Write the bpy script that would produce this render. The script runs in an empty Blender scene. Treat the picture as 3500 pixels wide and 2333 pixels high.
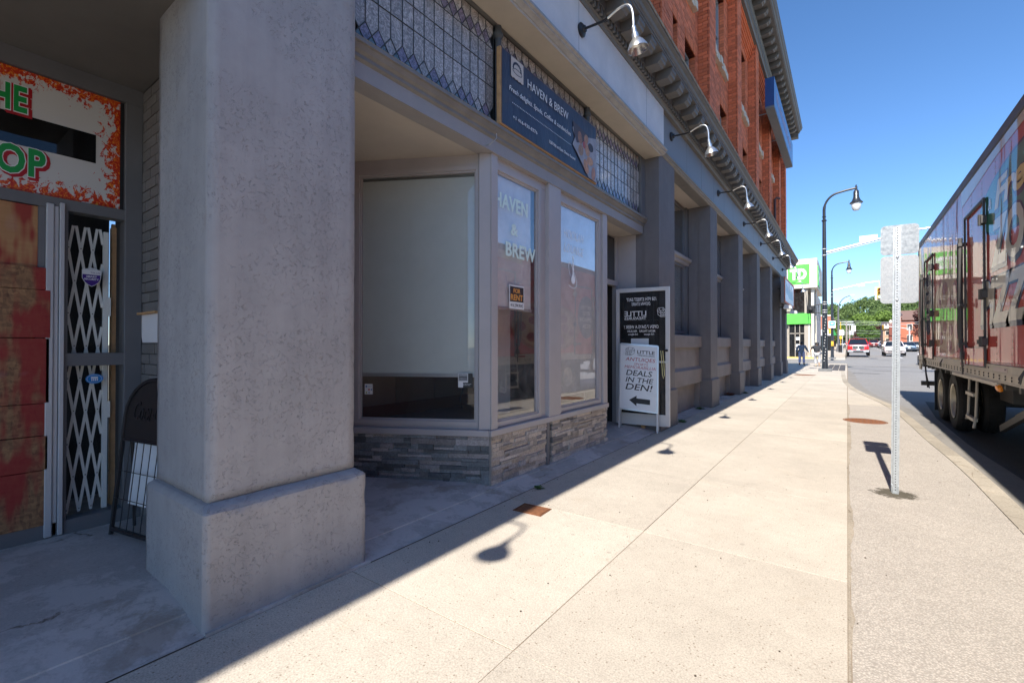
import bpy, bmesh, math, random
from mathutils import Vector, Matrix, Quaternion
R = math.radians
random.seed(7)
scene = bpy.context.scene
COL = scene.collection

# ---------------------------------------------------------------- camera, sky, sun, exposure
cam = bpy.data.cameras.new('camera'); camo = bpy.data.objects.new('camera', cam); COL.objects.link(camo)
cam.sensor_width = 36; cam.lens = 16.005; cam.clip_start = 0.05; cam.clip_end = 3000
camo.location = (0, 0, 1.40)
camo.rotation_euler = (R(90.497), 0, R(36.347))
scene.camera = camo
world = bpy.data.worlds.new('World'); scene.world = world; world.use_nodes = True
wn = world.node_tree; wn.nodes.clear()
sky = wn.nodes.new('ShaderNodeTexSky'); sky.sky_type = 'NISHITA'; sky.sun_disc = False
SUN_D = Vector((-0.036, 1.10, -1.0)).normalized()          # the way the light travels
sky.sun_elevation = math.asin(-SUN_D.z); sky.sun_rotation = math.atan2(-SUN_D.x, -SUN_D.y)
sky.air_density = 0.75; sky.dust_density = 0.15; sky.ozone_density = 3.5; sky.altitude = 200
bg = wn.nodes.new('ShaderNodeBackground'); bg.inputs['Strength'].default_value = 0.13
wo = wn.nodes.new('ShaderNodeOutputWorld')
hs = wn.nodes.new('ShaderNodeHueSaturation'); hs.inputs['Saturation'].default_value = 1.13
wn.links.new(sky.outputs[0], hs.inputs['Color']); wn.links.new(hs.outputs[0], bg.inputs['Color']); wn.links.new(bg.outputs[0], wo.inputs['Surface'])
sl = bpy.data.lights.new('sun', 'SUN'); sl.energy = 4.6; sl.angle = R(0.53); sl.color = (1.0, 0.95, 0.87)
so = bpy.data.objects.new('sun', sl); COL.objects.link(so)
so.rotation_euler = SUN_D.to_track_quat('-Z', 'Y').to_euler(); so.location = (0, -5, 30)
scene.view_settings.view_transform = 'Standard'; scene.view_settings.look = 'None'
scene.view_settings.gamma = 1; scene.view_settings.use_curve_mapping = False
scene.view_settings.exposure = 0.95

# ---------------------------------------------------------------- helpers: materials
class NT:
    def __init__(s, name):
        s.m = bpy.data.materials.new(name); s.m.use_nodes = True
        s.t = s.m.node_tree; s.b = s.t.nodes['Principled BSDF']; s.o = s.t.nodes['Material Output']
    def n(s, k, **kw):
        x = s.t.nodes.new(k)
        for a, v in kw.items():
            if a in x.inputs.keys(): x.inputs[a].default_value = v
            else: setattr(x, a, v)
        return x
    def l(s, a, b): s.t.links.new(a, b)
    def math(s, op, a, b=None, clamp=False):
        x = s.t.nodes.new('ShaderNodeMath'); x.operation = op; x.use_clamp = clamp
        for i, v in enumerate((a, b)):
            if v is None: continue
            if isinstance(v, (int, float)): x.inputs[i].default_value = v
            else: s.l(v, x.inputs[i])
        return x.outputs[0]
    def mix(s, fac, a, b, bt='MIX'):
        x = s.t.nodes.new('ShaderNodeMix'); x.data_type = 'RGBA'; x.blend_type = bt
        for k, v in ((0, fac), (6, a), (7, b)):
            if isinstance(v, (int, float)): x.inputs[k].default_value = v
            elif isinstance(v, tuple): x.inputs[k].default_value = (*v[:3], 1)
            else: s.l(v, x.inputs[k])
        return x.outputs[2]
    def ramp(s, f, stops, interp='LINEAR'):
        x = s.t.nodes.new('ShaderNodeValToRGB'); x.color_ramp.interpolation = interp
        e = x.color_ramp.elements
        while len(e) < len(stops): e.new(0.5)
        for i, (p, c) in enumerate(stops):
            e[i].position = p; e[i].color = (c, c, c, 1) if isinstance(c, (int, float)) else (*c, 1)
        s.l(f, x.inputs[0]); return x.outputs[0]
    def coord(s, scale=(1, 1, 1), out='Object', rot=(0, 0, 0), loc=(0, 0, 0)):
        c = s.t.nodes.new('ShaderNodeTexCoord'); mp = s.t.nodes.new('ShaderNodeMapping')
        mp.inputs['Scale'].default_value = scale; mp.inputs['Rotation'].default_value = rot; mp.inputs['Location'].default_value = loc
        s.l(c.outputs[out], mp.inputs[0]); return mp.outputs[0]
    def noise(s, vec, sc, det=4, rough=0.6, dist=0, out='Fac'):
        x = s.n('ShaderNodeTexNoise', Scale=sc, Detail=det, Roughness=rough, Distortion=dist)
        if vec is not None: s.l(vec, x.inputs['Vector'])
        return x.outputs[out]
    def bump(s, h, strength, dist=0.01, prev=None):
        x = s.n('ShaderNodeBump', Strength=strength, Distance=dist); s.l(h, x.inputs['Height'])
        if prev is not None: s.l(prev, x.inputs['Normal'])
        return x.outputs[0]

MATS = {}
def mat(name, col, rough=0.6, metal=0.0, var=0.12, vscale=3.0, bump=0.0, bscale=60, spec=0.5, coat=0, rnd=0.0, fine=0.0):
    """painted / cast surface: base colour with large soft wear, fine grain and optional per-object variation"""
    if name in MATS: return MATS[name]
    q = NT(name); c = q.coord()
    big = q.noise(c, vscale, 5, 0.65)
    k = q.ramp(big, [(0.25, 1 - var), (0.75, 1 + var * 0.6)])
    colr = q.mix(1.0, tuple(col), k, 'MULTIPLY')
    if fine:
        f = q.ramp(q.noise(c, bscale * 2, 3), [(0.3, 1 - fine), (0.7, 1 + fine)]); colr = q.mix(1.0, colr, f, 'MULTIPLY')
    if rnd:
        oi = q.n('ShaderNodeObjectInfo'); rr = q.ramp(oi.outputs['Random'], [(0, 1 - rnd), (1, 1 + rnd)])
        colr = q.mix(1.0, colr, rr, 'MULTIPLY')
    q.l(colr, q.b.inputs['Base Color'])
    q.b.inputs['Roughness'].default_value = rough; q.b.inputs['Metallic'].default_value = metal
    q.b.inputs['Specular IOR Level'].default_value = spec; q.b.inputs['Coat Weight'].default_value = coat
    rv = q.math('MULTIPLY_ADD', big, 0.25); q.t.nodes[-1].inputs[2].default_value = rough - 0.125
    q.l(rv, q.b.inputs['Roughness'])
    if bump: q.l(q.bump(q.noise(c, bscale, 4), bump, 0.004), q.b.inputs['Normal'])
    MATS[name] = q.m; return q.m

def glass(name, tint=(0.9, 0.95, 0.95), trans=0.9, ior=1.5, rough=0.0, dirt=0.04, boost=1.0):
    if name in MATS: return MATS[name]
    q = NT(name); q.t.nodes.remove(q.b)
    tr = q.n('ShaderNodeBsdfTransparent'); tr.inputs[0].default_value = (*[t * trans for t in tint], 1)
    gl = q.n('ShaderNodeBsdfGlossy'); gl.inputs['Roughness'].default_value = rough; gl.inputs[0].default_value = (.95, .97, 1, 1)
    fr = q.n('ShaderNodeFresnel', IOR=ior); ge = q.n('ShaderNodeNewGeometry'); f = q.math('MULTIPLY', q.math('MULTIPLY', fr.outputs[0], boost, True), q.math('SUBTRACT', 1.0, ge.outputs['Backfacing']))
    c = q.coord(); w = q.noise(c, 1.3, 2); nb = q.bump(w, 0.04, 0.02); q.l(nb, gl.inputs['Normal'])
    m1 = q.n('ShaderNodeMixShader'); q.l(f, m1.inputs[0]); q.l(tr.outputs[0], m1.inputs[1]); q.l(gl.outputs[0], m1.inputs[2])
    df = q.n('ShaderNodeBsdfDiffuse'); df.inputs[0].default_value = (.5, .52, .54, 1)
    d = q.ramp(q.noise(c, 5, 6, .7), [(0.4, dirt * .4), (0.8, dirt * 2)])
    m2 = q.n('ShaderNodeMixShader'); q.l(d, m2.inputs[0]); q.l(m1.outputs[0], m2.inputs[1]); q.l(df.outputs[0], m2.inputs[2])
    q.l(m2.outputs[0], q.o.inputs['Surface']); MATS[name] = q.m; return q.m

def stucco(name, col, marks=0.35, bs=1.0):
    q = NT(name); c = q.coord()
    big = q.noise(c, 1.1, 5, .6); mid = q.noise(c, 6, 5, .65)
    colr = q.mix(1.0, col, q.ramp(big, [(.25, .86), (.75, 1.08)]), 'MULTIPLY')
    colr = q.mix(1.0, colr, q.ramp(mid, [(.3, .93), (.7, 1.04)]), 'MULTIPLY')
    stk = q.noise(q.coord((9, 9, .5)), 1, 4, .6); colr = q.mix(1.0, colr, q.ramp(stk, [(.3, .92), (.7, 1.05)]), 'MULTIPLY')
    rs1 = q.ramp(q.noise(q.coord((1.5, 1.5, .9), loc=(3, 1, 5)), 3.1, 5, .7), [(.64, 0), (.76, .4)]); colr = q.mix(rs1, colr, (col[0] * .8, col[1] * .62, col[2] * .48))
    # trowel scratches: broken thin iso-lines of a distorted noise
    ln = q.noise(c, 24, 2, .5, 1.6); a = q.math('ABSOLUTE', q.math('SUBTRACT', ln, .5))
    line = q.ramp(a, [(0.007, 1), (0.02, 0)])
    brk = q.ramp(q.noise(c, 34, 2), [(.50, 0), (.56, 1)]); reg = q.ramp(q.noise(c, 2.6, 3), [(.38, 0), (.52, 1)])
    sc = q.math('MULTIPLY', q.math('MULTIPLY', line, brk), reg)
    ln2 = q.noise(q.coord((1, 1, 1), loc=(7, 3, 1)), 38, 2, .5, 1.2); a2 = q.math('ABSOLUTE', q.math('SUBTRACT', ln2, .48))
    sc2 = q.math('MULTIPLY', q.ramp(a2, [(0.007, 1), (0.02, 0)]), q.ramp(q.noise(c, 41, 2), [(.55, 0), (.62, 1)]))
    sc = q.math('MAXIMUM', sc, q.math('MULTIPLY', sc2, reg))
    colr = q.mix(q.math('MULTIPLY', sc, marks * 1.5, True), colr, tuple(x * .45 for x in col))
    q.l(colr, q.b.inputs['Base Color']); q.b.inputs['Roughness'].default_value = .75; q.b.inputs['Specular IOR Level'].default_value = .3
    h = q.math('SUBTRACT', q.math('MULTIPLY', mid, .5), sc)
    b1 = q.bump(h, .55 * bs, .008); b2 = q.bump(q.noise(c, 190, 3), .25 * bs, .003, b1)
    q.l(b2, q.b.inputs['Normal']); MATS[name] = q.m; return q.m

def concrete(name, col, speck=.5, bscale=160, stain=.1, rnd=.05, rust=0.0, crack=.7, crk=.7, patch=0):
    q = NT(name); c = q.coord()
    colr = q.mix(1.0, col, q.ramp(q.noise(c, .9, 6, .7), [(.25, 1 - stain), (.75, 1 + stain * .7)]), 'MULTIPLY')
    colr = q.mix(1.0, colr, q.ramp(q.noise(c, 11, 5, .7), [(.25, .93), (.75, 1.05)]), 'MULTIPLY')
    g = q.noise(c, bscale, 3, .7)
    colr = q.mix(1.0, colr, q.ramp(g, [(.3, 1 - speck * .45), (.62, 1 + speck * .12)]), 'MULTIPLY')
    v = q.n('ShaderNodeTexVoronoi', Scale=bscale * .42); q.l(c, v.inputs['Vector'])
    sp = q.math('MULTIPLY', q.ramp(v.outputs['Distance'], [(.16, 1), (.26, 0)]), q.ramp(v.outputs['Color'], [(.68, 0), (.74, 1)]))
    colr = q.mix(q.math('MULTIPLY', sp, speck, True), colr, (col[0] * .35, col[1] * .3, col[2] * .25))
    st = q.ramp(q.noise(c, 2.3, 4, .6, .6), [(.62, 0), (.8, 1)])
    colr = q.mix(q.math('MULTIPLY', st, .25 + rust), colr, (col[0] * .75, col[1] * .62, col[2] * .45))
    wob = q.n('ShaderNodeVectorMath', operation='ADD'); q.l(c, wob.inputs[0]); nz = q.n('ShaderNodeTexNoise', Scale=3.0, Detail=5.0); q.l(c, nz.inputs['Vector']); scl = q.n('ShaderNodeVectorMath', operation='SCALE'); q.l(nz.outputs['Color'], scl.inputs[0]); scl.inputs['Scale'].default_value = .35; q.l(scl.outputs[0], wob.inputs[1])
    ve = q.n('ShaderNodeTexVoronoi', Scale=crack); ve.feature = 'DISTANCE_TO_EDGE'; q.l(wob.outputs[0], ve.inputs['Vector'])
    ck = q.math('MULTIPLY', q.ramp(ve.outputs['Distance'], [(.0, 1), (.006 * crack, 0)]), q.ramp(q.noise(c, .8, 2), [(.52, 0), (.58, crk)]))
    colr = q.mix(ck, colr, (col[0] * .35, col[1] * .3, col[2] * .25))
    gm = q.n('ShaderNodeTexVoronoi', Scale=2.6); q.l(c, gm.inputs['Vector']); gmr = q.ramp(gm.outputs['Distance'], [(.035, .45), (.05, 0)]); colr = q.mix(gmr, colr, tuple(x * .45 for x in col))
    if patch:
        pt = q.ramp(q.noise(wob.outputs[0], 1.6, 7, .75), [(.47, 0), (.52, 1)]); colr = q.mix(q.math('MULTIPLY', pt, patch), colr, (col[0] * 1.3, col[1] * 1.3, col[2] * 1.32))
        pt2 = q.ramp(q.noise(q.coord(loc=(5, 5, 0)), 1.1, 6, .7), [(.55, 0), (.6, .5)]); colr = q.mix(pt2, colr, (col[0] * .62, col[1] * .55, col[2] * .46))
    oi = q.n('ShaderNodeObjectInfo'); colr = q.mix(1.0, colr, q.ramp(oi.outputs['Random'], [(0, 1 - rnd), (1, 1 + rnd)]), 'MULTIPLY')
    q.l(colr, q.b.inputs['Base Color']); q.b.inputs['Roughness'].default_value = .9; q.b.inputs['Specular IOR Level'].default_value = .2
    q.l(q.bump(g, .3, .003), q.b.inputs['Normal']); MATS[name] = q.m; return q.m

def aggregate(name, c1, c2, c3, scale=75):
    q = NT(name); c = q.coord()
    v = q.n('ShaderNodeTexVoronoi', Scale=scale); q.l(c, v.inputs['Vector'])
    v.inputs['Randomness'].default_value = 1
    sep = q.n('ShaderNodeSeparateColor'); q.l(v.outputs['Color'], sep.inputs[0])
    colr = q.ramp(sep.outputs[0], [(0, c1), (.45, c2), (.8, c3), (1, tuple(x * .8 for x in c1))])
    colr = q.mix(q.ramp(v.outputs['Distance'], [(.25, 0), (.6, .6)]), colr, tuple(x * .55 for x in c1))
    colr = q.mix(1.0, colr, q.ramp(q.noise(c, 1.2, 6, .7), [(.2, .86), (.8, 1.08)]), 'MULTIPLY')
    colr = q.mix(1.0, colr, q.ramp(q.noise(c, 9, 4, .7), [(.2, .9), (.8, 1.06)]), 'MULTIPLY')
    q.l(colr, q.b.inputs['Base Color']); q.b.inputs['Roughness'].default_value = .9
    q.l(q.bump(q.math('SUBTRACT', 1.0, v.outputs['Distance']), .5, .004), q.b.inputs['Normal']); MATS[name] = q.m; return q.m

# ---------------------------------------------------------------- helpers: meshes and objects
class MB:
    def __init__(s): s.v = []; s.f = []
    def add(s, vs, fs):
        b = len(s.v); s.v += [tuple(x) for x in vs]; s.f += [tuple(i + b for i in f) for f in fs]; return s
    def hexa(s, p):  # 8 points: bottom ring 0-3, top ring 4-7
        return s.add(p, [(3, 2, 1, 0), (4, 5, 6, 7), (0, 1, 5, 4), (1, 2, 6, 5), (2, 3, 7, 6), (3, 0, 4, 7)])
    def box(s, x0, x1, y0, y1, z0, z1):
        return s.hexa([(x0, y0, z0), (x1, y0, z0), (x1, y1, z0), (x0, y1, z0), (x0, y0, z1), (x1, y0, z1), (x1, y1, z1), (x0, y1, z1)])
    def obox(s, o, u, v, w):  # origin corner + 3 edge vectors
        o, u, v, w = map(Vector, (o, u, v, w))
        return s.hexa([o, o + u, o + u + v, o + v, o + w, o + u + w, o + u + v + w, o + v + w])
    def prism(s, pts, ax, a0, a1):
        """polygon pts in the two other axes, extruded along axis ax ('x','y','z')"""
        n = len(pts)
        def P(p, a):
            return {'x': (a, p[0], p[1]), 'y': (p[0], a, p[1]), 'z': (p[0], p[1], a)}[ax]
        vs = [P(p, a0) for p in pts] + [P(p, a1) for p in pts]
        fs = [tuple(range(n - 1, -1, -1)), tuple(range(n, 2 * n))] + [(i, (i + 1) % n, n + (i + 1) % n, n + i) for i in range(n)]
        return s.add(vs, fs)
    def tube(s, pts, r, n=8, cap=True):
        pts = [Vector(p) for p in pts]; rs = r if isinstance(r, (list, tuple)) else [r] * len(pts)
        b = len(s.v); up = None
        for i, p in enumerate(pts):
            d = ((pts[min(i + 1, len(pts) - 1)] - p) + (p - pts[max(i - 1, 0)])).normalized()
            if up is None: up = Vector((0, 0, 1)) if abs(d.z) < .9 else Vector((1, 0, 0))
            a = d.cross(up).normalized(); up = a.cross(d).normalized()
            for k in range(n):
                t = 2 * math.pi * k / n; s.v.append(tuple(p + (a * math.cos(t) + up * math.sin(t)) * rs[i]))
        for i in range(len(pts) - 1):
            for k in range(n):
                k2 = (k + 1) % n; s.f.append((b + i * n + k, b + i * n + k2, b + (i + 1) * n + k2, b + (i + 1) * n + k))
        if cap:
            s.f.append(tuple(b + k for k in range(n - 1, -1, -1))); e = b + (len(pts) - 1) * n; s.f.append(tuple(e + k for k in range(n)))
        return s
    def lathe(s, prof, c, ax=(0, 0, 1), n=16, cap=False):
        """prof: (radius, height) pairs along axis ax from point c"""
        ax = Vector(ax).normalized(); a = ax.orthogonal().normalized(); bb = ax.cross(a); c = Vector(c); b = len(s.v)
        for r, h in prof:
            for k in range(n):
                t = 2 * math.pi * k / n; s.v.append(tuple(c + ax * h + (a * math.cos(t) + bb * math.sin(t)) * r))
        for i in range(len(prof) - 1):
            for k in range(n):
                k2 = (k + 1) % n; s.f.append((b + i * n + k, b + i * n + k2, b + (i + 1) * n + k2, b + (i + 1) * n + k))
        if cap:
            s.f.append(tuple(b + k for k in range(n - 1, -1, -1))); e = b + (len(prof) - 1) * n; s.f.append(tuple(e + k for k in range(n)))
        return s
    def xform(s, M):
        s.v = [tuple(M @ Vector(v)) for v in s.v]; return s
    def mesh(s, name, m=None, smooth=False, fix=True):
        me = bpy.data.meshes.new(name); me.from_pydata(s.v, [], s.f)
        if fix:
            bm = bmesh.new(); bm.from_mesh(me); bmesh.ops.recalc_face_normals(bm, faces=bm.faces); bm.to_mesh(me); bm.free()
        if m: me.materials.append(m)
        if smooth:
            me.polygons.foreach_set('use_smooth', [True] * len(me.polygons))
            try: me.set_sharp_from_angle(angle=R(35))
            except Exception: pass
        return me

def adopt(o, parent):
    if parent is not None:
        o.parent = parent
        o.matrix_parent_inverse = WM[parent.name].inverted()
WM = {}
def tag(o, label=None, cat=None, group=None, kind=None):
    if label: o['label'] = label
    if cat: o['category'] = cat
    if group: o['group'] = group
    if kind: o['kind'] = kind
    return o
def put(name, me, parent=None, M=None, **kw):
    o = bpy.data.objects.new(name, me); COL.objects.link(o)
    M = M or Matrix.Identity(4); o.matrix_basis = M
    WM[o.name] = M.copy()
    if parent is not None:
        o.parent = parent; o.matrix_parent_inverse = WM[parent.name].inverted(); o.matrix_basis = M
    return tag(o, **kw)
def build(name, mb, m, parent=None, smooth=False, bevel=0, **kw):
    if bevel:
        me = mb.mesh(name, None); bm = bmesh.new(); bm.from_mesh(me)
        bmesh.ops.remove_doubles(bm, verts=bm.verts, dist=1e-5)
        bmesh.ops.bevel(bm, geom=[e for e in bm.edges if e.calc_face_angle(0) > .5], offset=bevel, segments=1, affect='EDGES', clamp_overlap=True)
        bm.to_mesh(me); bm.free(); me.materials.append(m)
    else: me = mb.mesh(name, m, smooth)
    return put(name, me, parent, **kw)
def worn(name, mb, m, parent, cell=.035, amp=.0035, seed=0, bevel=.007, **kw):
    '''a block with slightly uneven faces and knocked arrises'''
    from mathutils import noise
    me = mb.mesh(name, None); bm = bmesh.new(); bm.from_mesh(me)
    bmesh.ops.bevel(bm, geom=[e for e in bm.edges if e.calc_face_angle(0) > .3], offset=bevel, segments=2, affect='EDGES', clamp_overlap=True)
    for ax in range(3):
        lo = min(v.co[ax] for v in bm.verts); hi = max(v.co[ax] for v in bm.verts); n = int((hi - lo) / cell)
        for k in range(1, n):
            pn = [0, 0, 0]; pn[ax] = 1; pc = [0, 0, 0]; pc[ax] = lo + (hi - lo) * k / n + .0003
            bmesh.ops.bisect_plane(bm, geom=bm.verts[:] + bm.edges[:] + bm.faces[:], plane_co=pc, plane_no=pn)
    bm.normal_update(); mv = []
    for v in bm.verts:
        nn = v.normal; edge = 1 - max(abs(nn.x), abs(nn.y), abs(nn.z)); p = v.co * 6 + Vector((seed, 0, 0))
        d = noise.noise(p) * amp * .12 + noise.noise(v.co * 22) * amp * .15
        if edge > .08: c = noise.noise(v.co * 9 + Vector((3, seed, 1))); d -= max(0, c - .2) * .012 + abs(noise.noise(v.co * 40)) * .0012
        mv.append((v, nn * d))
    for v, d in mv: v.co += d
    bm.to_mesh(me); bm.free(); me.materials.append(m); me.polygons.foreach_set('use_smooth', [True] * len(me.polygons))
    return put(name, me, parent, **kw)
def empty(name, loc=(0, 0, 0), rz=0.0, **kw):
    o = bpy.data.objects.new(name, None); COL.objects.link(o)
    M = Matrix.Translation(loc) @ Matrix.Rotation(rz, 4, 'Z'); o.matrix_basis = M; WM[o.name] = M
    o.empty_display_size = .2
    return tag(o, **kw)
def copy_tree(o, M=None, parent=None, label=None):
    c = o.copy(); COL.objects.link(c); c.parent = parent
    if parent is not None: c.matrix_parent_inverse = o.matrix_parent_inverse.copy()
    if M is not None: c.matrix_basis = M; WM[c.name] = M
    if label: c['label'] = label
    for ch in list(o.children): copy_tree(ch, None, c)
    return c
def frame_ring(mb, o, u, w, wu, hw, t, d):
    """rectangular frame: corner o, unit dirs u (wide) w (up), size wu x hw, member t, depth vector d"""
    o, u, w, d = Vector(o), Vector(u), Vector(w), Vector(d)
    mb.obox(o, u * t, d, w * hw); mb.obox(o + u * (wu - t), u * t, d, w * hw)
    mb.obox(o + u * t, u * (wu - 2 * t), d, w * t); mb.obox(o + u * t + w * (hw - t), u * (wu - 2 * t), d, w * t)
    return mb

def text(body, o, u, w, width, height, m, parent, name='lettering', thick=.001, off=0.0, shear=0.0, cap_of=None, spacing=1.0, **kw):
    """flat lettering: fits the string into width x height with its lower left corner at o; u right, w up"""
    cu = bpy.data.curves.new('t', 'FONT'); cu.body = body; cu.offset = off; cu.shear = shear; cu.extrude = 0.5; cu.resolution_u = 3
    cu.space_character = spacing
    to = bpy.data.objects.new('t', cu); me = bpy.data.meshes.new_from_object(to)
    bpy.data.objects.remove(to); bpy.data.curves.remove(cu)
    xs = [v.co.x for v in me.vertices]; ys = [v.co.y for v in me.vertices]
    x0, x1, y0, y1 = min(xs), max(xs), min(ys), max(ys)
    o, u, w = Vector(o), Vector(u).normalized(), Vector(w).normalized(); n = u.cross(w)
    for v in me.vertices:
        a = (v.co.x - x0) / (x1 - x0) * width; b = (v.co.y - y0) / (y1 - y0) * height
        v.co = o + u * a + w * b + n * ((v.co.z + .5) * thick)
    me.materials.clear(); me.materials.append(m); me.name = name
    return put(name, me, parent, **kw)

unit_cube = {}
def piece(name, m, x0, x1, y0, y1, z0, z1, parent, bev=.12, **kw):
    """one cheap block sharing a bevelled unit mesh"""
    key = (m.name, round(bev, 3))
    if key not in unit_cube:
        b = MB().box(-.5, .5, -.5, .5, -.5, .5); me = b.mesh('block', m); unit_cube[key] = me
    M = Matrix.Translation(((x0 + x1) / 2, (y0 + y1) / 2, (z0 + z1) / 2)) @ Matrix.Diagonal((x1 - x0, y1 - y0, z1 - z0, 1))
    return put(name, unit_cube[key], parent, M, **kw)

def gz(y): return max(0.0, (y - 45) * .0125)     # the street climbs gently beyond the crossing

# ---------------------------------------------------------------- materials used in many places
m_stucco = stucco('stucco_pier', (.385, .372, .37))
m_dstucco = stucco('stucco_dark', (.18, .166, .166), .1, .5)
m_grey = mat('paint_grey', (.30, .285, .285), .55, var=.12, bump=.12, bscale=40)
m_greyd = mat('paint_grey_dark', (.155, .153, .157), .55, var=.15, bump=.15, bscale=40)  # darker grey paint for frames, jambs and joints
m_mauve = mat('paint_mauve', (.41, .385, .385), .5, var=.1, bump=.12, bscale=35)
m_fascia = mat('paint_fascia', (.74, .70, .68), .5, var=.18, vscale=1.6)
m_fasciad = mat('paint_fascia_dark', (.225, .218, .225), .5, var=.15, vscale=1.2)
m_soffit = mat('paint_soffit', (.47, .42, .37), .7, var=.1)
m_cornice = mat('paint_cornice', (.15, .142, .132), .55, var=.25, vscale=5)
m_lip = mat('weathered_lip', (.36, .27, .16), .7, var=.6, vscale=9)
m_brick = mat('red_brick', (.68, .19, .085), .85, var=.22, vscale=2.2, bump=.4, bscale=90, rnd=.2, spec=.2, fine=.15)
m_mortar = mat('red_mortar', (.25, .08, .055), .95, var=.15, spec=.1)
m_stone = mat('sill_stone', (.62, .53, .42), .85, var=.2, vscale=7, bump=.8, bscale=25)
m_white = mat('white_paint', (.72, .72, .72), .5, var=.06)
m_whiteprint = mat('white_print', (.8, .8, .8), .5, var=.02)
m_black = mat('black_paint', (.018, .018, .02), .45, var=.2)
m_dark = mat('dark_metal', (.03, .03, .033), .4, metal=.3, var=.2)
m_galv = mat('galvanised', (.48, .50, .51), .42, metal=.75, var=.22, vscale=40, bump=.15, bscale=60)
m_alu = mat('aluminium', (.55, .56, .58), .35, metal=.8, var=.08)
m_aluw = mat('satin_aluminium', (.55, .55, .56), .45, metal=.25, var=.08)
m_rust = mat('rusty_iron', (.22, .085, .035), .9, var=.45, vscale=22, bump=.6, bscale=90)
m_wood = mat('raw_timber', (.50, .29, .13), .7, var=.25, vscale=14)
m_glass = glass('window_glass', trans=.86, boost=1.35)
m_glassd = glass('dark_glass', tint=(.35, .37, .4), trans=.5, boost=1.4)
m_interior = mat('dim_interior', (.045, .042, .04), .9, var=.3)
m_blind = mat('blind_cloth', (.55, .60, .60), .8, var=.08, vscale=1.5)
m_navy = mat('navy_print', (.018, .026, .062), .5, var=.15)

# ---------------------------------------------------------------- ground, road, pavements (the setting)
m_asph = aggregate('asphalt_dark', (.075, .075, .077), (.09, .09, .09), (.13, .13, .13), 110)
m_road = aggregate('asphalt_worn', (.29, .275, .26), (.33, .315, .30), (.38, .36, .34), 80)
m_side = concrete('sidewalk_concrete', (.56, .495, .41), .75, 120, .16, rnd=.06, crk=.22)
m_sidesh = concrete('old_floor_concrete', (.47, .43, .395), .3, 90, .25, rust=.15, crack=.55, crk=1, patch=.6)
m_aggr = aggregate('exposed_aggregate', (.50, .44, .375), (.53, .47, .40), (.60, .535, .46), 110)
m_kerb = concrete('kerb_concrete', (.43, .375, .30), .6, 90, .3, rnd=.12, crack=3, crk=1)
m_gut = concrete('gutter_concrete', (.27, .25, .225), .5, 120, .2)
m_earth = mat('earth', (.12, .11, .08), 1, var=.3)
m_joint = mat('joint_dirt', (.27, .21, .15), 1, var=.3)

g = MB(); xs = [-900, -60, -20, 60, 900]; ys = [-300, -20, 45, 60, 85, 120, 200, 300, 1200]
for i in range(len(xs) - 1):
    for j in range(len(ys) - 1):
        q4 = [(xs[i], ys[j]), (xs[i + 1], ys[j]), (xs[i + 1], ys[j + 1]), (xs[i], ys[j + 1])]
        g.add([(a, b, gz(min(b, 300)) - .30) for a, b in q4], [(0, 1, 2, 3)])
build('ground', g, m_earth, kind='structure')

road = MB(); ys = [-60, 10, 43, 47, 60, 85, 120, 160, 220, 290]
for j in range(len(ys) - 1):
    a, b = ys[j], ys[j + 1]
    x0 = -.05 if a < 43 or a >= 55 else -45; x1 = 15.5 if a < 43 or a >= 60 else 60
    if a in (43, 47): x0 = -45; x1 = 60
    if a == 10: x0 = -1.2
    road.add([(x0, a, gz(a) - .13), (x1, a, gz(a) - .13), (x1, b, gz(b) - .13), (x0, b, gz(b) - .13)], [(0, 1, 2, 3)])
build('road', road, m_road, kind='structure')
# dark asphalt of the parking lane beside the trailer
build('parking_lane', MB().add([(1.45, -40, -.126), (5.6, -40, -.126), (5.6, 16.6, -.126), (1.7, 16.6, -.126), (1.5, 13, -.126)], [(0, 1, 2, 3, 4)]), m_asph, kind='structure')
# tar lines and cracks over the crossing
tar = MB()
for (a, b, c, d, w) in [(.6, 35.0, 9, 35.6, .10), (-.2, 41.5, 14, 42.3, .14), (2.4, 55, 4.2, 55.1, .16), (3.2, 27, 14, 27.4, .09), (-.0, 31.4, 1.4, 31.5, .16)]:
    n = 12
    for i in range(n):
        x0 = a + (c - a) * i / n; x1 = a + (c - a) * (i + 1) / n; y0 = b + (d - b) * i / n; y1 = b + (d - b) * (i + 1) / n
        z = gz((y0 + y1) / 2) - .121; w0 = w * (.6 + .5 * math.sin(i * 2.1) ** 2)
        tar.add([(x0, y0 - w0, z), (x1, y1 - w0, z), (x1, y1 + w0, z), (x0, y0 + w0, z)], [(0, 1, 2, 3)])
build('tar_line', tar, m_asph, kind='structure')
mk = MB()
for k in range(9):
    y = 62 + k * 9; mk.add([(4.55, y, gz(y) - .12), (4.68, y, gz(y) - .12), (4.68, y + 4, gz(y + 4) - .12), (4.55, y + 4, gz(y + 4) - .12)], [(0, 1, 2, 3)])
build('lane_marking', mk, m_white, kind='structure')

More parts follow.
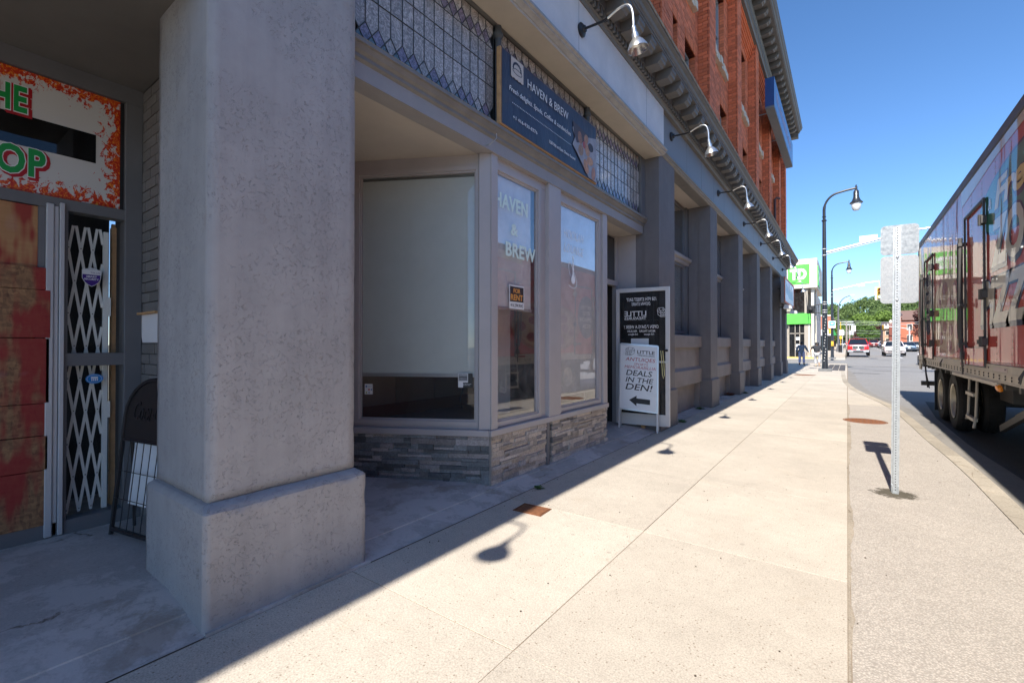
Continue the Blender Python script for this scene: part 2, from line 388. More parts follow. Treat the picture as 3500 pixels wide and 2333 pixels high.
sidewalk = empty('sidewalk', kind='structure')
build('joint_bed', MB().box(-2.49, .02, -8, 44, -.2, -.0035), m_joint, sidewalk)
JY = [-6.5 + 1.64 * k for k in range(0, 5)] + [1.70, 3.36, 5.00, 6.62, 8.26, 9.9, 11.55, 13.2, 14.85, 16.5, 18.15, 19.8, 22.5, 25.2, 27.9, 31, 34, 37, 40, 43.2]
JY = [-5.0, -3.3, -1.64, .03] + JY[5:]
rs = random.Random(3)
for a, b in zip(JY[:-1], JY[1:]):
    for x0, x1 in ((-2.485, -1.2425), (-1.2415, -.003)):
        e = .0022; dz = rs.uniform(-.0015, .0015)
        y0, y1 = a + e, b - e
        mb = MB(); bz = .0006
        mb.hexa([(x0 + e, y0, -.1), (x1 - e, y0, -.1), (x1 - e, y1, -.1), (x0 + e, y1, -.1), (x0 + e, y0, dz - bz), (x1 - e, y0, dz - bz), (x1 - e, y1, dz - bz), (x0 + e, y1, dz - bz)])
        i = .0012
        mb.v += [(x0 + e + i, y0 + i, dz), (x1 - e - i, y0 + i, dz), (x1 - e - i, y1 - i, dz), (x0 + e + i, y1 - i, dz)]
        mb.f.remove((4, 5, 6, 7)); mb.f += [(8, 9, 10, 11), (4, 5, 9, 8), (5, 6, 10, 9), (6, 7, 11, 10), (7, 4, 8, 11)]
        build('slab', mb, m_side, sidewalk)

# kerb line (outer edge, on the pavement top)
KL = [(1.235, -40), (1.235, 0), (1.22, 3.5), (1.205, 5.7), (1.20, 6.66), (1.165, 7.8), (1.10, 9.0), (1.045, 10.6), (.98, 12.2), (.855, 13.9), (.65, 15.3), (.40, 17.0), (.20, 18.8), (.03, 21.6), (-.06, 25.7), (-.12, 30.0), (-.4, 34.5), (-1.2, 39), (-2.6, 42), (-4.5, 43.4), (-8, 43.9), (-40, 44)]
def offs(line, d):
    out = []
    for i, p in enumerate(line):
        a = Vector(line[max(i - 1, 0)]); b = Vector(line[min(i + 1, len(line) - 1)]); t = (b - a).normalized()
        out.append((p[0] + t.y * d, p[1] - t.x * d))
    return out
def band(line, d0, d1, z0, z1, zt=None):
    """strip between two offsets of the line, with a body"""
    A, B = offs(line, d0), offs(line, d1); mb = MB()
    for i in range(len(line) - 1):
        mb.hexa([(*A[i], z0), (*B[i], z0), (*B[i + 1], z0), (*A[i + 1], z0), (*A[i], z1), (*B[i], zt if zt is not None else z1), (*B[i + 1], zt if zt is not None else z1), (*A[i + 1], z1)])
    return mb
# finer kerb line
def fine(line, n):
    out = []
    P = [Vector(p) for p in line]
    for i in range(len(P) - 1):
        p0 = P[max(i - 1, 0)]; p1 = P[i]; p2 = P[i + 1]; p3 = P[min(i + 2, len(P) - 1)]
        for k in range(n):
            t = k / n
            q = .5 * ((2 * p1) + (p2 - p0) * t + (2 * p0 - 5 * p1 + 4 * p2 - p3) * t * t + (3 * p1 - p0 - 3 * p2 + p3) * t ** 3)
            out.append((q.x, q.y))
    out.append(line[-1]); return out
KS = KL[1:20]; KF = fine(KS, 6)
kerb = empty('kerb', kind='structure')
step = 5
for i in range(0, len(KF) - 1, step):
    seg = KF[i:i + step + 1]
    if len(seg) < 2: break
    mb = band(seg, -.16, 0, -.25, .002)
    c0 = Vector((*seg[0], 0)); c1 = Vector((*seg[-1], 0)); mid = (c0 + c1) / 2
    mb.v = [tuple(mid + (Vector(v) - mid) * (1 - .012)) for v in mb.v]
    build('kerb_stone', mb, m_kerb, kerb)
build('gutter', band(KF, .002, .42, -.3, -.124, -.118), m_gut, kind='structure')
# exposed aggregate strip and the wide corner flag
from bisect import bisect
def kx(y, d=-.163):
    L = sorted(offs([p for p in KF if p[1] < 40], d), key=lambda p: p[1])
    i = max(1, min(len(L) - 1, bisect([p[1] for p in L], y)))
    a, b = L[i - 1], L[i]; t = (y - a[1]) / (b[1] - a[1] + 1e-9); return a[0] + (b[0] - a[0]) * t
strip = empty('boulevard_strip', kind='structure')
ysS = [-5, -1.2, 2.1, 5.42, 8.7, 12.0, 13.45]
for a, b in zip(ysS[:-1], ysS[1:]):
    mb = MB(); n = 6
    for i in range(n):
        y0 = a + .004 + (b - a - .008) * i / n; y1 = a + .004 + (b - a - .008) * (i + 1) / n
        mb.hexa([(.012, y0, -.1), (kx(y0), y0, -.1), (kx(y1), y1, -.1), (.012, y1, -.1), (.012, y0, .0), (kx(y0), y0, .0), (kx(y1), y1, .0), (.012, y1, .0)])
    build('panel', mb, m_aggr, strip)
crn = MB(); ysC = [13.46 + k * .9 for k in range(9)]
for a, b in zip(ysC[:-1], ysC[1:]):
    if kx(a) > .02: crn.hexa([(.01, a, -.1), (kx(a), a, -.1), (max(.011, kx(b)), b, -.1), (.01, b, -.1), (.01, a, -.001), (kx(a), a, -.001), (max(.011, kx(b)), b, -.001), (.01, b, -.001)])
build('corner_flag', crn, m_side, kind='structure')
em = MB(); rr = random.Random(8); y = -5.0; w0 = .02
while y < 13.4:
    w1 = max(.008, min(.045, w0 + rr.uniform(-.01, .01))); em.add([(-.002, y, .0022), (w0, y, .0022), (w1, y + .08, .0022), (-.002, y + .08, .0022)], [(0, 1, 2, 3)]); w0 = w1; y += .08
build('edge_mortar', em, concrete('edge_mortar', (.40, .34, .265), .8, 90, .3, crack=4, crk=1), kind='structure')
# far pavements
fs = MB()
for x0, x1, ya, yb in ((-14, -.15, 55, 75), (-14, -.15, 75, 110), (-12, -.15, 110, 200), (15, 26, 56, 110), (15, 26, 110, 220), (15, 24, -40, 42), (-30, -12, 26, 43.2)):
    fs.hexa([(x0, ya, gz(ya) - .3), (x1, ya, gz(ya) - .3), (x1, yb, gz(yb) - .3), (x0, yb, gz(yb) - .3), (x0, ya, gz(ya)), (x1, ya, gz(ya)), (x1, yb, gz(yb)), (x0, yb, gz(yb))])
fs.hexa([(-12, 27.3, -.3), (-2.5, 27.3, -.3), (-2.5, 42, -.3), (-12, 43, -.3), (-12, 27.3, -.004), (-2.5, 27.3, -.004), (-2.5, 42, -.004), (-12, 43, -.004)])
build('far_pavement', fs, m_side, kind='structure')
# tactile brick ramp at the corner
ramp = empty('paver_ramp', kind='structure')
m_pav = mat('dark_paver', (.085, .075, .075), .9, var=.2, rnd=.2)
for j in range(9):
    for i in range(3):
        y = 31.2 + j * 1.05; x = -1.02 + i * .32
        piece('paver', m_pav, x, x + .29, y, y + 1.0, -.05, .006, ramp)
# recess floor between pier and pilaster, and before the left shop
flo = MB()
prof = [(-2.492, .0), (-2.55, .004), (-2.72, .03), (-2.722, .038), (-3.0, .075), (-5.6, .10)]
for (a, za), (b, zb) in zip(prof[:-1], prof[1:]):
    flo.add([(a, -6, za), (b, -6, zb), (b, 7.42, zb), (a, 7.42, za)], [(3, 2, 1, 0)])
build('recess_floor', flo, m_sidesh, kind='structure')
build('building_footing', MB().box(-6, -2.49, 7.42, 27.3, -.3, .004), m_sidesh, kind='structure')

# ================================================================ THE MAIN BUILDING
B = empty('brick_commercial_building', (-3, 8, 0), label='long red brick commercial building with grey painted storefronts and bracketed cornices', cat='building')

# ---- foreground stucco pier
mb = MB().box(-3.36, -2.505, .895, 1.814, -.05, .58)
mb.f.remove((4, 5, 6, 7)); b0 = len(mb.v) - 4
mb.v += [(-3.33, .93, .607), (-2.575, .93, .607), (-2.575, 1.785, .607), (-3.33, 1.785, .607)]
n0 = b0 + 4; mb.f += [(b0, b0 + 1, n0 + 1, n0), (b0 + 1, b0 + 2, n0 + 2, n0 + 1), (b0 + 2, b0 + 3, n0 + 3, n0 + 2), (b0 + 3, b0, n0, n0 + 3), (n0, n0 + 1, n0 + 2, n0 + 3)]
worn('pier_plinth', mb, m_stucco, B, bevel=.006, seed=2)
worn('pier', MB().box(-3.325, -2.58, .935, 1.78, .605, 4.6), m_stucco, B, cell=.05, seed=5)
build('pier_footing', MB().box(-3.34, -2.488, .90, 1.84, -.03, .012), m_sidesh, B)
# the next pier, left of the picture
build('pier_plinth', MB().box(-3.36, -2.505, -4.6, -3.7, -.05, .59), m_stucco, B, bevel=.008)
build('pier', MB().box(-3.325, -2.58, -4.56, -3.74, .59, 4.6), m_stucco, B, bevel=.01)

# ---- left shop: recess ceiling, party wall, front
build('recess_ceiling', MB().box(-4.6, -2.62, -7, 1.14, 3.36, 3.5), mat('dim_ceiling', (.16, .15, .135), .85, var=.15), B)
build('party_wall', MB().box(-5.2, -3.33, 1.155, 1.5, -.05, 3.5), mat('mortar_grey', (.13, .125, .125), .9), B)
m_pbrick = mat('painted_brick', (.21, .195, .185), .6, var=.15, rnd=.1, bump=.3, bscale=60)
rb = random.Random(5)
for r in range(42):
    z0 = .10 + r * .0775; off = 0 if r % 2 else -.11
    for c in range(6):
        x0 = -4.43 + c * .225 + off; x1 = x0 + .217
        x0 = max(x0, -4.415); x1 = min(x1, -3.335)
        if x1 - x0 < .03: continue
        d = rb.uniform(-.002, .003)
        piece('brick', m_pbrick, x0, x1, 1.138 - d, 1.16, z0, z0 + .070, B)
X0 = -4.42
LS = dict()
def lf(name, y0, y1, z0, z1, d0, d1, m=m_greyd, **kw): return build(name, MB().box(X0 + d0, X0 + d1, y0, y1, z0, z1), m, B, **kw)
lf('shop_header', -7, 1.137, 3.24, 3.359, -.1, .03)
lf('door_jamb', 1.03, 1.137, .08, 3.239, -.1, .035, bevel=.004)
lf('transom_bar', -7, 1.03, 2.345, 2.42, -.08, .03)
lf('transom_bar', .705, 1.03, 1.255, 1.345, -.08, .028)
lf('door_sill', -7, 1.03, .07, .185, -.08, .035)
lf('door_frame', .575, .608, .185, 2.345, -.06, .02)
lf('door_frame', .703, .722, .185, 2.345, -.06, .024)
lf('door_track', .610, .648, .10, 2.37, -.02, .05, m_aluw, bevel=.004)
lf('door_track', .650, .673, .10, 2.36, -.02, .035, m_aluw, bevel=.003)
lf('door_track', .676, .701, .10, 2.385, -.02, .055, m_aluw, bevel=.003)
# flame printed transom sign
q = NT('flame_print'); c = q.coord(); sx = q.n('ShaderNodeSeparateXYZ'); q.l(c, sx.inputs[0]); y, z = sx.outputs['Y'], sx.outputs['Z']
ed = q.math('MINIMUM', q.math('SUBTRACT', 1.005, y), q.math('MINIMUM', q.math('SUBTRACT', 3.235, z), q.math('SUBTRACT', z, 2.425)))
warp = q.noise(q.coord((1, 9, 7)), 1.6, 5, .65, 1.6)
w2 = q.noise(q.coord((1, 26, 20)), 1.2, 4, .7, 2.5)
edge = q.math('SUBTRACT', ed, q.math('MULTIPLY', q.math('SUBTRACT', warp, .40), .55))
q.t.nodes[-1]; 
e2 = q.math('ADD', edge, q.math('MULTIPLY', q.math('SUBTRACT', w2, .5), .22))
fl = q.ramp(e2, [(.0, 1), (.012, 0)])
fcol = q.ramp(w2, [(.36, (.42, .01, .008)), (.5, (.62, .045, .01)), (.62, (.8, .26, .02)), (.72, (.85, .55, .1))])
colr = q.mix(fl, (.62, .60, .57), fcol)
q.l(colr, q.b.inputs['Base Color']); q.b.inputs['Roughness'].default_value = .35; m_flame = q.m
lf('flame_sign', -7, 1.005, 2.425, 3.235, -.04, .004, m_flame)
m_red = mat('sign_red', (.42, .01, .015), .4, var=.05); m_green = mat('sign_green', (.01, .30, .06), .4, var=.05)
def boxed(body, y0, y1, z0, z1):
    for k, (m, off, dx, dz, dd) in enumerate(((m_red, .09, .012, -.012, .006), (m_red, .09, .006, -.006, .0065), (m_whiteprint, .06, 0, 0, .0075), (m_green, .035, 0, 0, .009))):
        g = .012 if k < 2 else (.006 if k == 2 else 0)
        text(body, (X0 + dd, y0 - g + dx, z0 - g + dz), (0, 1, 0), (0, 0, 1), y1 - y0 + 2 * g, z1 - z0 + 2 * g, m, B, off=off, spacing=1.08)
boxed('THE', .265, .52, 2.945, 3.12); boxed('SHOP', .17, .61, 2.53, 2.725)
lf('sign_cutout', -7, .868, 2.728, 2.935, .0045, .006, glass('black_glass', (.05, .05, .05), .2, dirt=.02))
lf('sign_edge', 1.006, 1.028, 2.425, 3.235, -.03, .002, m_black)
# plywood and strand board over the door, sprayed red
def board(name, base, dark, big):
    q = NT(name)
    v = q.n('ShaderNodeTexVoronoi', Scale=16 if big else 3); q.l(q.coord((1, 1.6, 3.4) if big else (1, 1, 9), rot=(.5, 0, 0) if big else (0, 0, 0)), v.inputs['Vector'])
    v2 = q.n('ShaderNodeTexVoronoi', Scale=22); q.l(q.coord((1, 3.2, 1.3), rot=(-.6, 0, 0)), v2.inputs['Vector'])
    s1 = q.n('ShaderNodeSeparateColor'); q.l(v.outputs['Color'], s1.inputs[0]); s2 = q.n('ShaderNodeSeparateColor'); q.l(v2.outputs['Color'], s2.inputs[0])
    k = q.math('MULTIPLY', q.math('ADD', s1.outputs[0], s2.outputs[1]), .5) if big else q.noise(q.coord((1, 1, 14)), 3, 3)
    colr = q.mix(k, dark, base)
    sp = q.noise(q.coord((1, 1.9, 1.1), loc=(0, 3.3, .35)), 2.1, 2, .5, .4); dr = q.noise(q.coord((1, 5, .7)), 2.5, 2)
    f = q.ramp(q.math('ADD', sp, q.math('MULTIPLY', q.math('SUBTRACT', dr, .5), .5)), [(.43, 0), (.55, .88)])
    colr = q.mix(f, colr, (.30, .018, .018))
    f2 = q.ramp(q.noise(q.coord(loc=(4, 1, 2)), 2.6, 2), [(.63, 0), (.75, .5)]); colr = q.mix(f2, colr, (.5, .36, .42))
    q.l(colr, q.b.inputs['Base Color']); q.b.inputs['Roughness'].default_value = .7
    q.l(q.bump(k, .4, .004), q.b.inputs['Normal']); return q.m
m_ply = board('plywood', (.50, .27, .12), (.36, .17, .07), False); m_osb = board('strand_board', (.40, .21, .095), (.13, .06, .03), True)
lf('plywood_board', -.9, .574, 1.90, 2.34, -.01, .012, m_ply)
for za, zb, yy, d in ((1.775, 1.925, .611, .028), (1.452, 1.772, .632, .034), (1.012, 1.447, .630, .03), (.795, 1.008, .628, .026), (.562, .790, .626, .03), (.187, .557, .624, .026)):
    lf('strand_board', -.9, yy, za, zb, .0, d + .02, m_osb, bevel=.002)
lf('glass_pane', .722, 1.03, .185, 1.255, -.012, -.008, glass('side_glass', trans=.97, tint=(1, 1, 1), boost=.55, dirt=.01)); lf('glass_pane', .722, 1.03, 1.345, 2.345, -.012, -.008, glass('side_glass'))
lf('inner_stud', .985, 1.012, .19, 2.3, -.16, -.10, m_wood); lf('inner_stud', 1.0, 1.02, 1.0, 2.34, -.2, -.165, m_wood)
lf('shop_back_wall', -7, 1.14, -.05, 3.4, -1.0, -.9, m_interior)
lf('shop_ceiling', -7, 1.14, 3.25, 3.4, -.9, -.1, m_interior)

# ---- storefront bay and entrance
SOF = 3.27
build('entrance_soffit', MB().box(-5.4, -2.752, 1.2, 7.42, SOF, 3.4), m_soffit, B)
build('beam', MB().box(-2.9, -2.74, 1.5, 7.42, SOF - .004, 3.42), m_grey, B)
# sill moulding in steps (a profile run along the front)
pm = [(-2.74, 3.385), (-2.715, 3.40), (-2.715, 3.425), (-2.69, 3.44), (-2.672, 3.47), (-2.655, 3.475), (-2.655, 3.50), (-2.675, 3.512), (-2.72, 3.53), (-2.78, 3.53), (-2.78, 3.385)]
build('sill_moulding', MB().prism([(x, z) for x, z in pm], 'y', 1.5, 7.42), m_cornice and mat('paint_moulding', (.19, .18, .17), .5, var=.2, vscale=6), B)
build('sill_dirt', MB().box(-2.715, -2.657, 1.6, 7.40, 3.5, 3.508), m_lip, B)
hm = [(-2.78, 4.565), (-2.70, 4.565), (-2.70, 4.60), (-2.67, 4.62), (-2.655, 4.66), (-2.62, 4.68), (-2.62, 4.72), (-2.78, 4.72)]
build('head_moulding', MB().prism([(x, z - .07) for x, z in hm], 'y', 1.5, 7.42), mat('paint_moulding2', (.13, .128, .125), .5, var=.2, vscale=6), B)
build('wall_backing', MB().box(-3.05, -2.86, 1.2, 7.42, 3.41, 4.7), m_interior, B)
for y in (3.47, 5.36):
    b = MB().lathe([(.045, 3.53), (.045, 3.56), (.032, 3.58), (.032, 4.38), (.05, 4.40), (.05, 4.43), (.035, 4.44), (.035, 4.50)], (-2.722, y, 0), n=14, cap=True)
    build('iron_colonnette', b, mat('colonnette_paint', (.075, .085, .095), .5), B, smooth=True)
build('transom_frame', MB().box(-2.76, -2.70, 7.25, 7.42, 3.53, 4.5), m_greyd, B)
# leaded transoms
lead = mat('lead_came', (.05, .055, .055), .5, metal=.3)
def tglass(name, col, rough=.25):
    q = NT(name); c = q.coord(); n1 = q.noise(c, 26, 2, .5, 2.2); oi = q.n('ShaderNodeObjectInfo')
    cc = q.mix(1.0, col, q.ramp(n1, [(.3, .62), (.52, 1.0), (.62, 1.45)]), 'MULTIPLY')
    cc = q.mix(1.0, cc, q.ramp(oi.outputs['Random'], [(0, .82), (1, 1.15)]), 'MULTIPLY')
    q.l(cc, q.b.inputs['Base Color']); q.b.inputs['Roughness'].default_value = rough; q.b.inputs['Coat Weight'].default_value = .6; q.b.inputs['Coat Roughness'].default_value = .15
    q.l(q.bump(n1, .5, .004), q.b.inputs['Normal']); return q.m
g_clear = tglass('ribbed_glass', (.32, .30, .285)); g_teal = tglass('teal_glass', (.14, .19, .20)); g_purple = tglass('purple_glass', (.18, .155, .215)); g_pale = tglass('pale_glass', (.40, .375, .35))
def leaded(y0, y1, n, main, pur):
    t = build('leaded_transom', MB().box(-2.775, -2.76, y0, y1, 3.53, 4.5), m_black, B)
    came = MB(); p = (y1 - y0) / n; X = -2.745
    def pane(m, pts):
        cy = sum(a for a, b in pts) / len(pts); cz = sum(b for a, b in pts) / len(pts)
        pts = [(cy + (a - cy) * .95, cz + (b - cz) * .97) for a, b in pts]
        d = random.uniform(-.0015, .0015)
        build('pane', MB().prism(pts, 'x', X - .008 + d, X + .001 + d), m, t)
    def bar(a, b): came.tube([(X + .002, *a), (X + .002, *b)], .0042, 5)
    z0, zc, h, zt, z1 = 3.535, 3.625, .075, 4.33, 4.49; rows = [3.70 + (4.255 - 3.70) * i / 3 for i in range(4)]
    for k in range(n):
        a, b = y0 + k * p, y0 + (k + 1) * p; m_ = (a + b) / 2
        pane(g_teal, [(a, z0), (b, z0), (b, z0 + .015), (m_, zc), (a, z0 + .015)])
        pane(main, [(a, zc + h), (m_, zc), (b, zc + h), (b, rows[1]), (a, rows[1])])
        for i in range(1, 3): pane(main, [(a, rows[i]), (b, rows[i]), (b, rows[i + 1]), (a, rows[i + 1])])
        pane(main, [(a, rows[3]), (b, rows[3]), (m_, zt)]) if False else pane(main, [(a, rows[3]), (b, rows[3]), (b, rows[3] + .001), (m_, zt), (a, rows[3] + .001)])
        pane(g_pale, [(a, zt + h), (m_, zt), (b, zt + h), (b, z1), (a, z1)])
        bar((a, z0 + .015), (m_, zc)); bar((m_, zc), (b, z0 + .015)); bar((a, zc + h), (m_, zc)); bar((m_, zc), (b, zc + h))
        bar((a, zt - h), (m_, zt)); bar((m_, zt), (b, zt - h)); bar((a, zt + h), (m_, zt)); bar((m_, zt), (b, zt + h))
        if k:
            pane(pur if k % 3 else g_clear, [(a, zc + h), (a - p / 2, zc), (a, z0 + .015), (a + p / 2, zc)])
            pane(pur, [(a, zt + h), (a - p / 2, zt), (a, zt - h), (a + p / 2, zt)])
            bar((a, zc + h), (a, rows[3])); bar((a, zt + h), (a, z1)); bar((a, z0), (a, z0 + .015))
    for z in rows[1:] + [z1, z0]: bar((y0, z), (y1, z))
    bar((y0, z0), (y0, z1)); bar((y1, z0), (y1, z1))
    build('came', came, lead, t)
leaded(1.86, 3.42, 14, g_clear, g_purple)
leaded(3.52, 5.31, 14, g_clear, g_purple)
leaded(5.41, 7.25, 15, g_pale, g_purple)

# bay carcass
def face(A, u, n):
    A, u, n = Vector(A), Vector(u), Vector(n)
    def bx(mb, s0, s1, z0, z1, d0, d1):
        o = A + u * s0 + n * d0 + Vector((0, 0, z0)); return mb.obox(o, u * (s1 - s0), n * (d1 - d0), Vector((0, 0, z1 - z0)))
    return bx
FF = face((-2.78, 3.43, 0), (0, 1, 0), (1, 0, 0)); uL = Vector((-.879, -.477, 0)).normalized(); nL = Vector((uL.y * -1, uL.x, 0)); nL = Vector((.477, -.879, 0)).normalized()
FL = face((-2.78, 3.43, 0), uL, nL)
SL = mat('stacked_slate', (.32, .30, .29), .8, var=.3, vscale=9, bump=.9, bscale=30, rnd=.38, fine=.25)
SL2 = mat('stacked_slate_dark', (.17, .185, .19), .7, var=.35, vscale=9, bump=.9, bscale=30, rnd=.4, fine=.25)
SL3 = mat('stacked_slate_warm', (.48, .42, .36), .8, var=.3, vscale=9, bump=.9, bscale=30, rnd=.3, fine=.25)
STm = mat('slate_backing', (.05, .05, .05), .9)
base = MB(); FF(base, .004, 2.62, -.05, .518, -.1, -.02); FL(base, .004, 1.9, -.05, .518, -.1, -.02); build('bay_base', base, STm, B)
rs = random.Random(11)
def stones(F, s0, s1, zf, mats, minh=.022, maxh=.06):
    z = .518
    while z > .0:
        h = rs.uniform(minh, maxh); zb = max(z - h, -.02); s = s0
        while s < s1 - .005:
            L = rs.choice([.08, .12, .16, .22, .30, .40]) * rs.uniform(.85, 1.15); e = min(s + L, s1)
            if s1 - e < .05: e = s1
            if z > zf(s) - .02:
                subs = [(zb, z)] if (z - zb) < .04 or rs.random() < .6 else [(zb, (z + zb) / 2), ((z + zb) / 2, z)]
                for (a, b) in subs:
                    d = rs.uniform(.0, .026); mb = MB()
                    t = [rs.uniform(-.005, .005) for _ in range(4)]
                    F(mb, s + .0015, e - .0015, a + .001, b - .001, -.03, .0)
                    # rough face: push the outer four corners, with a chiselled ridge
                    c = Vector((0, 0, 0))
                    for v in mb.v: c += Vector(v) / 8
                    nn = {FF: Vector((1, 0, 0)), FL: nL}[F]
                    vs = []; k = 0
                    for v in mb.v:
                        v = Vector(v)
                        if (v - c).dot(nn) > 0: v = v + nn * (d + t[k % 4]) + Vector((0, 0, rs.uniform(-.001, .001))); k += 1
                        vs.append(tuple(v))
                    mb.v = vs
                    build('stone', mb, rs.choices(mats, [5, 3, 2])[0], B)
            s = e
        z = zb
stones(FF, .0, .98, lambda s: .02, [SL3, SL, SL3])
stones(FF, 1.12, 2.62, lambda s: .03, [SL3, SL, SL3])
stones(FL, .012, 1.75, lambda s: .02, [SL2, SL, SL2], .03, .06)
post = MB(); FF(post, .985, 1.035, .0, .58, -.02, .03); build('corner_strip', post, m_greyd, B)
cs = MB(); FF(cs, -.012, -.002, .0, .52, -.03, .012); build('corner_strip', cs, mat('trim_pale', (.30, .28, .26), .5), B)
led = MB(); FF(led, -.03, 2.64, .52, .582, -.12, .035); build('window_ledge', led, m_mauve, B, bevel=.006)
led = MB(); FL(led, .012, 1.9, .52, .582, -.12, .035); build('window_ledge', led, m_mauve, B, bevel=.006)
cp = MB(); cp.prism([(-2.78, 3.43), (-2.765, 3.42), (-2.765, 3.525), (-2.85, 3.525), (-2.89, 3.37), (-2.872, 3.362)], 'z', .583, SOF); build('corner_post', cp, m_mauve, B, bevel=.004)
mu = MB(); FF(mu, 1.03, 1.30, .583, SOF, -.1, .03); build('mullion_post', mu, m_mauve, B, bevel=.005)
mu = MB(); FF(mu, 2.50, 2.64, .583, SOF, -.1, .014); build('end_post', mu, m_mauve, B, bevel=.005)
rt_ = MB().box(-3.2, -2.88, 6.045, 6.07, .03, SOF); build('bay_return', rt_, m_mauve, B)
def win(F, s0, s1, z0, z1, gm, marg=.045, outer=.1, name='display_window'):
    fr = MB(); b0 = s0 - marg; b1 = s1 + marg
    for (a, b, c, d) in ((b0, s0, z0 - marg, z1 + marg), (s1, b1, z0 - marg, z1 + marg), (s0, s1, z0 - marg, z0), (s0, s1, z1, z1 + marg)): F(fr, a, b, c, d, -.07, -.012)
    i = .018
    for (a, b, c, d) in ((s0, s0 + i, z0, z1), (s1 - i, s1, z0, z1), (s0 + i, s1 - i, z0, z0 + i), (s0 + i, s1 - i, z1 - i, z1)): F(fr, a, b, c, d, -.065, -.03)
    w = build(name, fr, m_mauve, B)
    gmb = MB(); F(gmb, s0 + i, s1 - i, z0 + i, z1 - i, -.052, -.046); build('pane', gmb, gm, w)
    return w
g_front = glass('front_glass', tint=(1, 1, 1), trans=.95, boost=3.0, dirt=.07); g_left = glass('left_glass', tint=(1, 1, 1), trans=.94, boost=1.2, dirt=.015)
w1 = win(FF, .10, .88, .64, 3.15, g_front); w2 = win(FF, 1.34, 2.43, .645, 3.15, g_front)
wl = win(FL, .15, 1.36, .655, 3.12, g_left)
fill = MB(); FF(fill, .925, 1.03, .583, SOF, -.09, -.025); FF(fill, 1.30, 1.295 + .01, .583, SOF, -.09, -.025); FF(fill, 2.475, 2.5, .583, SOF, -.09, -.025)
FF(fill, .095, 2.5, 3.195, SOF, -.09, -.02); FL(fill, .1, 1.9, 3.165, SOF, -.09, -.02); FL(fill, 1.405, 1.9, .583, 3.165, -.09, -.02); FF(fill, .095, 2.5, .583, .595, -.09, -.02); FL(fill, .1, 1.4, .583, .61, -.09, -.02)
build('bay_framing', fill, m_mauve, B)
ip = MB(); FF(ip, .50, .95, .6, 3.2, -.50, -.47); build('inner_partition', ip, mat('partition_pale', (.70, .76, .76), .7), B)
hb = MB(); FL(hb, .155, 1.355, 3.075, 3.10, -.10, -.067); build('blind_headrail', hb, mat('old_metal', (.13, .145, .13), .5), B)
# inside of the bay
m_panel = mat('wall_panelling', (.20, .17, .155), .7, var=.15)
for k in range(7):
    y0 = 2.2 + k * .62; build('wall_panel', MB().box(-4.25, -4.2, y0 + .004, y0 + .616, .55, 3.26), m_panel, B)
build('inner_side_wall', MB().box(-5, -2.9, 5.6, 5.66, .5, 3.26), m_interior, B)
build('display_floor', MB().prism([(-2.86, 3.44), (-4.3, 2.66), (-4.3, 5.6), (-2.86, 5.6)], 'z', .50, .60), m_panel, B)
build('skirting', MB().box(-4.2, -4.18, 2.7, 5.6, .60, .74), mat('skirting_brown', (.12, .06, .045), .6), B)
build('back_wall', MB().box(-5.4, -5.3, 1.2, 7.5, -.05, 3.3), m_interior, B)
# entrance door leaf and frame
build('entrance_wall', MB().box(-3.3, -2.87, 7.43, 7.5, .0, SOF), m_mauve, B)
build('door_frame', MB().box(-3.26, -3.18, 6.9, 6.96, .02, 2.45), m_greyd, B)
en = MB(); en.box(-3.26, -3.18, 7.35, 7.42, .02, SOF); en.box(-3.26, -3.18, 6.08, 7.35, 2.42, 2.50); en.box(-3.26, -3.18, 6.08, 6.2, .02, SOF); build('door_frame', en, m_mauve, B)
build('transom_light', MB().box(-3.225, -3.215, 6.2, 7.35, 2.5, 3.24), m_glassd, B)
build('door_reveal', MB().box(-4.6, -3.3, 7.43, 7.5, .0, SOF), m_interior, B)
hx = Vector((-3.15, 7.275, .10)); du = (Vector((-2.285, 7.385, 0)) - Vector((-3.15, 7.275, 0))); DW = du.length; du.normalize(); dn = Vector((du.y, -du.x, 0)); up = Vector((0, 0, 1))
DH = 2.245
dm = MB(); frame_ring(dm, hx, du, up, DW, DH, .062, dn * .045); dm.obox(hx + up * .062 + du * .062, du * (DW - .124), dn * .045, up * .12)
door = build('glass_door', dm, mat('door_paint', (.60, .60, .60), .4, var=.06), B, bevel=.004, label='white framed glass door standing open with mirrored lettering')
pg = MB(); pg.obox(hx + du * .062 + dn * .018 + up * .18, du * (DW - .124), dn * .006, up * (DH - .242)); build('pane', pg, glass('door_glass', tint=(.42, .45, .45), trans=.75, boost=1.0), door)
kn = MB().lathe([(.0, .0), (.022, .0), (.022, .012), (.012, .02), (.0, .022)], hx + du * (DW - .045) + up * 1.22 + dn * .045, dn, 12); build('lock', kn, m_dark, door)
hb = MB(); hb.obox(hx + du * .02 + dn * .055 + up * 1.02, du * (DW - .04), dn * .02, up * .03); build('push_bar', hb, m_alu, door)
def dtext(s, a0, a1, b0, b1, mm=m_whiteprint, sh=.25, off=.0, nm='lettering'):
    # mirrored: reads from the other side, so the string runs right to left
    text(s, hx + du * (a1 * DW) + dn * .0262 + up * (b0 * DH), -du, up, (a1 - a0) * DW, (b1 - b0) * DH, mm, door, name=nm, shear=sh, off=off, thick=.0008)
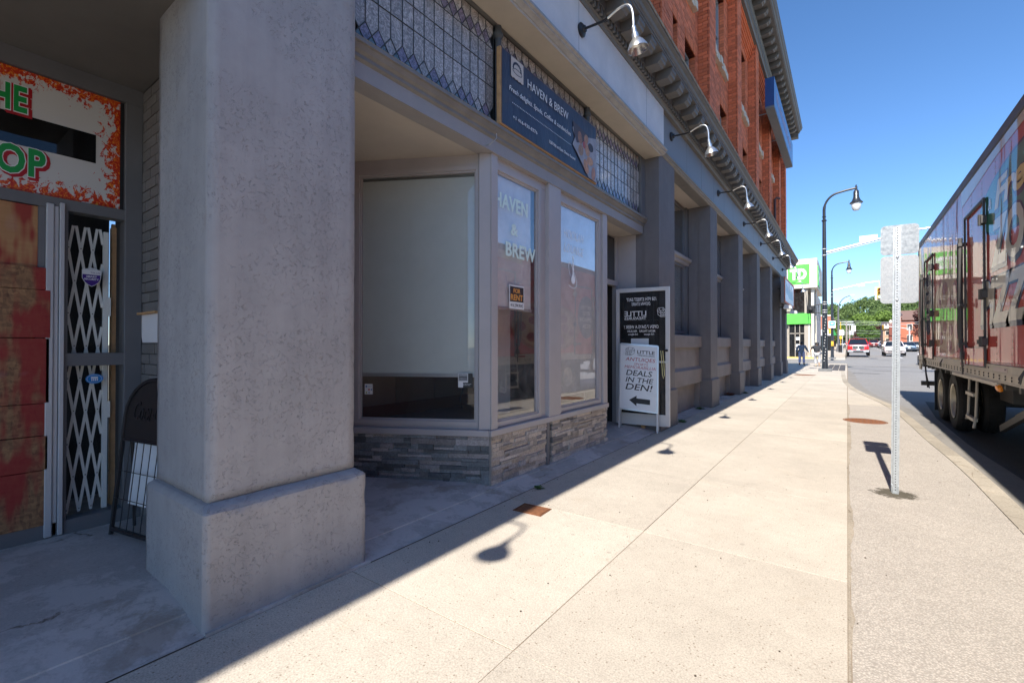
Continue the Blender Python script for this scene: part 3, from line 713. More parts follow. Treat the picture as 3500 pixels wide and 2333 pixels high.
for s, a0, a1, b0, b1, sh in (("158 9TH STREET EAST", .20, .76, .905, .93, .2), ("DOWN STAIRS", .30, .65, .872, .896, .2), ("LITTLE", .165, .575, .795, .832, 0), ("TREASURES", .165, .575, .768, .790, 0), ("STORAGE UNIT LIQUIDATION", .165, .80, .742, .762, .2), ("OPEN 7 DAYS A WEEK !", .155, .80, .703, .728, .2), ("MON-THURS   FRI-SUN", .22, .74, .676, .692, .2), ("10-6pm      10-8pm", .235, .72, .650, .668, .2)):
    dtext(s, a0, a1, b0, b1, sh=sh, off=.01)
ch = MB()   # little treasure chest drawing, strokes
def stroke(mb, pts, o, u, w, n, t=.004, d=.0012):
    for a, b in zip(pts[:-1], pts[1:]):
        P = o + u * a[0] + w * a[1]; Q = o + u * b[0] + w * b[1]; dr = (Q - P); L = dr.length
        if L < 1e-6: continue
        dr.normalize(); s = n.cross(dr)
        mb.obox(P - s * t / 2 - dr * t / 3, dr * (L + t * .66), s * t, n * d)
    return mb
CH = [[(0, .02), (.55, 0), (.6, .4), (.05, .42), (0, .02)], [(.55, 0), (.9, .25), (.95, .6), (.6, .4)], [(.05, .42), (.0, .75), (.3, .98), (.85, .95), (.98, .7), (.95, .6)], [(.0, .75), (.6, .68), (.6, .4)], [(.6, .68), (.98, .7)], [(.1, .5), (.25, .62), (.4, .5), (.55, .6)], [(.2, .42), (.18, .02)], [(.42, .41), (.4, .01)], [(.3, .98), (.28, .75)], [(.72, .97), (.7, .7)], [(.05, .2), (.55, .18)]]
for st in CH: stroke(ch, [(a * .13, b * .15) for a, b in st], hx + du * (.97 * DW) + dn * .0262 + up * (.785 * DH) - du * .04, -du, up, dn, .006)
build('chest_drawing', ch, m_whiteprint, door)
build('paper_notice', MB().obox(hx + du * (.29 * DW) + dn * .027 + up * (.555 * DH), du * (.33 * DW), dn * .001, up * (.075 * DH)), m_white, door)

# ---- entablature
build('light_fascia', MB().box(-2.62, -2.415, -10, 7.50, 4.60, 5.29), m_fascia, B)
for y in (2.6, 4.55, 6.7): build('fascia_joint', MB().box(-2.416, -2.4135, y, y + .004, 4.66, 5.285), m_greyd, B)
fm = [(-2.415, 4.66), (-2.385, 4.65), (-2.375, 4.62), (-2.35, 4.61), (-2.35, 4.585), (-2.375, 4.575), (-2.375, 4.555), (-2.40, 4.545), (-2.42, 4.53), (-2.62, 4.53), (-2.62, 4.60), (-2.415, 4.60)]
m_fm = mat('moulding_pale', (.36, .35, .34), .5, var=.25, vscale=7)
build('fascia_moulding', MB().prism(fm, 'y', -10, 7.50), m_fm, B)
build('fascia_soffit', MB().box(-2.72, -2.43, 1.2, 7.42, 4.50, 4.532), mat('soffit_cream', (.46, .42, .36), .7, var=.1), B)
build('dark_fascia', MB().box(-3.1, -2.46, 7.50, 27.1, 4.60, 5.29), m_fasciad, B)
fm2 = [(a - .06, b + .02) for a, b in fm]
build('fascia_moulding', MB().prism(fm2, 'y', 7.505, 27.15), mat('moulding_dark', (.20, .19, .18), .5, var=.25, vscale=7), B)
for y in [9 + 1.1 * k for k in range(17)]: build('fascia_joint', MB().box(-2.461, -2.4585, y, y + .004, 4.7, 5.285), m_greyd, B)
build('bed_moulding', MB().prism([(-2.6, 5.29), (-2.40, 5.29), (-2.385, 5.32), (-2.36, 5.325), (-2.36, 5.333), (-2.6, 5.333)], 'y', -10, 27.2), m_cornice, B)
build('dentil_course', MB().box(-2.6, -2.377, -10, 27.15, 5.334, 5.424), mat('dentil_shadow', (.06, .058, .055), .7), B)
dn_ = MB()
y = 2.0
while y < 12: piece('dentil', m_cornice, -2.376, -2.325, y, y + .05, 5.335, 5.42, B) if 3.5 < y < 9.5 else dn_.box(-2.376, -2.325, y, y + .05, 5.335, 5.42); y += .092
while y < 27.1: dn_.box(-2.376, -2.325, y, y + .05, 5.335, 5.42); y += .092
build('dentil_row', dn_, m_cornice, B, kind='stuff')
build('cornice_soffit', MB().box(-2.6, -2.06, -10, 27.25, 5.535, 5.565), m_cornice, B)
build('cornice_bed', MB().box(-2.6, -2.32, -10, 27.2, 5.425, 5.534), m_cornice, B)
modm = {}
def modillion(x0, x1, y, z0, z1, w, nm='bracket'):
    k = (round(x1 - x0, 3), round(z1 - z0, 3))
    if k not in modm:
        d = x1 - x0; h = z1 - z0; p = [(0, 0), (d * .72, 0), (d * .80, h * .18), (d * .9, h * .25), (d * .93, h * .5), (d, h * .6), (d, h), (0, h)]
        modm[k] = MB().prism(p, 'y', -w / 2, w / 2).mesh('bracket', m_cornice)
    put(nm, modm[k], B, Matrix.Translation((x0, y, z0)))
y = -9.8
while y < 27.2: modillion(-2.318, -2.07, y, 5.395, 5.533, .20); y += .44
cr = [(-2.6, 5.565), (-2.05, 5.565), (-2.05, 5.585), (-2.03, 5.60), (-2.015, 5.63), (-1.985, 5.65), (-1.975, 5.66), (-1.975, 5.69), (-2.02, 5.70), (-2.6, 5.74)]
build('crown_moulding', MB().prism(cr, 'y', -10, 27.3), m_cornice, B)
build('gutter_lip', MB().prism([(-1.99, 5.691), (-1.965, 5.675), (-1.96, 5.71), (-2.02, 5.72)], 'y', -10, 27.32), m_lip, B)

# ---- pilasters and the bays between them
PIL = [(7.42, 8.25)] + [(10.9 + 3.3 * k, 11.56 + 3.3 * k) for k in range(5)] + [(26.42, 27.1)]
for i, (a, b) in enumerate(PIL):
    mbp = MB().box(-2.72, -2.47, a, b, .64, 4.6)
    mbp.box(-2.95, -2.722, a + .015, b - .015, .0, 4.58)
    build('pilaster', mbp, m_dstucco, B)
    pl = MB().box(-2.74, -2.435, a - .02, b + .04, -.02, .62); pl.f.remove((4, 5, 6, 7)); s0 = 4
    pl.v += [(-2.74, a, .655), (-2.47, a, .655), (-2.47, b, .655), (-2.74, b, .655)]; pl.f += [(4, 5, 9, 8), (5, 6, 10, 9), (6, 7, 11, 10), (7, 4, 8, 11), (8, 9, 10, 11)]
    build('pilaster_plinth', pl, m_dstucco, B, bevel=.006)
build('dark_core', MB().box(-9, -3.6, 7.6, 26.9, -.1, 4.6), m_interior, B)
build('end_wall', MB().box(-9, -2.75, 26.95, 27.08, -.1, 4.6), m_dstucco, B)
for i in range(6):
    a, b = PIL[i][1], PIL[i + 1][0]
    build('bay_soffit', MB().box(-3.1, -2.48, a, b, 4.56, 4.60), m_soffit, B)
    sp = MB().prism([(-3.0, 0), (-2.80, 0), (-2.80, .58), (-2.66, .58), (-2.66, .88), (-2.72, .935), (-2.72, 1.36), (-2.66, 1.36), (-2.66, 1.60), (-2.70, 1.62), (-3.0, 1.64)], 'y', a + .002, b - .002)
    build('spandrel', sp, mat('spandrel_stucco', (.24, .215, .205), .8, var=.25, vscale=2.5, bump=.5, bscale=120), B)
    build('spandrel_foot', MB().box(-2.80, -2.70, a, a + .22, -.02, .578), mat('spandrel_stucco', (.1, .1, .1)), B); build('spandrel_foot', MB().box(-2.80, -2.70, b - .1, b, -.02, .578), mat('spandrel_stucco', (.1, .1, .1)), B)
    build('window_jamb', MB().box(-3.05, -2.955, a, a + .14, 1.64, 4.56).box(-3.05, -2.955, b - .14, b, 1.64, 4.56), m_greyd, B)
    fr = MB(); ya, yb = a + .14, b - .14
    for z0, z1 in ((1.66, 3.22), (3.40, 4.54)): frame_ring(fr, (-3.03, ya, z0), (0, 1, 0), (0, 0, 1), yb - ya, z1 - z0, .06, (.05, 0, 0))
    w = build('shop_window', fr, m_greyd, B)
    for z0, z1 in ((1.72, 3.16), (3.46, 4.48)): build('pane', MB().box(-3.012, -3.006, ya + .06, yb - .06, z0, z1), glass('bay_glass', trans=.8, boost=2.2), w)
    tb = MB().prism([(-3.05, 3.22), (-2.95, 3.22), (-2.93, 3.25), (-2.93, 3.28), (-2.87, 3.31), (-2.86, 3.36), (-2.93, 3.40), (-3.05, 3.40)], 'y', a, b); build('window_bar', tb, m_grey, B)
    build('blind_panel', MB().box(-3.10, -3.09, ya, yb, 1.66, 3.2), mat('blind_cloth', (0, 0, 0)), w)
for s in (0,):
    build('paint_drip', MB().box(-2.6585, -2.657, 8.62, 8.66, 1.36, 1.60).box(-2.7185, -2.717, 8.61, 8.64, .95, 1.36).box(-2.6585, -2.657, 8.63, 8.66, .60, .87), m_white, B)

# ---- red brick upper storeys
PIER = [(-8.9 + 3.3 * k, -8.3 + 3.3 * k) for k in range(11)]        # brick piers, X face -2.47
PIER = [p for p in PIER]; PIER[-1] = (24.1, 24.7); PIER.append((26.5, 27.1))
XW = -2.72
ops = []
for (a0, a1), (b0, b1) in zip(PIER[:-1], PIER[1:]):
    g0, g1 = a1, b0
    if g1 - g0 > 2.2:
        ops += [(g0 + .30, g0 + 1.12, 5.9, 7.9), (g1 - 1.05, g1 - .23, 5.9, 7.9), (g0 + .52, g1 - .52, 8.98, 11.0)]
    else: ops += [(g0 + .4, g1 - .4, 5.9, 7.9), (g0 + .4, g1 - .4, 8.98, 11.0)]
def inop(y0, y1, z0, z1):
    for o in ops:
        if y1 > o[0] + .001 and y0 < o[1] - .001 and z1 > o[2] + .001 and z0 < o[3] - .001: return o
    return None
wall = MB()
ys = sorted(set([-10, 27.1] + [v for o in ops for v in o[:2]])); zs = sorted(set([5.6, 12.3] + [v for o in ops for v in o[2:]]))
for i in range(len(ys) - 1):
    for j in range(len(zs) - 1):
        if not inop(ys[i] + .01, ys[i + 1] - .01, zs[j] + .01, zs[j + 1] - .01): wall.box(XW - .25, XW - .012, ys[i], ys[i + 1], zs[j], zs[j + 1])
for a, b in PIER: wall.box(XW - .012, -2.482, a + .012, b - .012, 5.6, 12.2)
build('brick_backing', wall, m_mortar, B)
build('upper_core', MB().box(-14, -3.15, -10, 27.0, 5.5, 12.3), m_interior, B)
build('end_gable', MB().box(-14, -2.76, 27.0, 27.085, 4.6, 12.3), m_brick, B)
bricks = []
rb = random.Random(9); bl, bh, bj = .205, .068, .009
z = 5.62; r = 0
while z < 11.72:
    off = 0 if r % 2 else bl / 2
    # recessed walls, only where the picture sees them one by one
    for (a0, a1), (b0, b1) in zip(PIER[:-1], PIER[1:]):
        if b1 < 7: continue
        y = a1 - off
        while y < b0:
            y0, y1 = max(y, a1), min(y + bl, b0); o = inop(y0, y1, z, z + bh)
            if o:
                if y0 < o[0]: y1 = o[0]
                elif y1 > o[1]: y0 = o[1]
                else: y0 = y1
            if y1 - y0 > .02: d = rb.uniform(-.002, .003); bricks.append((XW - .02, XW + d, y0 + bj / 2, y1 - bj / 2, z, z + bh))
            y += bl + bj * 0
    for a, b in PIER:
        if b < 6.5: continue
        y = a - off * .7
        while y < b:      # front of pier
            y0, y1 = max(y, a), min(y + bl, b)
            if y1 - y0 > .02: bricks.append((-2.50, -2.47 + rb.uniform(-.002, .003), y0 + bj / 2, y1 - bj / 2, z, z + bh))
            y += bl
        x = XW - (0 if r % 2 else bl / 2)   # side of pier facing the viewer
        while x < -2.502:
            x0, x1 = max(x, XW), min(x + bl, -2.502)
            if x1 - x0 > .02: bricks.append((x0 + bj / 2, x1 - bj / 2, a - rb.uniform(0, .004), a + .03, z, z + bh))
            x += bl
    z += bh + bj; r += 1
for o in ops:     # reveals of the openings facing the viewer
    if o[0] < 7: continue
    z = max(o[2], 5.7)
    while z < o[3] - .02: bricks.append((XW - .11, XW - .005, o[1] - .006, o[1] + .02, z, z + bh)); bricks.append((XW - .22, XW - .115, o[1] - .006, o[1] + .02, z, z + bh)); z += bh + bj
    x = o[0]
    while x < o[1]: bricks.append((XW - .2, XW + .012, x, x + .066, o[3], o[3] + .2)); x += .075
cp_ = Vector((0, 0, 1.4))
def appar(b):
    c = Vector(((b[0] + b[1]) / 2, (b[2] + b[3]) / 2, (b[4] + b[5]) / 2)) - cp_; d = c.length
    if b[3] < 7.6: return 0
    fx = abs(c.x) / d * (b[3] - b[2]); fy = abs(c.y) / d * (b[1] - b[0]); return max(fx, fy) * (b[5] - b[4]) / d / d
bricks.sort(key=appar, reverse=True)
vis = [b for b in bricks if 8.0 < b[3] and b[4] > 6.2 and (b[4] - 1.4) / max(.1, (b[2] * .805 - b[1] * .593)) < .78]
ids = set(id(b) for b in vis[:290])
m_brickf = m_brick
for b in vis[:290]: piece('facade_brick', m_brick, *b, B)
bm_ = MB()
for b in bricks:
    if id(b) not in ids: bm_.box(*b)
# colour per brick in the joined field comes from a random-per-island value
q = NT('red_brick_field'); c = q.coord(); ge = q.n('ShaderNodeNewGeometry')
colr = q.mix(1.0, (.68, .19, .085), q.ramp(ge.outputs['Random Per Island'], [(0, .76), (1, 1.2)]), 'MULTIPLY')
colr = q.mix(1.0, colr, q.ramp(q.noise(c, .7, 5, .7), [(.25, .82), (.75, 1.12)]), 'MULTIPLY')
q.l(colr, q.b.inputs['Base Color']); q.b.inputs['Roughness'].default_value = .85; q.l(q.bump(q.noise(c, 90, 3), .4, .004), q.b.inputs['Normal'])
me = bm_.mesh('brick_field', q.m, fix=False); put('brick_field', me, B, kind='stuff')
for o in ops:
    if o[1] < 6.5: continue
    fr = MB(); frame_ring(fr, (XW - .2, o[0] + .002, o[2] + .002), (0, 1, 0), (0, 0, 1), o[1] - o[0] - .004, o[3] - o[2] - .004, .055, (.06, 0, 0))
    fr.box(XW - .19, XW - .15, o[0] + .055, o[1] - .055, (o[2] + o[3]) / 2 - .025, (o[2] + o[3]) / 2 + .025)
    w = build('sash_window', fr, mat('window_frame_grey', (.30, .32, .34), .5), B)
    build('pane', MB().box(XW - .178, XW - .172, o[0] + .055, o[1] - .055, o[2] + .055, o[3] - .055), glass('upper_glass', tint=(.5, .55, .6), trans=.5, boost=2.5), w)
    build('blind', MB().box(XW - .30, XW - .29, o[0], o[1], (o[2] + o[3]) / 2 + .1, o[3]), m_interior, w)
    if o[2] > 8.5:
        st = MB(); n = 9; rr = random.Random(int(o[0] * 10))
        for k in range(n):
            y0 = o[0] - .12 + (o[1] - o[0] + .24) * k / n; y1 = o[0] - .12 + (o[1] - o[0] + .24) * (k + 1) / n
            st.box(XW - .15, XW + .10 + rr.uniform(-.02, .025), y0, y1, o[2] - .20 + rr.uniform(-.012, .012), o[2] - .002 + rr.uniform(-.01, 0))
        build('stone_sill', st, m_stone, B)
# corbel table between piers
for (a0, a1), (b0, b1) in zip(PIER[:-1], PIER[1:]):
    if b1 < 6.5: continue
    cb = MB()
    for k in range(6):
        cb.box(XW - .01, XW + .03 + .036 * k, a1 + .001, b0 - .001, 11.22 + k * .085, 11.22 + k * .085 + (.06 if k % 2 else .083))
    build('corbel_table', cb, m_brick, B)
# upper cornice
build('frieze', MB().prism([(-2.75, 11.73), (-2.43, 11.73), (-2.40, 11.78), (-2.37, 11.80), (-2.37, 11.98), (-2.33, 12.03), (-2.33, 12.06), (-2.75, 12.06)], 'y', -10, 27.25), m_cornice, B)
build('frieze_wall', MB().box(-2.75, -2.36, -10, 27.2, 12.06, 12.25), m_cornice, B)
build('upper_soffit', MB().box(-2.75, -1.90, -10, 27.45, 12.25, 12.28), m_cornice, B)
y = 6.0
while y < 27.4: modillion(-2.362, -1.99, y, 12.075, 12.248, .2, 'cornice_bracket'); y += .56
uc = [(-2.75, 12.28), (-1.92, 12.28), (-1.92, 12.33), (-1.88, 12.35), (-1.86, 12.40), (-1.82, 12.43), (-1.80, 12.50), (-1.78, 12.52), (-1.78, 12.57), (-1.85, 12.59), (-2.75, 12.7)]
build('upper_crown', MB().prism(uc, 'y', -10, 27.55), m_cornice, B)
build('cornice_return', MB().box(-6, -1.95, 27.21, 27.50, 12.0, 12.279), m_cornice, B)
build('parapet', MB().box(-14, -2.6, -10, 27.1, 12.7, 13.9), m_mortar, B)
build('drainpipe', MB().tube([(-2.60, 23.6, 5.8), (-2.60, 23.6, 8.0), (-2.55, 23.75, 8.1), (-2.45, 23.95, 8.1)], .05, 8), mat('pipe_brown', (.08, .03, .025), .6), B)

# ================================================================ GOOSENECK LAMPS
m_chrome = mat('brushed_lamp', (.68, .68, .67), .28, metal=.9, var=.1)
def gooseneck(loc, label, mirror=1):
    t = empty('gooseneck_lamp', loc, label=label, cat='wall lamp', group='gooseneck lamps along the fascia')
    x, y, z = loc
    build('lamp_base', MB().lathe([(0, .0), (.075, .0), (.078, .02), (.06, .035), (.04, .04), (.035, .06), (0, .062)], (x, y, z), (1, 0, 0), 18), m_dark, t, smooth=True)
    def bez(p0, p1, p2, p3, n=8):
        return [tuple(p0[i] * (1 - s) ** 3 + 3 * p1[i] * s * (1 - s) ** 2 + 3 * p2[i] * s * s * (1 - s) + p3[i] * s ** 3 for i in (0, 1)) for s in [k / n for k in range(1, n + 1)]]
    c = [(.05, 0), (.26, -.01)] + bez((.26, -.01), (.36, -.01), (.40, .055), (.51, .055)) + bez((.51, .055), (.60, .055), (.62, -.03), (.62, -.24))
    pts = [(x + a, y, z + b) for a, b in c]
    build('arm', MB().tube(pts[:4], [.014] * 4, 8), m_dark, t, smooth=True)
    build('gooseneck', MB().tube(pts[3:], [.0125] * len(pts[3:]), 8), m_chrome, t, smooth=True)
    tilt = Vector((.16, .10, -1)).normalized(); e = Vector((x + .62, y, z - .215))
    prof = [(.0, 0), (.022, 0), (.024, .07), (.034, .075), (.034, .12), (.045, .135), (.075, .17), (.102, .225), (.108, .25), (.104, .25), (.07, .18), (.0, .15)]
    build('lamp_shade', MB().lathe(prof, e, tilt, 24), m_chrome, t, smooth=True)
    return t
LB = ['gooseneck wall lamp on the pale fascia, largest and nearest to the viewer', 'gooseneck wall lamp first on the dark fascia, just right of the pale fascia end']
gl = [((-2.415, 4.60, 4.97), LB[0]), ((-2.46, 8.03, 5.04), LB[1]), ((-2.46, 11.62, 5.02), 'third gooseneck wall lamp from the viewer, above the second pilaster'), ((-2.46, 14.96, 5.0), 'fourth gooseneck wall lamp from the viewer, above the third pilaster'),
      ((-2.46, 18.24, 5.0), 'fifth gooseneck wall lamp from the viewer, above the fourth pilaster'), ((-2.46, 21.55, 5.0), 'sixth gooseneck wall lamp from the viewer, above the fifth pilaster'), ((-2.46, 24.9, 4.98), 'seventh gooseneck wall lamp, just above the orange edged box sign'),
      ((-2.40, 26.95, 4.55), 'small last gooseneck lamp at the building corner before the green bank sign')]
g0 = gooseneck(*gl[0])
for loc, lb in gl[1:]: copy_tree(g0, Matrix.Translation(loc), label=lb)
for y, lb in ((1.02, 'gooseneck wall lamp casting the shadow before the door leaf'), (-2.6, 'gooseneck wall lamp casting the large shadow beside the access plate')): copy_tree(g0, Matrix.Translation((-2.415, y, 4.97)), label=lb)

# ================================================================ CAFE BANNER
bn = empty('cafe_banner', (-2.56, 4.2, 3.5), label='dark blue cafe banner on a raw timber frame with bread photo', cat='banner')
X = -2.64; YA, YB, ZA, ZB = 3.40, 5.47, 3.515, 4.255
ya_ = lambda y: YA + (y - 3.28) * 1.0575
za_ = lambda z: ZA + (z - 3.475) * .897
fr = MB()
fr.box(-2.686, X - .004, YA - .0, YA + .038, ZA, ZB); fr.box(-2.686, X - .004, YB - .038, YB, ZA, ZB); fr.box(-2.686, X - .004, YA + .038, YB - .038, ZA, ZA + .038); fr.box(-2.686, X - .004, YA + .038, YB - .038, ZB - .038, ZB)
build('timber_frame', fr, m_wood, bn, bevel=.002)
cl = MB(); nx, nz = 60, 14; rr = random.Random(4)
y0, y1, z0, z1 = YA + .022, YB - .022, ZA + .008, ZB - .01
for j in range(nz + 1):
    for i in range(nx + 1):
        u, v = i / nx, j / nz; w = math.sin(u * 21 + v * 3) * .004 + math.sin(u * 9 - v * 7) * .004; w *= math.sin(math.pi * v) ** .5 * math.sin(math.pi * u) ** .3
        cl.v.append((X + .002 + w, y0 + (y1 - y0) * u, z0 + (z1 - z0) * v))
for j in range(nz):
    for i in range(nx): a = j * (nx + 1) + i; cl.f.append((a, a + 1, a + nx + 2, a + nx + 1))
q = NT('banner_cloth'); c = q.coord()
colr = q.mix(1.0, (.026, .031, .058), q.ramp(q.noise(c, 3, 4), [(.3, .8), (.7, 1.3)]), 'MULTIPLY'); q.l(colr, q.b.inputs['Base Color'])
q.b.inputs['Roughness'].default_value = .38; q.l(q.bump(q.noise(q.coord((1, 2.2, .8), rot=(.6, 0, 0)), 6, 3), .35, .02), q.b.inputs['Normal'])
build('banner_cloth', cl, q.m, bn, smooth=True)
XT = X + .011
def bt(s, ya, yb, za, zb, **k): text(s, (XT, ya_(ya), za_(za)), (0, 1, 0), (0, 0, 1), ya_(yb) - ya_(ya), za_(zb) - za_(za), m_whiteprint, bn, thick=.001, **k)
bt('HAVEN & BREW', 3.70, 4.50, 4.065, 4.165, off=-.004)
bt('Fresh delights, Spuds, Coffee & sandwiches', 3.40, 4.56, 3.865, 3.94, shear=.2, off=-.002)
bt('+1 416-930-8376', 3.46, 3.87, 3.60, 3.64); bt('158 9th st East Owen Sound', 4.10, 4.66, 3.60, 3.64)
dots = MB()
for k in range(46): yy = ya_(3.45 + k * .0246); dots.box(XT, XT + .001, yy, yy + .009, za_(3.765), za_(3.765) + .008)
build('dotted_line', dots, m_whiteprint, bn)
m_cream = mat('cream_print', (.55, .49, .43), .5, var=.03)
lg = MB().prism([(ya_(a), za_(b)) for a, b in [(3.43, 4.275), (3.43, 4.06)] + [(3.43 + .025 * k, 4.06 - (.012 if k % 2 else 0)) for k in range(1, 8)] + [(3.63, 4.06), (3.63, 4.275)]], 'x', XT - .002, XT - .001)
build('pennant_print', lg, m_cream, bn)
ic = MB(); nn = Vector((1, 0, 0)); O = Vector((XT, ya_(3.45), za_(4.10)))
arc = [(.08 + .062 * math.cos(a), .055 + .055 * math.sin(a)) for a in [math.pi * k / 10 for k in range(11)]]
lo = [(.085 + .078 * math.cos(a), .035 + .026 * math.sin(a)) for a in [2 * math.pi * k / 16 for k in range(17)]]
for st in (arc, lo): stroke(ic, st, O, Vector((0, 1, 0)), Vector((0, 0, 1)), nn, .006, .001)
for a in [math.pi * k / 9 for k in range(10)]: ic.lathe([(0, 0), (.011, 0), (.011, .001)], O + Vector((0, .08 + .066 * math.cos(a), .06 + .062 * math.sin(a))), (1, 0, 0), 8)
build('loaf_icon', ic, m_navy, bn)
ph = MB().prism([(ya_(a), za_(b)) for a, b in [(4.60, 4.02), (4.66, 4.10), (4.98, 4.05), (5.205, 4.12), (5.21, 3.487), (5.0, 3.49), (4.86, 3.60), (4.72, 3.72), (4.60, 3.80), (4.66, 3.92)]], 'x', XT - .002, XT - .001)
build('tray_print', ph, mat('tray_print', (.33, .32, .35), .5, var=.4, vscale=8), bn)
tr = MB().prism([(ya_(a), za_(b)) for a, b in [(4.61, 4.12), (4.64, 3.95), (4.70, 3.86), (4.98, 3.98), (4.99, 4.08)]], 'x', XT - .001, XT - .0002); build('tray_print', tr, mat('tray_dark', (.07, .045, .05), .5), bn)
for k, (a, b, r1, r2, an, cc) in enumerate([(4.78, 3.96, .055, .085, .2, (.30, .14, .08)), (4.93, 4.0, .05, .07, -.3, (.42, .2, .11)), (4.96, 3.86, .06, .085, .3, (.50, .26, .14)), (4.80, 3.80, .06, .08, -.2, (.34, .2, .12)), (5.05, 3.93, .07, .06, .1, (.05, .03, .03)), (5.03, 3.73, .085, .06, .2, (.55, .29, .15)), (4.93, 3.62, .06, .10, .35, (.52, .25, .13)), (5.12, 3.58, .05, .10, -.1, (.46, .22, .14)), (4.88, 3.90, .035, .05, 0, (.4, .08, .07))]):
    pts = [(a + r1 * math.cos(t) * math.cos(an) - r2 * math.sin(t) * math.sin(an), b + r1 * math.cos(t) * math.sin(an) + r2 * math.sin(t) * math.cos(an)) for t in [2 * math.pi * i / 16 for i in range(16)]]
    pts = [(min(ya_(p[0]), YB - .028), max(za_(p[1]), ZA + .012)) for p in pts]
    d = .0002 * (k + 1); build('bread_print', MB().prism(pts, 'x', XT - .0005 + d, XT + d), mat('bread%d' % k, cc, .5, var=.45, vscale=22), bn)

# ================================================================ BLINDS, STICKERS AND NOTICES IN THE BAY WINDOWS
def fthing(name, F, parts, label, cat, root=(-2.9, 4, 1), **kw):
    t = empty(name, root, label=label, cat=cat, **kw)
    for pn, m, lst in parts:
        mb = MB()
        for a in lst: F(mb, *a)
        build(pn, mb, m, t)
    return t
m_bl = mat('roller_fabric', (.88, .89, .88), .8, var=.06, vscale=1.2, fine=.04)
m_bar = mat('bottom_rail', (.45, .46, .46), .4, metal=.4)
fthing('roller_blind', FL, [('fabric', mat('roller_fabric_grey', (.60, .65, .61), .8, var=.04, vscale=.8, fine=.05), [(.155, 1.355, 1.12, 3.105, -.075, -.072)]), ('bottom_rail', m_bar, [(.155, 1.355, 1.085, 1.12, -.078, -.066)])], 'grey green roller blind drawn low behind the wide angled window', 'blind')
fthing('roller_blind', FF, [('fabric', m_bl, [(.105, .80, 1.80, 3.13, -.078, -.075)]), ('bottom_rail', m_bar, [(.105, .805, 1.77, 1.80, -.08, -.066)])], 'pale roller blind half drawn behind the window with the FOR RENT sign', 'blind')
fthing('roller_blind', FF, [('fabric', m_bl, [(1.345, 2.425, .80, 3.13, -.078, -.075)]), ('bottom_rail', m_bar, [(1.345, 2.425, .77, .80, -.08, -.066)])], 'pale roller blind behind the window with the hookah drawing', 'blind')
# lettering on the glass: each window's own print
m_mint = mat('mint_letters', (.72, .88, .82), .5, var=.03); m_tan = mat('tan_letters', (.42, .36, .24), .5)
def ft(s, s0, s1, z0, z1, m, t, off=.03, sp=1.05, sh=0):
    text(s, Vector((-2.78 - .0445, 3.43 + s0, z0)), (0, 1, 0), (0, 0, 1), s1 - s0, z1 - z0, m, t, off=off, spacing=sp, thick=.001, shear=sh)
ft('HAVEN', .115, .70, 2.80, 2.955, m_mint, w1); ft('&', .39, .52, 2.555, 2.68, m_mint, w1); ft('BREW', .30, .855, 2.325, 2.475, m_mint, w1)
m_wl = mat('white_script', (.9, .92, .94), .4, var=.02)
ft('HOOKAH', 1.50, 2.02, 2.75, 2.86, m_wl, w2, -.012, 1.1, .25); ft('LOUNGE', 1.50, 2.02, 2.57, 2.68, m_wl, w2, -.012, 1.1, .25)
hk = MB(); O = Vector((-2.824, 3.43 + 1.60, 2.14)); U = Vector((0, 1, 0)); W = Vector((0, 0, 1)); nn = Vector((1, 0, 0))
body = [(.10, .05), (.16, .05), (.185, .09), (.175, .13), (.15, .165), (.142, .22), (.155, .235), (.142, .25), (.14, .30), (.15, .31), (.138, .32), (.136, .36), (.155, .37), (.15, .385), (.138, .385), (.136, .41), (.128, .41), (.126, .385), (.114, .385), (.11, .37), (.129, .36), (.127, .32), (.115, .31), (.125, .30), (.123, .25), (.11, .235), (.123, .22), (.115, .165), (.09, .13), (.08, .09)]
hk.prism([(O.y + a, O.z + b) for a, b in body], 'x', O.x, O.x + .001)
hose = [(.12, .25), (.07, .30), (.03, .31), (.015, .26), (.03, .20), (.06, .14)]; tail = [(.02, .02), (.08, .0), (.16, -.01), (.22, .02), (.23, .07), (.19, .15), (.155, .2)]
for st in (hose, tail): stroke(hk, st, O, U, W, nn, .007, .001)
build('hookah_drawing', hk, m_wl, w2)
fr_ = empty('for_rent_sign', (-2.8, 3.9, 1.9), label='black and orange FOR RENT card taped inside the narrow bay window', cat='sign')
Xs = -2.822
build('card', MB().box(Xs - .002, Xs, 3.79, 4.055, 1.785, 2.035), m_white, fr_)
build('black_print', MB().box(Xs, Xs + .0008, 3.80, 4.045, 1.86, 2.02), mat('print_black', (.03, .015, .012), .4), fr_)
m_or = mat('orange_print', (.85, .36, .06), .5, var=.03)
for s, a, b, c_, d in (('FOR', 3.862, 3.985, 1.952, 2.0), ('RENT', 3.812, 4.03, 1.875, 1.938)): text(s, (Xs + .0009, a, c_), (0, 1, 0), (0, 0, 1), b - a, d - c_, m_or, fr_, off=.02, thick=.0006)
text('416.294.9042', (Xs + .0004, 3.81, 1.805), (0, 1, 0), (0, 0, 1), .225, .036, mat('marker', (.03, .03, .05), .5), fr_, off=.01, thick=.0005)
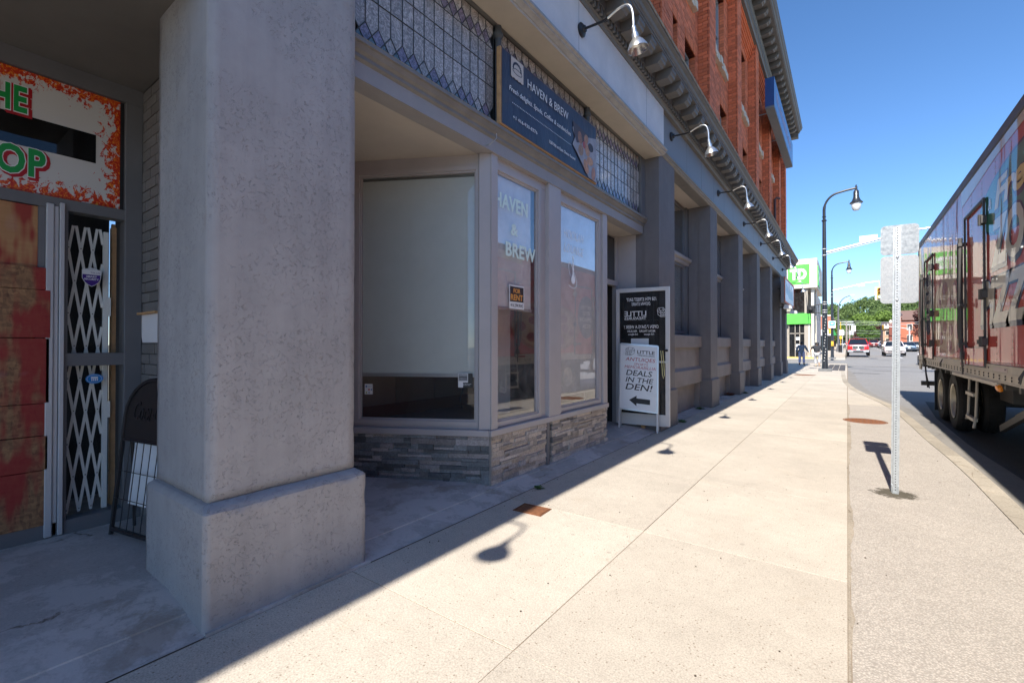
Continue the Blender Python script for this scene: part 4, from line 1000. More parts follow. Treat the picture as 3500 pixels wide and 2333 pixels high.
# payment sticker and heritage card on the angled pane
def lsticker(name, s0, s1, z0, z1, label, cat, extra):
    t = empty(name, (-3, 3, 1), label=label, cat=cat); mb = MB(); FL(mb, s0, s1, z0, z1, -.045, -.044); build('card', mb, m_white, t)
    for pn, m, a in extra: e = MB(); FL(e, *a); build(pn, e, m, t)
    return t
FLp = lambda s, z, d: Vector((-2.78, 3.43, 0)) + uL * s + nL * d + Vector((0, 0, z))
pc = lsticker('payment_sticker', 1.225, 1.31, .905, 1.01, 'small pale card payment sticker low on the left of the angled window', 'sticker',
    [('logo_print', mat('blue_ink', (.05, .2, .4), .5), (1.285, 1.30, .975, .995, -.044, -.0435)), ('logo_print', mat('red_ink', (.5, .03, .02), .5), (1.255, 1.272, .945, .96, -.044, -.0435)), ('logo_print', mat('blue_ink', (0, 0, 0)), (1.23, 1.245, .945, .96, -.044, -.0435)), ('logo_print', mat('green_ink', (.35, .4, .02), .5), (1.285, 1.298, .915, .93, -.044, -.0435)), ('logo_print', mat('blue_ink', (0, 0, 0)), (1.255, 1.27, .918, .928, -.044, -.0435))])
text('Square', FLp(1.282, .977, -.0436), -uL, (0, 0, 1), .045, .014, mat('blue_ink', (0, 0, 0)), pc, thick=.0005)
hc = lsticker('heritage_card', .19, .335, .985, 1.125, 'small black and white heritage card with a building photo in the angled window', 'card',
    [('black_print', m_black, (.19, .235, .985, 1.125, -.0438, -.0434)), ('black_print', m_black, (.235, .285, .985, 1.035, -.0438, -.0434)), ('photo_print', mat('photo_grey', (.30, .32, .34), .5, var=.5, vscale=60), (.240, .33, 1.05, 1.12, -.0432, -.0428))])
text('LOWER HARTMAN\nBUILDING FIELD', FLp(.282, 1.005, -.0433), -uL, (0, 0, 1), .08, .02, m_whiteprint, hc, thick=.0004)
bp = MB(); o_ = FLp(.325, 1.06, -.0427)
for k in range(7): bp.obox(o_ + uL * (-.004 - k * .011), uL * -.007, nL * .0003, Vector((0, 0, .012)))
bp.obox(o_ + Vector((0, 0, .02)), uL * -.082, nL * .0003, Vector((0, 0, .014))); build('photo_print', bp, mat('photo_dark', (.08, .08, .09), .5), hc)
ca = empty('hanging_cable', (-3.3, 3.5, .9), label='black cable hanging behind the angled window', cat='cable')
build('cable', MB().tube([(-3.45, 3.75, 1.5), (-3.46, 3.75, 1.1), (-3.45, 3.76, .9), (-3.47, 3.75, .82), (-3.45, 3.75, .7)], .006, 6), m_black, ca)
# wire stub on the beam
ws = empty('loose_wire', (-2.73, 3.3, 3.3), label='loose twisted wire poking from the beam above the bay corner', cat='wire')
build('wire', MB().tube([(-2.735, 3.28, 3.28), (-2.70, 3.30, 3.285), (-2.67, 3.34, 3.32), (-2.66, 3.37, 3.36), (-2.655, 3.36, 3.40)], .004, 5).tube([(-2.735, 3.28, 3.28), (-2.68, 3.29, 3.27), (-2.65, 3.30, 3.30)], .003, 5), m_galv, ws)

# ================================================================ LEFT SHOP THINGS
gt = empty('scissor_gate', (-4.5, .82, .2), label='folding pale steel scissor gate behind the narrow shop window', cat='security gate')
m_gate = mat('gate_paint', (.85, .85, .79), .5, var=.12)
Xg = -4.50; ga, gb = .725, .925; za, zb = .20, 2.265; rise = .235; half = .0325
def diag(sign, yst, x):
    """one flat bar zig through the gate, clipped to its width"""
    k = half / rise * sign; t0, t1 = 0.0, zb - za
    for lim in (ga, gb):
        t = (lim - yst) / k
        if (k > 0) == (lim == gb): t1 = min(t1, t)
        else: t0 = max(t0, t)
    if t1 - t0 < .08: return
    o = Vector((x, yst + k * t0, za + t0)); d = Vector((0, k, 1)).normalized(); L = (t1 - t0) * math.sqrt(1 + k * k); s = Vector((0, d.z, -d.y))
    build('bar', MB().obox(o - s * .008, d * L, s * .016, Vector((.004, 0, 0))), m_gate, gt)
st = -.2
for k in range(-6, 8): diag(1, .74 + k * .065, Xg); diag(-1, .74 + k * .065 + .065, Xg + .007)
rv = MB()
j = 0; z = za + .02
while z < zb: 
    for k in range(4): rv.box(Xg + .011, Xg + .014, .737 + k * .065 + (half if j % 2 else 0), .743 + k * .065 + (half if j % 2 else 0), z, z + .006)
    z += rise; j += 1
build('rivets', rv, m_dark, gt)
build('end_post', MB().box(Xg - .01, Xg + .02, .928, .958, .19, 2.25), m_gate, gt, bevel=.002)
build('hinge', MB().box(Xg, Xg + .022, .958, .972, 1.62, 1.76).box(Xg, Xg + .022, .958, .972, .86, .98), m_gate, gt)
sh = empty('security_sticker', (-4.4, .85, 1.9), label='purple and white shield security sticker on the upper narrow pane', cat='sticker')
def shield(s, x, m, w=.052, zc=1.90, yc=.852):
    pts = [(-1, .75), (0, 1.02), (1, .75), (1, -.2), (.75, -.65), (.35, -.98), (0, -1.15), (-.35, -.98), (-.75, -.65), (-1, -.2)]
    return build('sticker', MB().prism([(yc + a * w * s, zc + b * w * 1.42 * s * .86) for a, b in pts][::-1], 'x', x, x + .0006), m, sh)
xs_ = X0 - .0075
shield(1, xs_, m_white); m_pur = mat('purple_ink', (.06, .02, .22), .4)
pts = [(-.94, .22), (.94, .22), (.94, -.2), (.7, -.62), (.33, -.93), (0, -1.08), (-.33, -.93), (-.7, -.62), (-.94, -.2)]
build('purple_print', MB().prism([(.852 + a * .052, 1.90 + b * .0635) for a, b in pts][::-1], 'x', xs_ + .0007, xs_ + .0011), m_pur, sh)
text('TELUS', (xs_ + .0008, .845, 1.923), (0, 1, 0), (0, 0, 1), .052, .011, m_pur, sh, thick=.0004); text('Protected by', (xs_ + .0008, .832, 1.948), (0, 1, 0), (0, 0, 1), .04, .006, m_pur, sh, thick=.0004)
text('SMART', (xs_ + .0012, .823, 1.893), (0, 1, 0), (0, 0, 1), .058, .013, m_whiteprint, sh, off=.02, thick=.0004); text('SECURITY', (xs_ + .0012, .812, 1.874), (0, 1, 0), (0, 0, 1), .08, .013, m_whiteprint, sh, off=.02, thick=.0004)
rs_ = empty('round_sticker', (-4.4, .87, 1.1), label='round blue sticker with a shop symbol on the lower narrow pane', cat='sticker')
build('sticker', MB().prism([(.872 + .049 * math.cos(t), 1.157 + .036 * math.sin(t)) for t in [2 * math.pi * k / 24 for k in range(24)]], 'x', xs_, xs_ + .0006), mat('sky_ink', (.02, .22, .55), .4), rs_)
rg = MB(); P = [(.872 + .041 * math.cos(2 * math.pi * k / 24), 1.157 + .029 * math.sin(2 * math.pi * k / 24)) for k in range(25)]
stroke(rg, P, Vector((xs_ + .0008, 0, 0)), Vector((0, 1, 0)), Vector((0, 0, 1)), Vector((1, 0, 0)), .0015, .0003)
rg.box(xs_ + .0008, xs_ + .0012, .853, .891, 1.160, 1.172)
for k in range(4): rg.box(xs_ + .0008, xs_ + .0012, .855 + k * .010, .861 + k * .010, 1.142, 1.158)
build('symbol_print', rg, m_whiteprint, rs_)
mbx = empty('letter_box', (-3.6, 1.1, 1.5), label='small white letter box with brown lid on the grey side wall', cat='letter box')
build('box', MB().prism([(-3.94, 1.61), (-3.62, 1.61), (-3.62, 1.42), (-3.92, 1.42), (-3.94, 1.46)], 'y', 1.02, 1.132), m_white, mbx); build('lid', MB().box(-3.97, -3.60, 1.0, 1.134, 1.611, 1.625), m_wood, mbx)
# black arched A-frame
af = empty('arched_sign_stand', (-4.1, .95, .1), label='black arched steel sign stand leaning in the corner behind the stucco pier', cat='sign stand')
o = Vector((-4.10, .90, .10)); u = Vector((.957, .20, 0)).normalized(); w_ = Vector((.10, .07, 1)).normalized(); n_ = u.cross(w_).normalized(); W_ = .62; Hh = 1.0
def apt(a, b, d=0): return o + u * a + w_ * b + n_ * d
arcp = [apt(0, 0), apt(0, .82)] + [apt(W_ / 2 - W_ / 2 * math.cos(t), .82 + .26 * math.sin(t)) for t in [math.pi * k / 12 for k in range(1, 12)]] + [apt(W_, .82), apt(W_, 0)]
fm_ = MB().tube(arcp, .014, 6).tube([apt(0, .66), apt(W_, .66)], .010, 6).tube([apt(0, .04), apt(W_, .04)], .016, 6)
fm_.tube([apt(.07, .04, -.10), apt(.07, .66, -.02)], .010, 5)
build('frame', fm_, m_black, af)
pl = MB(); n = 12; top = [(W_ / 2 - W_ / 2 * math.cos(math.pi * k / n), .82 + .26 * math.sin(math.pi * k / n)) for k in range(n + 1)]
vs = [apt(0, .66), apt(W_, .66)] + [apt(a, b) for a, b in top[::-1]]; pl.add(vs + [v + n_ * -.004 for v in vs], [tuple(range(len(vs))), tuple(range(2 * len(vs) - 1, len(vs) - 1, -1))]); build('head_panel', pl, mat('stand_panel', (.018, .016, .016), .5), af)
text('Coca-Cola', apt(.10, .80, .002), u, w_, .42, .13, m_black, af, shear=.4, thick=.004)
wr = MB()
for k in range(6): wr.tube([apt(.12 + k * .08, .04, .012), apt(.12 + k * .08, .66, .012)], .003, 4)
for b in (.26, .45): wr.tube([apt(0, b, .015), apt(W_, b, .015)], .003, 4)
build('wire_rack', wr, m_black, af)
build('white_board', MB().obox(apt(.10, .22, -.03), u * .42, n_ * .004, w_ * .42), m_white, af)
build('doormat_cover', MB().box(-2.95, -2.62, 1.80, 2.10, .0, .012), m_black, kind='structure')

# ================================================================ SANDWICH BOARD
L = Vector((-3.0, 6.99, .07)); Rr = Vector((-2.47, 7.10, .03)); 
sb = empty('sandwich_board', tuple(L), label='silver sandwich board reading DEALS IN THE DEN with an arrow, before the open door', cat='sandwich board')
u = (Rr - L).normalized(); Wd = .62; back = Vector((-u.y, u.x, 0)).normalized(); back = back if back.y > 0 else -back
w_ = (Vector((0, 0, 1)) + back * .10).normalized(); n_ = u.cross(w_).normalized(); Hb = 1.37
def sp(a, b, d=0): return L + u * a + w_ * b + n_ * d
legs = MB()
for a in (.012, Wd - .012):
    build('leg', MB().obox(sp(a - .012, 0, -.03), u * .024, n_ * .03, w_ * (Hb - .02)), m_aluw, sb)
    bl = L + u * a + back * .15; tp = sp(a, Hb - .02, -.03); build('leg', MB().obox(bl - u * .012 + Vector((0, 0, .0)), u * .024, back * -.02, tp - bl), m_aluw, sb)
fr = MB(); frame_ring(fr, sp(0, .30), u, w_, Wd, Hb - .30, .022, n_ * .014); build('snap_frame', fr, m_alu, sb)
build('poster', MB().obox(sp(.02, .32, .003), u * (Wd - .04), n_ * .004, w_ * (Hb - .34)), mat('poster_white', (.74, .76, .78), .3, var=.03), sb)
build('hinge', MB().obox(sp(.02, Hb - .01, -.05), u * (Wd - .04), n_ * .06, w_ * .02), m_alu, sb)
m_txt = mat('poster_black', (.012, .012, .015), .5); m_rtx = mat('poster_red', (.40, .02, .03), .5)
PH = Hb - .30
for s, a0, a1, b0, b1, m, sh_, of in (('LITTLE', .46, .90, .865, .915, m_txt, 0, .02), ('TREASURES', .46, .90, .825, .855, m_txt, 0, .0), ('ANTUIQES', .16, .92, .735, .80, m_rtx, .2, .0), ('SPORTS', .38, .74, .685, .72, m_rtx, .2, -.005), ('MEMORABILLIA', .14, .93, .63, .675, m_rtx, .2, -.005), ('DEALS', .18, .85, .525, .61, m_txt, .2, .01), ('IN THE', .17, .88, .425, .50, m_txt, .2, .01), ('DEN!', .17, .86, .31, .405, m_txt, .2, .01)):
    text(s, sp(a0 * Wd, .30 + b0 * PH, .0072), u, w_, (a1 - a0) * Wd, (b1 - b0) * PH, m, sb, shear=sh_, off=of, thick=.0008)
ar = [(.27, .155), (.46, .23), (.46, .19), (.80, .19), (.80, .115), (.46, .115), (.46, .075)]
vs = [sp(a * Wd, .30 + b * PH, .0072) for a, b in ar]; build('arrow_print', MB().add(vs + [v + n_ * .0008 for v in vs], [tuple(range(7)), tuple(range(13, 6, -1))] + [(i, (i + 1) % 7, 7 + (i + 1) % 7, 7 + i) for i in range(7)]), m_txt, sb)
cd = MB()
for st in CH: stroke(cd, [(a * .15, b * .13) for a, b in st], sp(.16 * Wd, .30 + .83 * PH, .0072), u, w_, n_, .005)
build('chest_drawing', cd, m_txt, sb)
rp = empty('yellow_rope', tuple(sp(Wd, 1.3)), label='pale yellow rope looped over the corner of the sandwich board', cat='rope')
build('loop', MB().tube([sp(Wd + .03, 1.30, .0), sp(Wd + .05, 1.1, .01), sp(Wd + .06, .92, .01), sp(Wd + .075, .86, .01), sp(Wd + .09, .92, .01), sp(Wd + .08, 1.1, .0), sp(Wd + .06, 1.3, 0)], .006, 6), mat('rope', (.62, .58, .30), .8), rp)
dw = empty('door_wedge', (-2.72, 7.4, .03), label='small wooden block on a string holding the door open', cat='door stop')
build('block', MB().box(-2.76, -2.70, 7.36, 7.42, .03, .09), m_wood, dw); build('string', MB().tube([(-2.73, 7.40, .09), (-2.72, 7.44, .17), (-2.73, 7.46, .24)], .006, 5), mat('rope', (0, 0, 0)), dw)

# ================================================================ PAVEMENT DETAILS
mh = empty('manhole_cover', (.24, 10.65, 0), label='round rusty manhole cover at the edge of the aggregate strip', cat='manhole cover')
def manhole(c, r, t):
    build('cover', MB().lathe([(0, .004), (r * .97, .004), (r, .001), (r, -.05)], c, n=32), m_rust, t)
    s = MB(); k = -r + .05
    while k < r - .04:
        j = -r + .05
        while j < r - .04:
            if k * k + j * j < (r * .88) ** 2: s.box(c[0] + k, c[0] + k + .03, c[1] + j, c[1] + j + .03, .0041, .0075)
            j += .06
        k += .06
    build('tread_studs', s, m_rust, t, kind='stuff'); build('rim', MB().lathe([(r * 1.02, -.05), (r * 1.02, .003), (r * 1.08, .003), (r * 1.08, -.05)], c, n=32), m_rust, t)
manhole((.26, 10.68, 0), .31, mh)
mh2 = empty('manhole_cover', (-1.6, 26, 0), label='distant rusty round cover in the pavement left of the street lamp', cat='manhole cover'); manhole((-1.62, 25.6, 0), .42, mh2)
ap = empty('access_plate', (-2.1, 3.25, 0), label='small square rusty access plate in the pavement at the shadow edge', cat='access cover')
M_ = Matrix.Translation((-2.17, 3.24, 0)) @ Matrix.Rotation(R(4), 4, 'Z')
build('plate', MB().box(-.135, .135, -.1, .1, -.03, .004).xform(M_), m_rust, ap)
pr_ = MB(); 
for a in (-.125, .115): pr_.box(a, a + .01, -.09, .09, .0041, .008)
for b in (-.09, .08): pr_.box(-.113, .113, b, b + .01, .0041, .008)
build('raised_rim', pr_.xform(M_), m_rust, ap)
def weed(c, r, n, label, col, nm='weed'):
    rr = random.Random(int(c[1] * 100)); mb = MB()
    for k in range(n):
        a = rr.uniform(0, 6.28); d = Vector((math.cos(a), math.sin(a), rr.uniform(.2, 1.2))).normalized(); L = r * rr.uniform(.5, 1); s = d.cross(Vector((0, 0, 1))).normalized() * L * .22
        p = Vector(c) + Vector((rr.uniform(-r, r) * .4, rr.uniform(-r, r) * .4, 0)); q1 = p + d * L * .55; mb.add([p, q1 - s, p + d * L + Vector((0, 0, -L * .2)), q1 + s], [(0, 1, 2, 3)])
    t = empty(nm, c, label=label, cat='weed'); build('leaves', mb, mat(nm + '_leaf%d' % int(c[1]), col, .7, var=.3), t)
weed((-2.44, 3.75, .005), .055, 40, 'small green weed in the pavement joint before the bay', (.07, .16, .04))
weed((-2.62, 10.5, .005), .10, 50, 'green weed at the wall foot left of the second pilaster', (.09, .15, .05))
weed((-2.44, 8.55, .0), .10, 40, 'green weed just beyond the first pilaster plinth', (.10, .17, .06))
weed((-2.65, 13.9, .005), .16, 70, 'dry reddish brown weed at the wall beyond the second pilaster', (.16, .06, .04))
weed((-2.40, 14.75, .005), .10, 40, 'green weed tuft at the foot of the third pilaster', (.09, .15, .05))
rl = random.Random(12); deb = MB()
for k in range(130):
    x, y = (rl.uniform(-2.5, -2.35), rl.uniform(1.9, 9)) if k < 60 else (rl.uniform(-2.2, 1.0), rl.uniform(1.6, 9.5))
    s = rl.uniform(.003, .008); deb.obox((x, y, .001), (s, s * .5, 0), (-s * .4, s, 0), (0, 0, s * .5))
build('debris', deb, mat('litter', (.09, .07, .05), .9, var=.5), kind='stuff')
dc = MB().add([(.28, 5.42, .0015), (.52, 5.46, .0015), (.60, 5.62, .0015), (.50, 5.80, .0015), (.26, 5.78, .0015), (.14, 5.62, .0015)], [(0, 1, 2, 3, 4, 5)])
q = NT('mud_stain'); c = q.coord(); n1 = q.noise(c, 14, 5, .7); v = q.n('ShaderNodeVectorMath', operation='DISTANCE'); cc_ = q.t.nodes.new('ShaderNodeTexCoord'); q.l(cc_.outputs['Object'], v.inputs[0]); v.inputs[1].default_value = (.36, 5.62, 0)
k_ = q.math('SUBTRACT', q.math('ADD', n1, .0), q.math('MULTIPLY', v.outputs['Value'], 2.4)); al = q.ramp(k_, [(.05, 0), (.25, .9)])
trn = q.n('ShaderNodeBsdfTransparent'); mxs = q.n('ShaderNodeMixShader'); q.b.inputs['Base Color'].default_value = (.10, .085, .06, 1); q.b.inputs['Roughness'].default_value = .95
q.l(al, mxs.inputs[0]); q.l(trn.outputs[0], mxs.inputs[1]); q.l(q.b.outputs[0], mxs.inputs[2]); q.l(mxs.outputs[0], q.o.inputs['Surface'])
build('mud_patch', dc, q.m, kind='structure')

# ================================================================ PARKING SIGN POST (seen from behind)
sp_ = empty('sign_post', (.36, 5.64, 0), label='galvanised perforated post carrying two blank backed parking signs', cat='sign')
Mp = Matrix.Translation((.36, 5.64, 0)) @ Matrix.Rotation(R(2), 4, 'Z') @ Matrix.Rotation(R(.7), 4, 'Y')
ch_ = MB(); pw = .030; pitch = .025; n = 101
def holed(mb, z, x0, x1, y, r=.0048):
    zc = z + pitch / 2; xc = (x0 + x1) / 2; o = [(x0, z), (xc, z), (x1, z), (x1, zc), (x1, z + pitch), (xc, z + pitch), (x0, z + pitch), (x0, zc)]
    i_ = [(xc + r * math.cos(a), zc + r * math.sin(a)) for a in [R(225 + 45 * k) for k in range(8)]]
    vs = [(a, y, b) for a, b in o] + [(a, y, b) for a, b in i_]
    mb.add(vs, [(k, (k + 1) % 8, 8 + (k + 1) % 8, 8 + k) for k in range(8)])
for k in range(n): holed(ch_, k * pitch, -.015, .015, -.02)
ch_.box(-.0165, -.015, -.020, .012, 0, n * pitch); ch_.box(.015, .0165, -.020, .012, 0, n * pitch); ch_.box(-.030, -.0166, .010, .012, 0, n * pitch); ch_.box(.0166, .030, .010, .012, 0, n * pitch)
build('post', ch_.xform(Mp), m_galv, sp_)
build('post_back', MB().box(-.0149, .0149, -.0185, -.018, 0.0, n * pitch).xform(Mp), m_black, sp_)
build('ground_sleeve', MB().box(-.024, -.0175, -.026, .016, -.05, .075).box(.0175, .024, -.026, .016, -.05, .075).box(-.0175, .0175, -.027, -.0215, -.05, .02).xform(Mp), m_galv, sp_)
def rplate(x0, x1, z0, z1, y0, y1, r=.035):
    pts = []
    for (cx_, cz_, a0) in ((x1 - r, z1 - r, 0), (x0 + r, z1 - r, 90), (x0 + r, z0 + r, 180), (x1 - r, z0 + r, 270)):
        pts += [(cx_ + r * math.cos(R(a0 + 22.5 * k)), cz_ + r * math.sin(R(a0 + 22.5 * k))) for k in range(5)]
    return MB().prism(pts, 'y', y0, y1)
m_plate = mat('sign_back', (.36, .37, .38), .45, metal=.65, var=.12, vscale=50, fine=.15, bump=.1)
m_plate2 = mat('sign_back_spangle', (.35, .37, .38), .4, metal=.7, var=.35, vscale=32)
build('sign_plate', rplate(-.122, .158, 2.262, 2.545, .014, .017).xform(Mp), m_plate2, sp_); build('sign_plate', rplate(-.122, .158, 1.80, 2.252, .014, .017).xform(Mp), m_plate, sp_)
for z in (2.235, 1.83): build('bolt', MB().lathe([(0, .012), (.006, .012), (.011, .004), (.011, 0)], Mp @ Vector((0, -.0205, z)), (0, -1, 0), 10), m_alu, sp_)

# ================================================================ PIZZA TRAILER
T = empty('semi_trailer', (2.8, 8, -.13), label='long red refrigerated semi trailer printed with big pizza lettering, parked at the kerb', cat='trailer')
TX, TY0, TY1, TZ0, TZ1 = 1.5, -.4, 15.6, 1.18, 4.0
def tpaint(name, col, rough=.14, wav=.5):
    q = NT(name); c = q.coord()
    colr = q.mix(1.0, col, q.ramp(q.noise(c, 1.5, 5, .7), [(.25, .8), (.75, 1.1)]), 'MULTIPLY')
    scr = q.ramp(q.noise(q.coord((1, 2, 40), rot=(.35, 0, 0)), 3, 3, .7), [(.66, 0), (.74, .25)]); colr = q.mix(scr, colr, (.5, .47, .45))
    q.l(colr, q.b.inputs['Base Color']); q.b.inputs['Roughness'].default_value = .45; q.b.inputs['Coat Weight'].default_value = .72; q.b.inputs['Coat Roughness'].default_value = .035; q.b.inputs['Coat IOR'].default_value = 1.33; q.b.inputs['Specular IOR Level'].default_value = .1
    w = q.noise(q.coord((1, 1.6, .45)), 1.5, 1.5, .45); nb = q.bump(w, wav * .3, .05); q.l(nb, q.b.inputs['Coat Normal']); return q.m
m_tred = tpaint('trailer_red', (.58, .07, .045)); m_tcream = tpaint('trailer_cream', (.66, .60, .50)); m_tgreen = tpaint('trailer_green', (.03, .20, .13)); m_tgold = tpaint('trailer_gold', (.85, .62, .2)); m_tnavy = tpaint('trailer_navy', (.03, .025, .07))
m_trail = mat('trailer_rail', (.60, .52, .42), .4, metal=.35, var=.25, vscale=5); m_tdark = mat('trailer_dark', (.085, .08, .078), .5, var=.2); m_roofr = mat('trailer_top_rail', (.16, .15, .155), .45, metal=.3)
build('box_body', MB().box(TX + .03, TX + 2.57, TY0, TY1, .97, 3.97), mat('trailer_shell', (.5, .48, .46), .5), T)
seams = [15.58, 14.67, 14.0, 13.33, 12.66, 12.07, 11.45, 10.84, 10.13, 9.45, 8.82, 8.12, 7.43, 6.75, 6.05, 5.35, 4.65, 3.95, 3.25, 2.55, 1.85, 1.15, .45, -.25, -.4]
for a, b in zip(seams[1:], seams[:-1]):
    if b - a < .2: continue
    build('side_panel', MB().box(TX, TX + .029, a + .002, b - .002, 1.165, 3.865), m_tred, T)
rivm = MB().lathe([(.0085, 0), (.007, .003), (0, .0045)], (0, 0, 0), (-1, 0, 0), 6)
rv = MB()
def rivet(y, z, x=TX):
    b = len(rv.v); rv.v += [(v[0] + x, v[1] + y, v[2] + z) for v in rivm.v]; rv.f += [tuple(i + b for i in f) for f in rivm.f]
for s in seams:
    z = 1.22
    while z < 3.85: rivet(s + .02, z); z += .075 if s > 4 else .2
y = 4.0
while y < 15.5: rivet(y, 1.185); rivet(y, 3.845); y += .06
build('rivets', rv, m_trail, T, kind='stuff')
build('top_rail', MB().prism([(TX - .004, 3.87), (TX - .012, 3.885), (TX - .012, 4.0), (TX + .02, 4.025), (TX + 2.58, 4.025), (TX + 2.612, 4.0), (TX + 2.612, 3.885), (TX + 2.604, 3.87)], 'y', TY0 - .01, TY1 + .01), m_roofr, T)
build('bottom_rail', MB().box(TX - .014, TX + .03, TY0, TY1, .965, 1.16), m_trail, T)
build('rail_flange', MB().box(TX - .022, TX + .03, TY0, TY1, .950, .964).box(TX - .020, TX - .0145, TY0, TY1, 1.06, 1.068), m_trail, T)
bo = MB(); y = 3.0
while y < 15.5:
    for z in (1.0, 1.035): bo.lathe([(.012, 0), (.012, .008), (0, .009)], (TX - .014, y, z), (-1, 0, 0), 6)
    if int(y * 10) % 4 == 0: bo.lathe([(.010, 0), (.010, .007), (0, .008)], (TX - .014, y, 1.115), (-1, 0, 0), 6)
    y += .26
build('rail_bolts', bo, m_tdark, T, kind='stuff')
m_refl = mat('reflective_tape', (.55, .42, .38), .3); m_reflr = mat('reflective_red', (.35, .03, .03), .3)
for k, y in enumerate([3.6, 5.4, 7.6, 9.7, 11.9, 13.9]): build('reflector', MB().box(TX - .0165, TX - .0142, y, y + .3, 1.085, 1.13), m_refl, T); build('reflector', MB().box(TX - .0165, TX - .0142, y + .302, y + .6, 1.085, 1.13), m_reflr if k % 2 else m_refl, T)
# graphics: flat vinyl on the panels, cut a little proud
def tprint(nm, pts, m, x): return build(nm, MB().prism(pts, 'x', x - .0008, x), m, T)
def oval(cy, cz, ry, rz, n=32, a0=0, a1=360): return [(cy + ry * math.cos(R(a0 + (a1 - a0) * k / n)), cz + rz * math.sin(R(a0 + (a1 - a0) * k / n))) for k in range(n)]
xg = TX - .0012
tprint('badge_print', oval(7.0, 3.14, 1.98, .45), m_tnavy, xg); tprint('badge_print', oval(7.0, 3.14, 1.93, .415), m_tgreen, xg - .0009)
tprint('stripe_print', [(10.2, 3.86), (-.3, 3.86), (-.3, 3.76), (6, 3.76), (8.1, 3.74), (10.2, 3.60)], m_tcream, xg - .0018)
def tt(s, ya, yb, za, zb, m, lay, off=.0, sp=.95, sh=.25, grow=0, dy=0, dz=0):
    # seen from -X: the string runs towards -Y
    text(s, (TX - .0012 - .0009 * lay, ya + grow + dy, za - grow + dz), (0, -1, 0), (0, 0, 1), (ya - yb) + 2 * grow, (zb - za) + 2 * grow, m, T, off=off, spacing=sp, shear=sh, thick=.0007)
for m, lay, of, gr, dy, dz in ((m_tnavy, 2, .055, .035, -.03, -.03), (m_tnavy, 2.8, .045, .025, 0, 0)):
    tt('Fresh', 8.16, 6.15, 3.08, 3.42, m, lay, of, .95, .25, gr, dy, dz); tt('ZO', 8.33, 6.98, 2.38, 2.97, m, lay, of, .95, .1, gr, dy, dz); tt('PIZZA', 8.94, 6.3, 1.68, 2.25, m, lay, of, .95, .15, gr, dy, dz)
tt('Fresh', 8.16, 6.15, 3.08, 3.42, m_tgold, 4, .035); tt('ZO', 8.33, 6.98, 2.38, 2.97, m_tcream, 4, .04, .95, .1); tt('PIZZA', 8.94, 6.3, 1.68, 2.25, m_tcream, 4, .04, .95, .15)
tt('&', 8.47, 8.30, 3.15, 3.29, m_tcream, 4, .03)
# pepperoni pizza picture near the rear
m_cheese = tpaint('cheese_print', (.55, .32, .17)); m_pep = tpaint('pepperoni_print', (.33, .04, .03)); m_crust = tpaint('crust_print', (.42, .16, .07))
tprint('pizza_print', oval(11.6, 1.95, 1.9, .74, 40), m_crust, xg - .0005); tprint('pizza_print', oval(11.6, 1.96, 1.72, .66, 40), m_cheese, xg - .0014)
rp_ = random.Random(2); pl_ = []
for k in range(240):
    a = rp_.uniform(0, 6.28); r_ = math.sqrt(rp_.random()) * .86; y, z = 11.6 + 1.72 * r_ * math.cos(a), 1.96 + .66 * r_ * math.sin(a)
    if all(((y - a1) / .52) ** 2 + ((z - b1) / .26) ** 2 > 1 for a1, b1 in pl_): pl_.append((y, z))
for y, z in pl_: tprint('pepperoni_print', oval(y, z, .26 * rp_.uniform(.8, 1.1), .13 * rp_.uniform(.8, 1.1), 12), m_pep, xg - .0023)
tprint('label_print', oval(14.0, 2.35, .60, .72), m_tnavy, xg - .0005)
for s, z, w, h in (('NEW YORK', 2.62, .78, .13), ('STYLE', 2.42, .5, .13), ('PEPPERONI', 2.20, .95, .14), ('PIZZA', 1.98, .6, .14)): text(s, (xg - .0015, 14.0 + w / 2, z), (0, -1, 0), (0, 0, 1), w, h, m_tcream, T, off=.03, thick=.0007)
# side doors
def tdoor(ya, yb, za=1.10, zb=3.37):
    d = build('side_door', MB().box(TX - .03, TX - .0052, ya, yb, za, zb) if False else frame_ring(MB(), (TX - .03, yb, za), (0, -1, 0), (0, 0, 1), yb - ya, zb - za, .035, (.022, 0, 0)), m_tdark, T)
    build('sill_flap', MB().box(TX - .034, TX - .012, ya + .036, yb - .036, za + .02, 1.36), m_tred, d)
    rd = MB()
    yb2 = yb + .06; rd.tube([(TX - .06, yb2, 1.36), (TX - .06, yb2, 3.08)], .028, 10); rd.tube([(TX - .075, yb2 + .10, 3.0), (TX - .075, yb2 + .10, 1.6), (TX - .07, yb2 + .04, 1.45)], .013, 8)
    for z in (1.40, 2.0, 2.95): rd.box(TX - .09, TX - .006, yb2 - .05, yb2 + .05, z, z + .05)
    build('lock_rod', rd, m_tdark, d)
    for z in (1.40, 2.03, 3.02): build('hinge', MB().box(TX - .06, TX - .006, ya - .07, ya + .06, z, z + .10).lathe([(.03, -.02), (.03, .12)], (TX - .055, ya - .005, z), n=10, cap=True), m_tdark, d)
    build('handle_pocket', MB().box(TX - .036, TX - .031, ya + .14, ya + .40, 1.42, 1.48), m_black, d)
    lt = MB(); lt.tube([(TX - .05, yb2, 1.36), (TX - .05, yb2, 1.2)], .02, 8).box(TX - .07, TX - .03, yb2 - .06, yb2 + .05, 1.18, 1.30); lt.tube([(TX - .05, yb2 - .05, 1.25), (TX - .07, yb2 - .16, 1.25), (TX - .07, yb2 - .16, 1.12), (TX - .04, yb2 - .05, 1.08)], .008, 6); lt.tube([(TX - .05, yb2, 1.2), (TX - .045, yb2, .95)], .012, 6)
    build('latch', lt, m_tdark, d)
tdoor(8.60, 9.86); tdoor(13.15, 14.40)
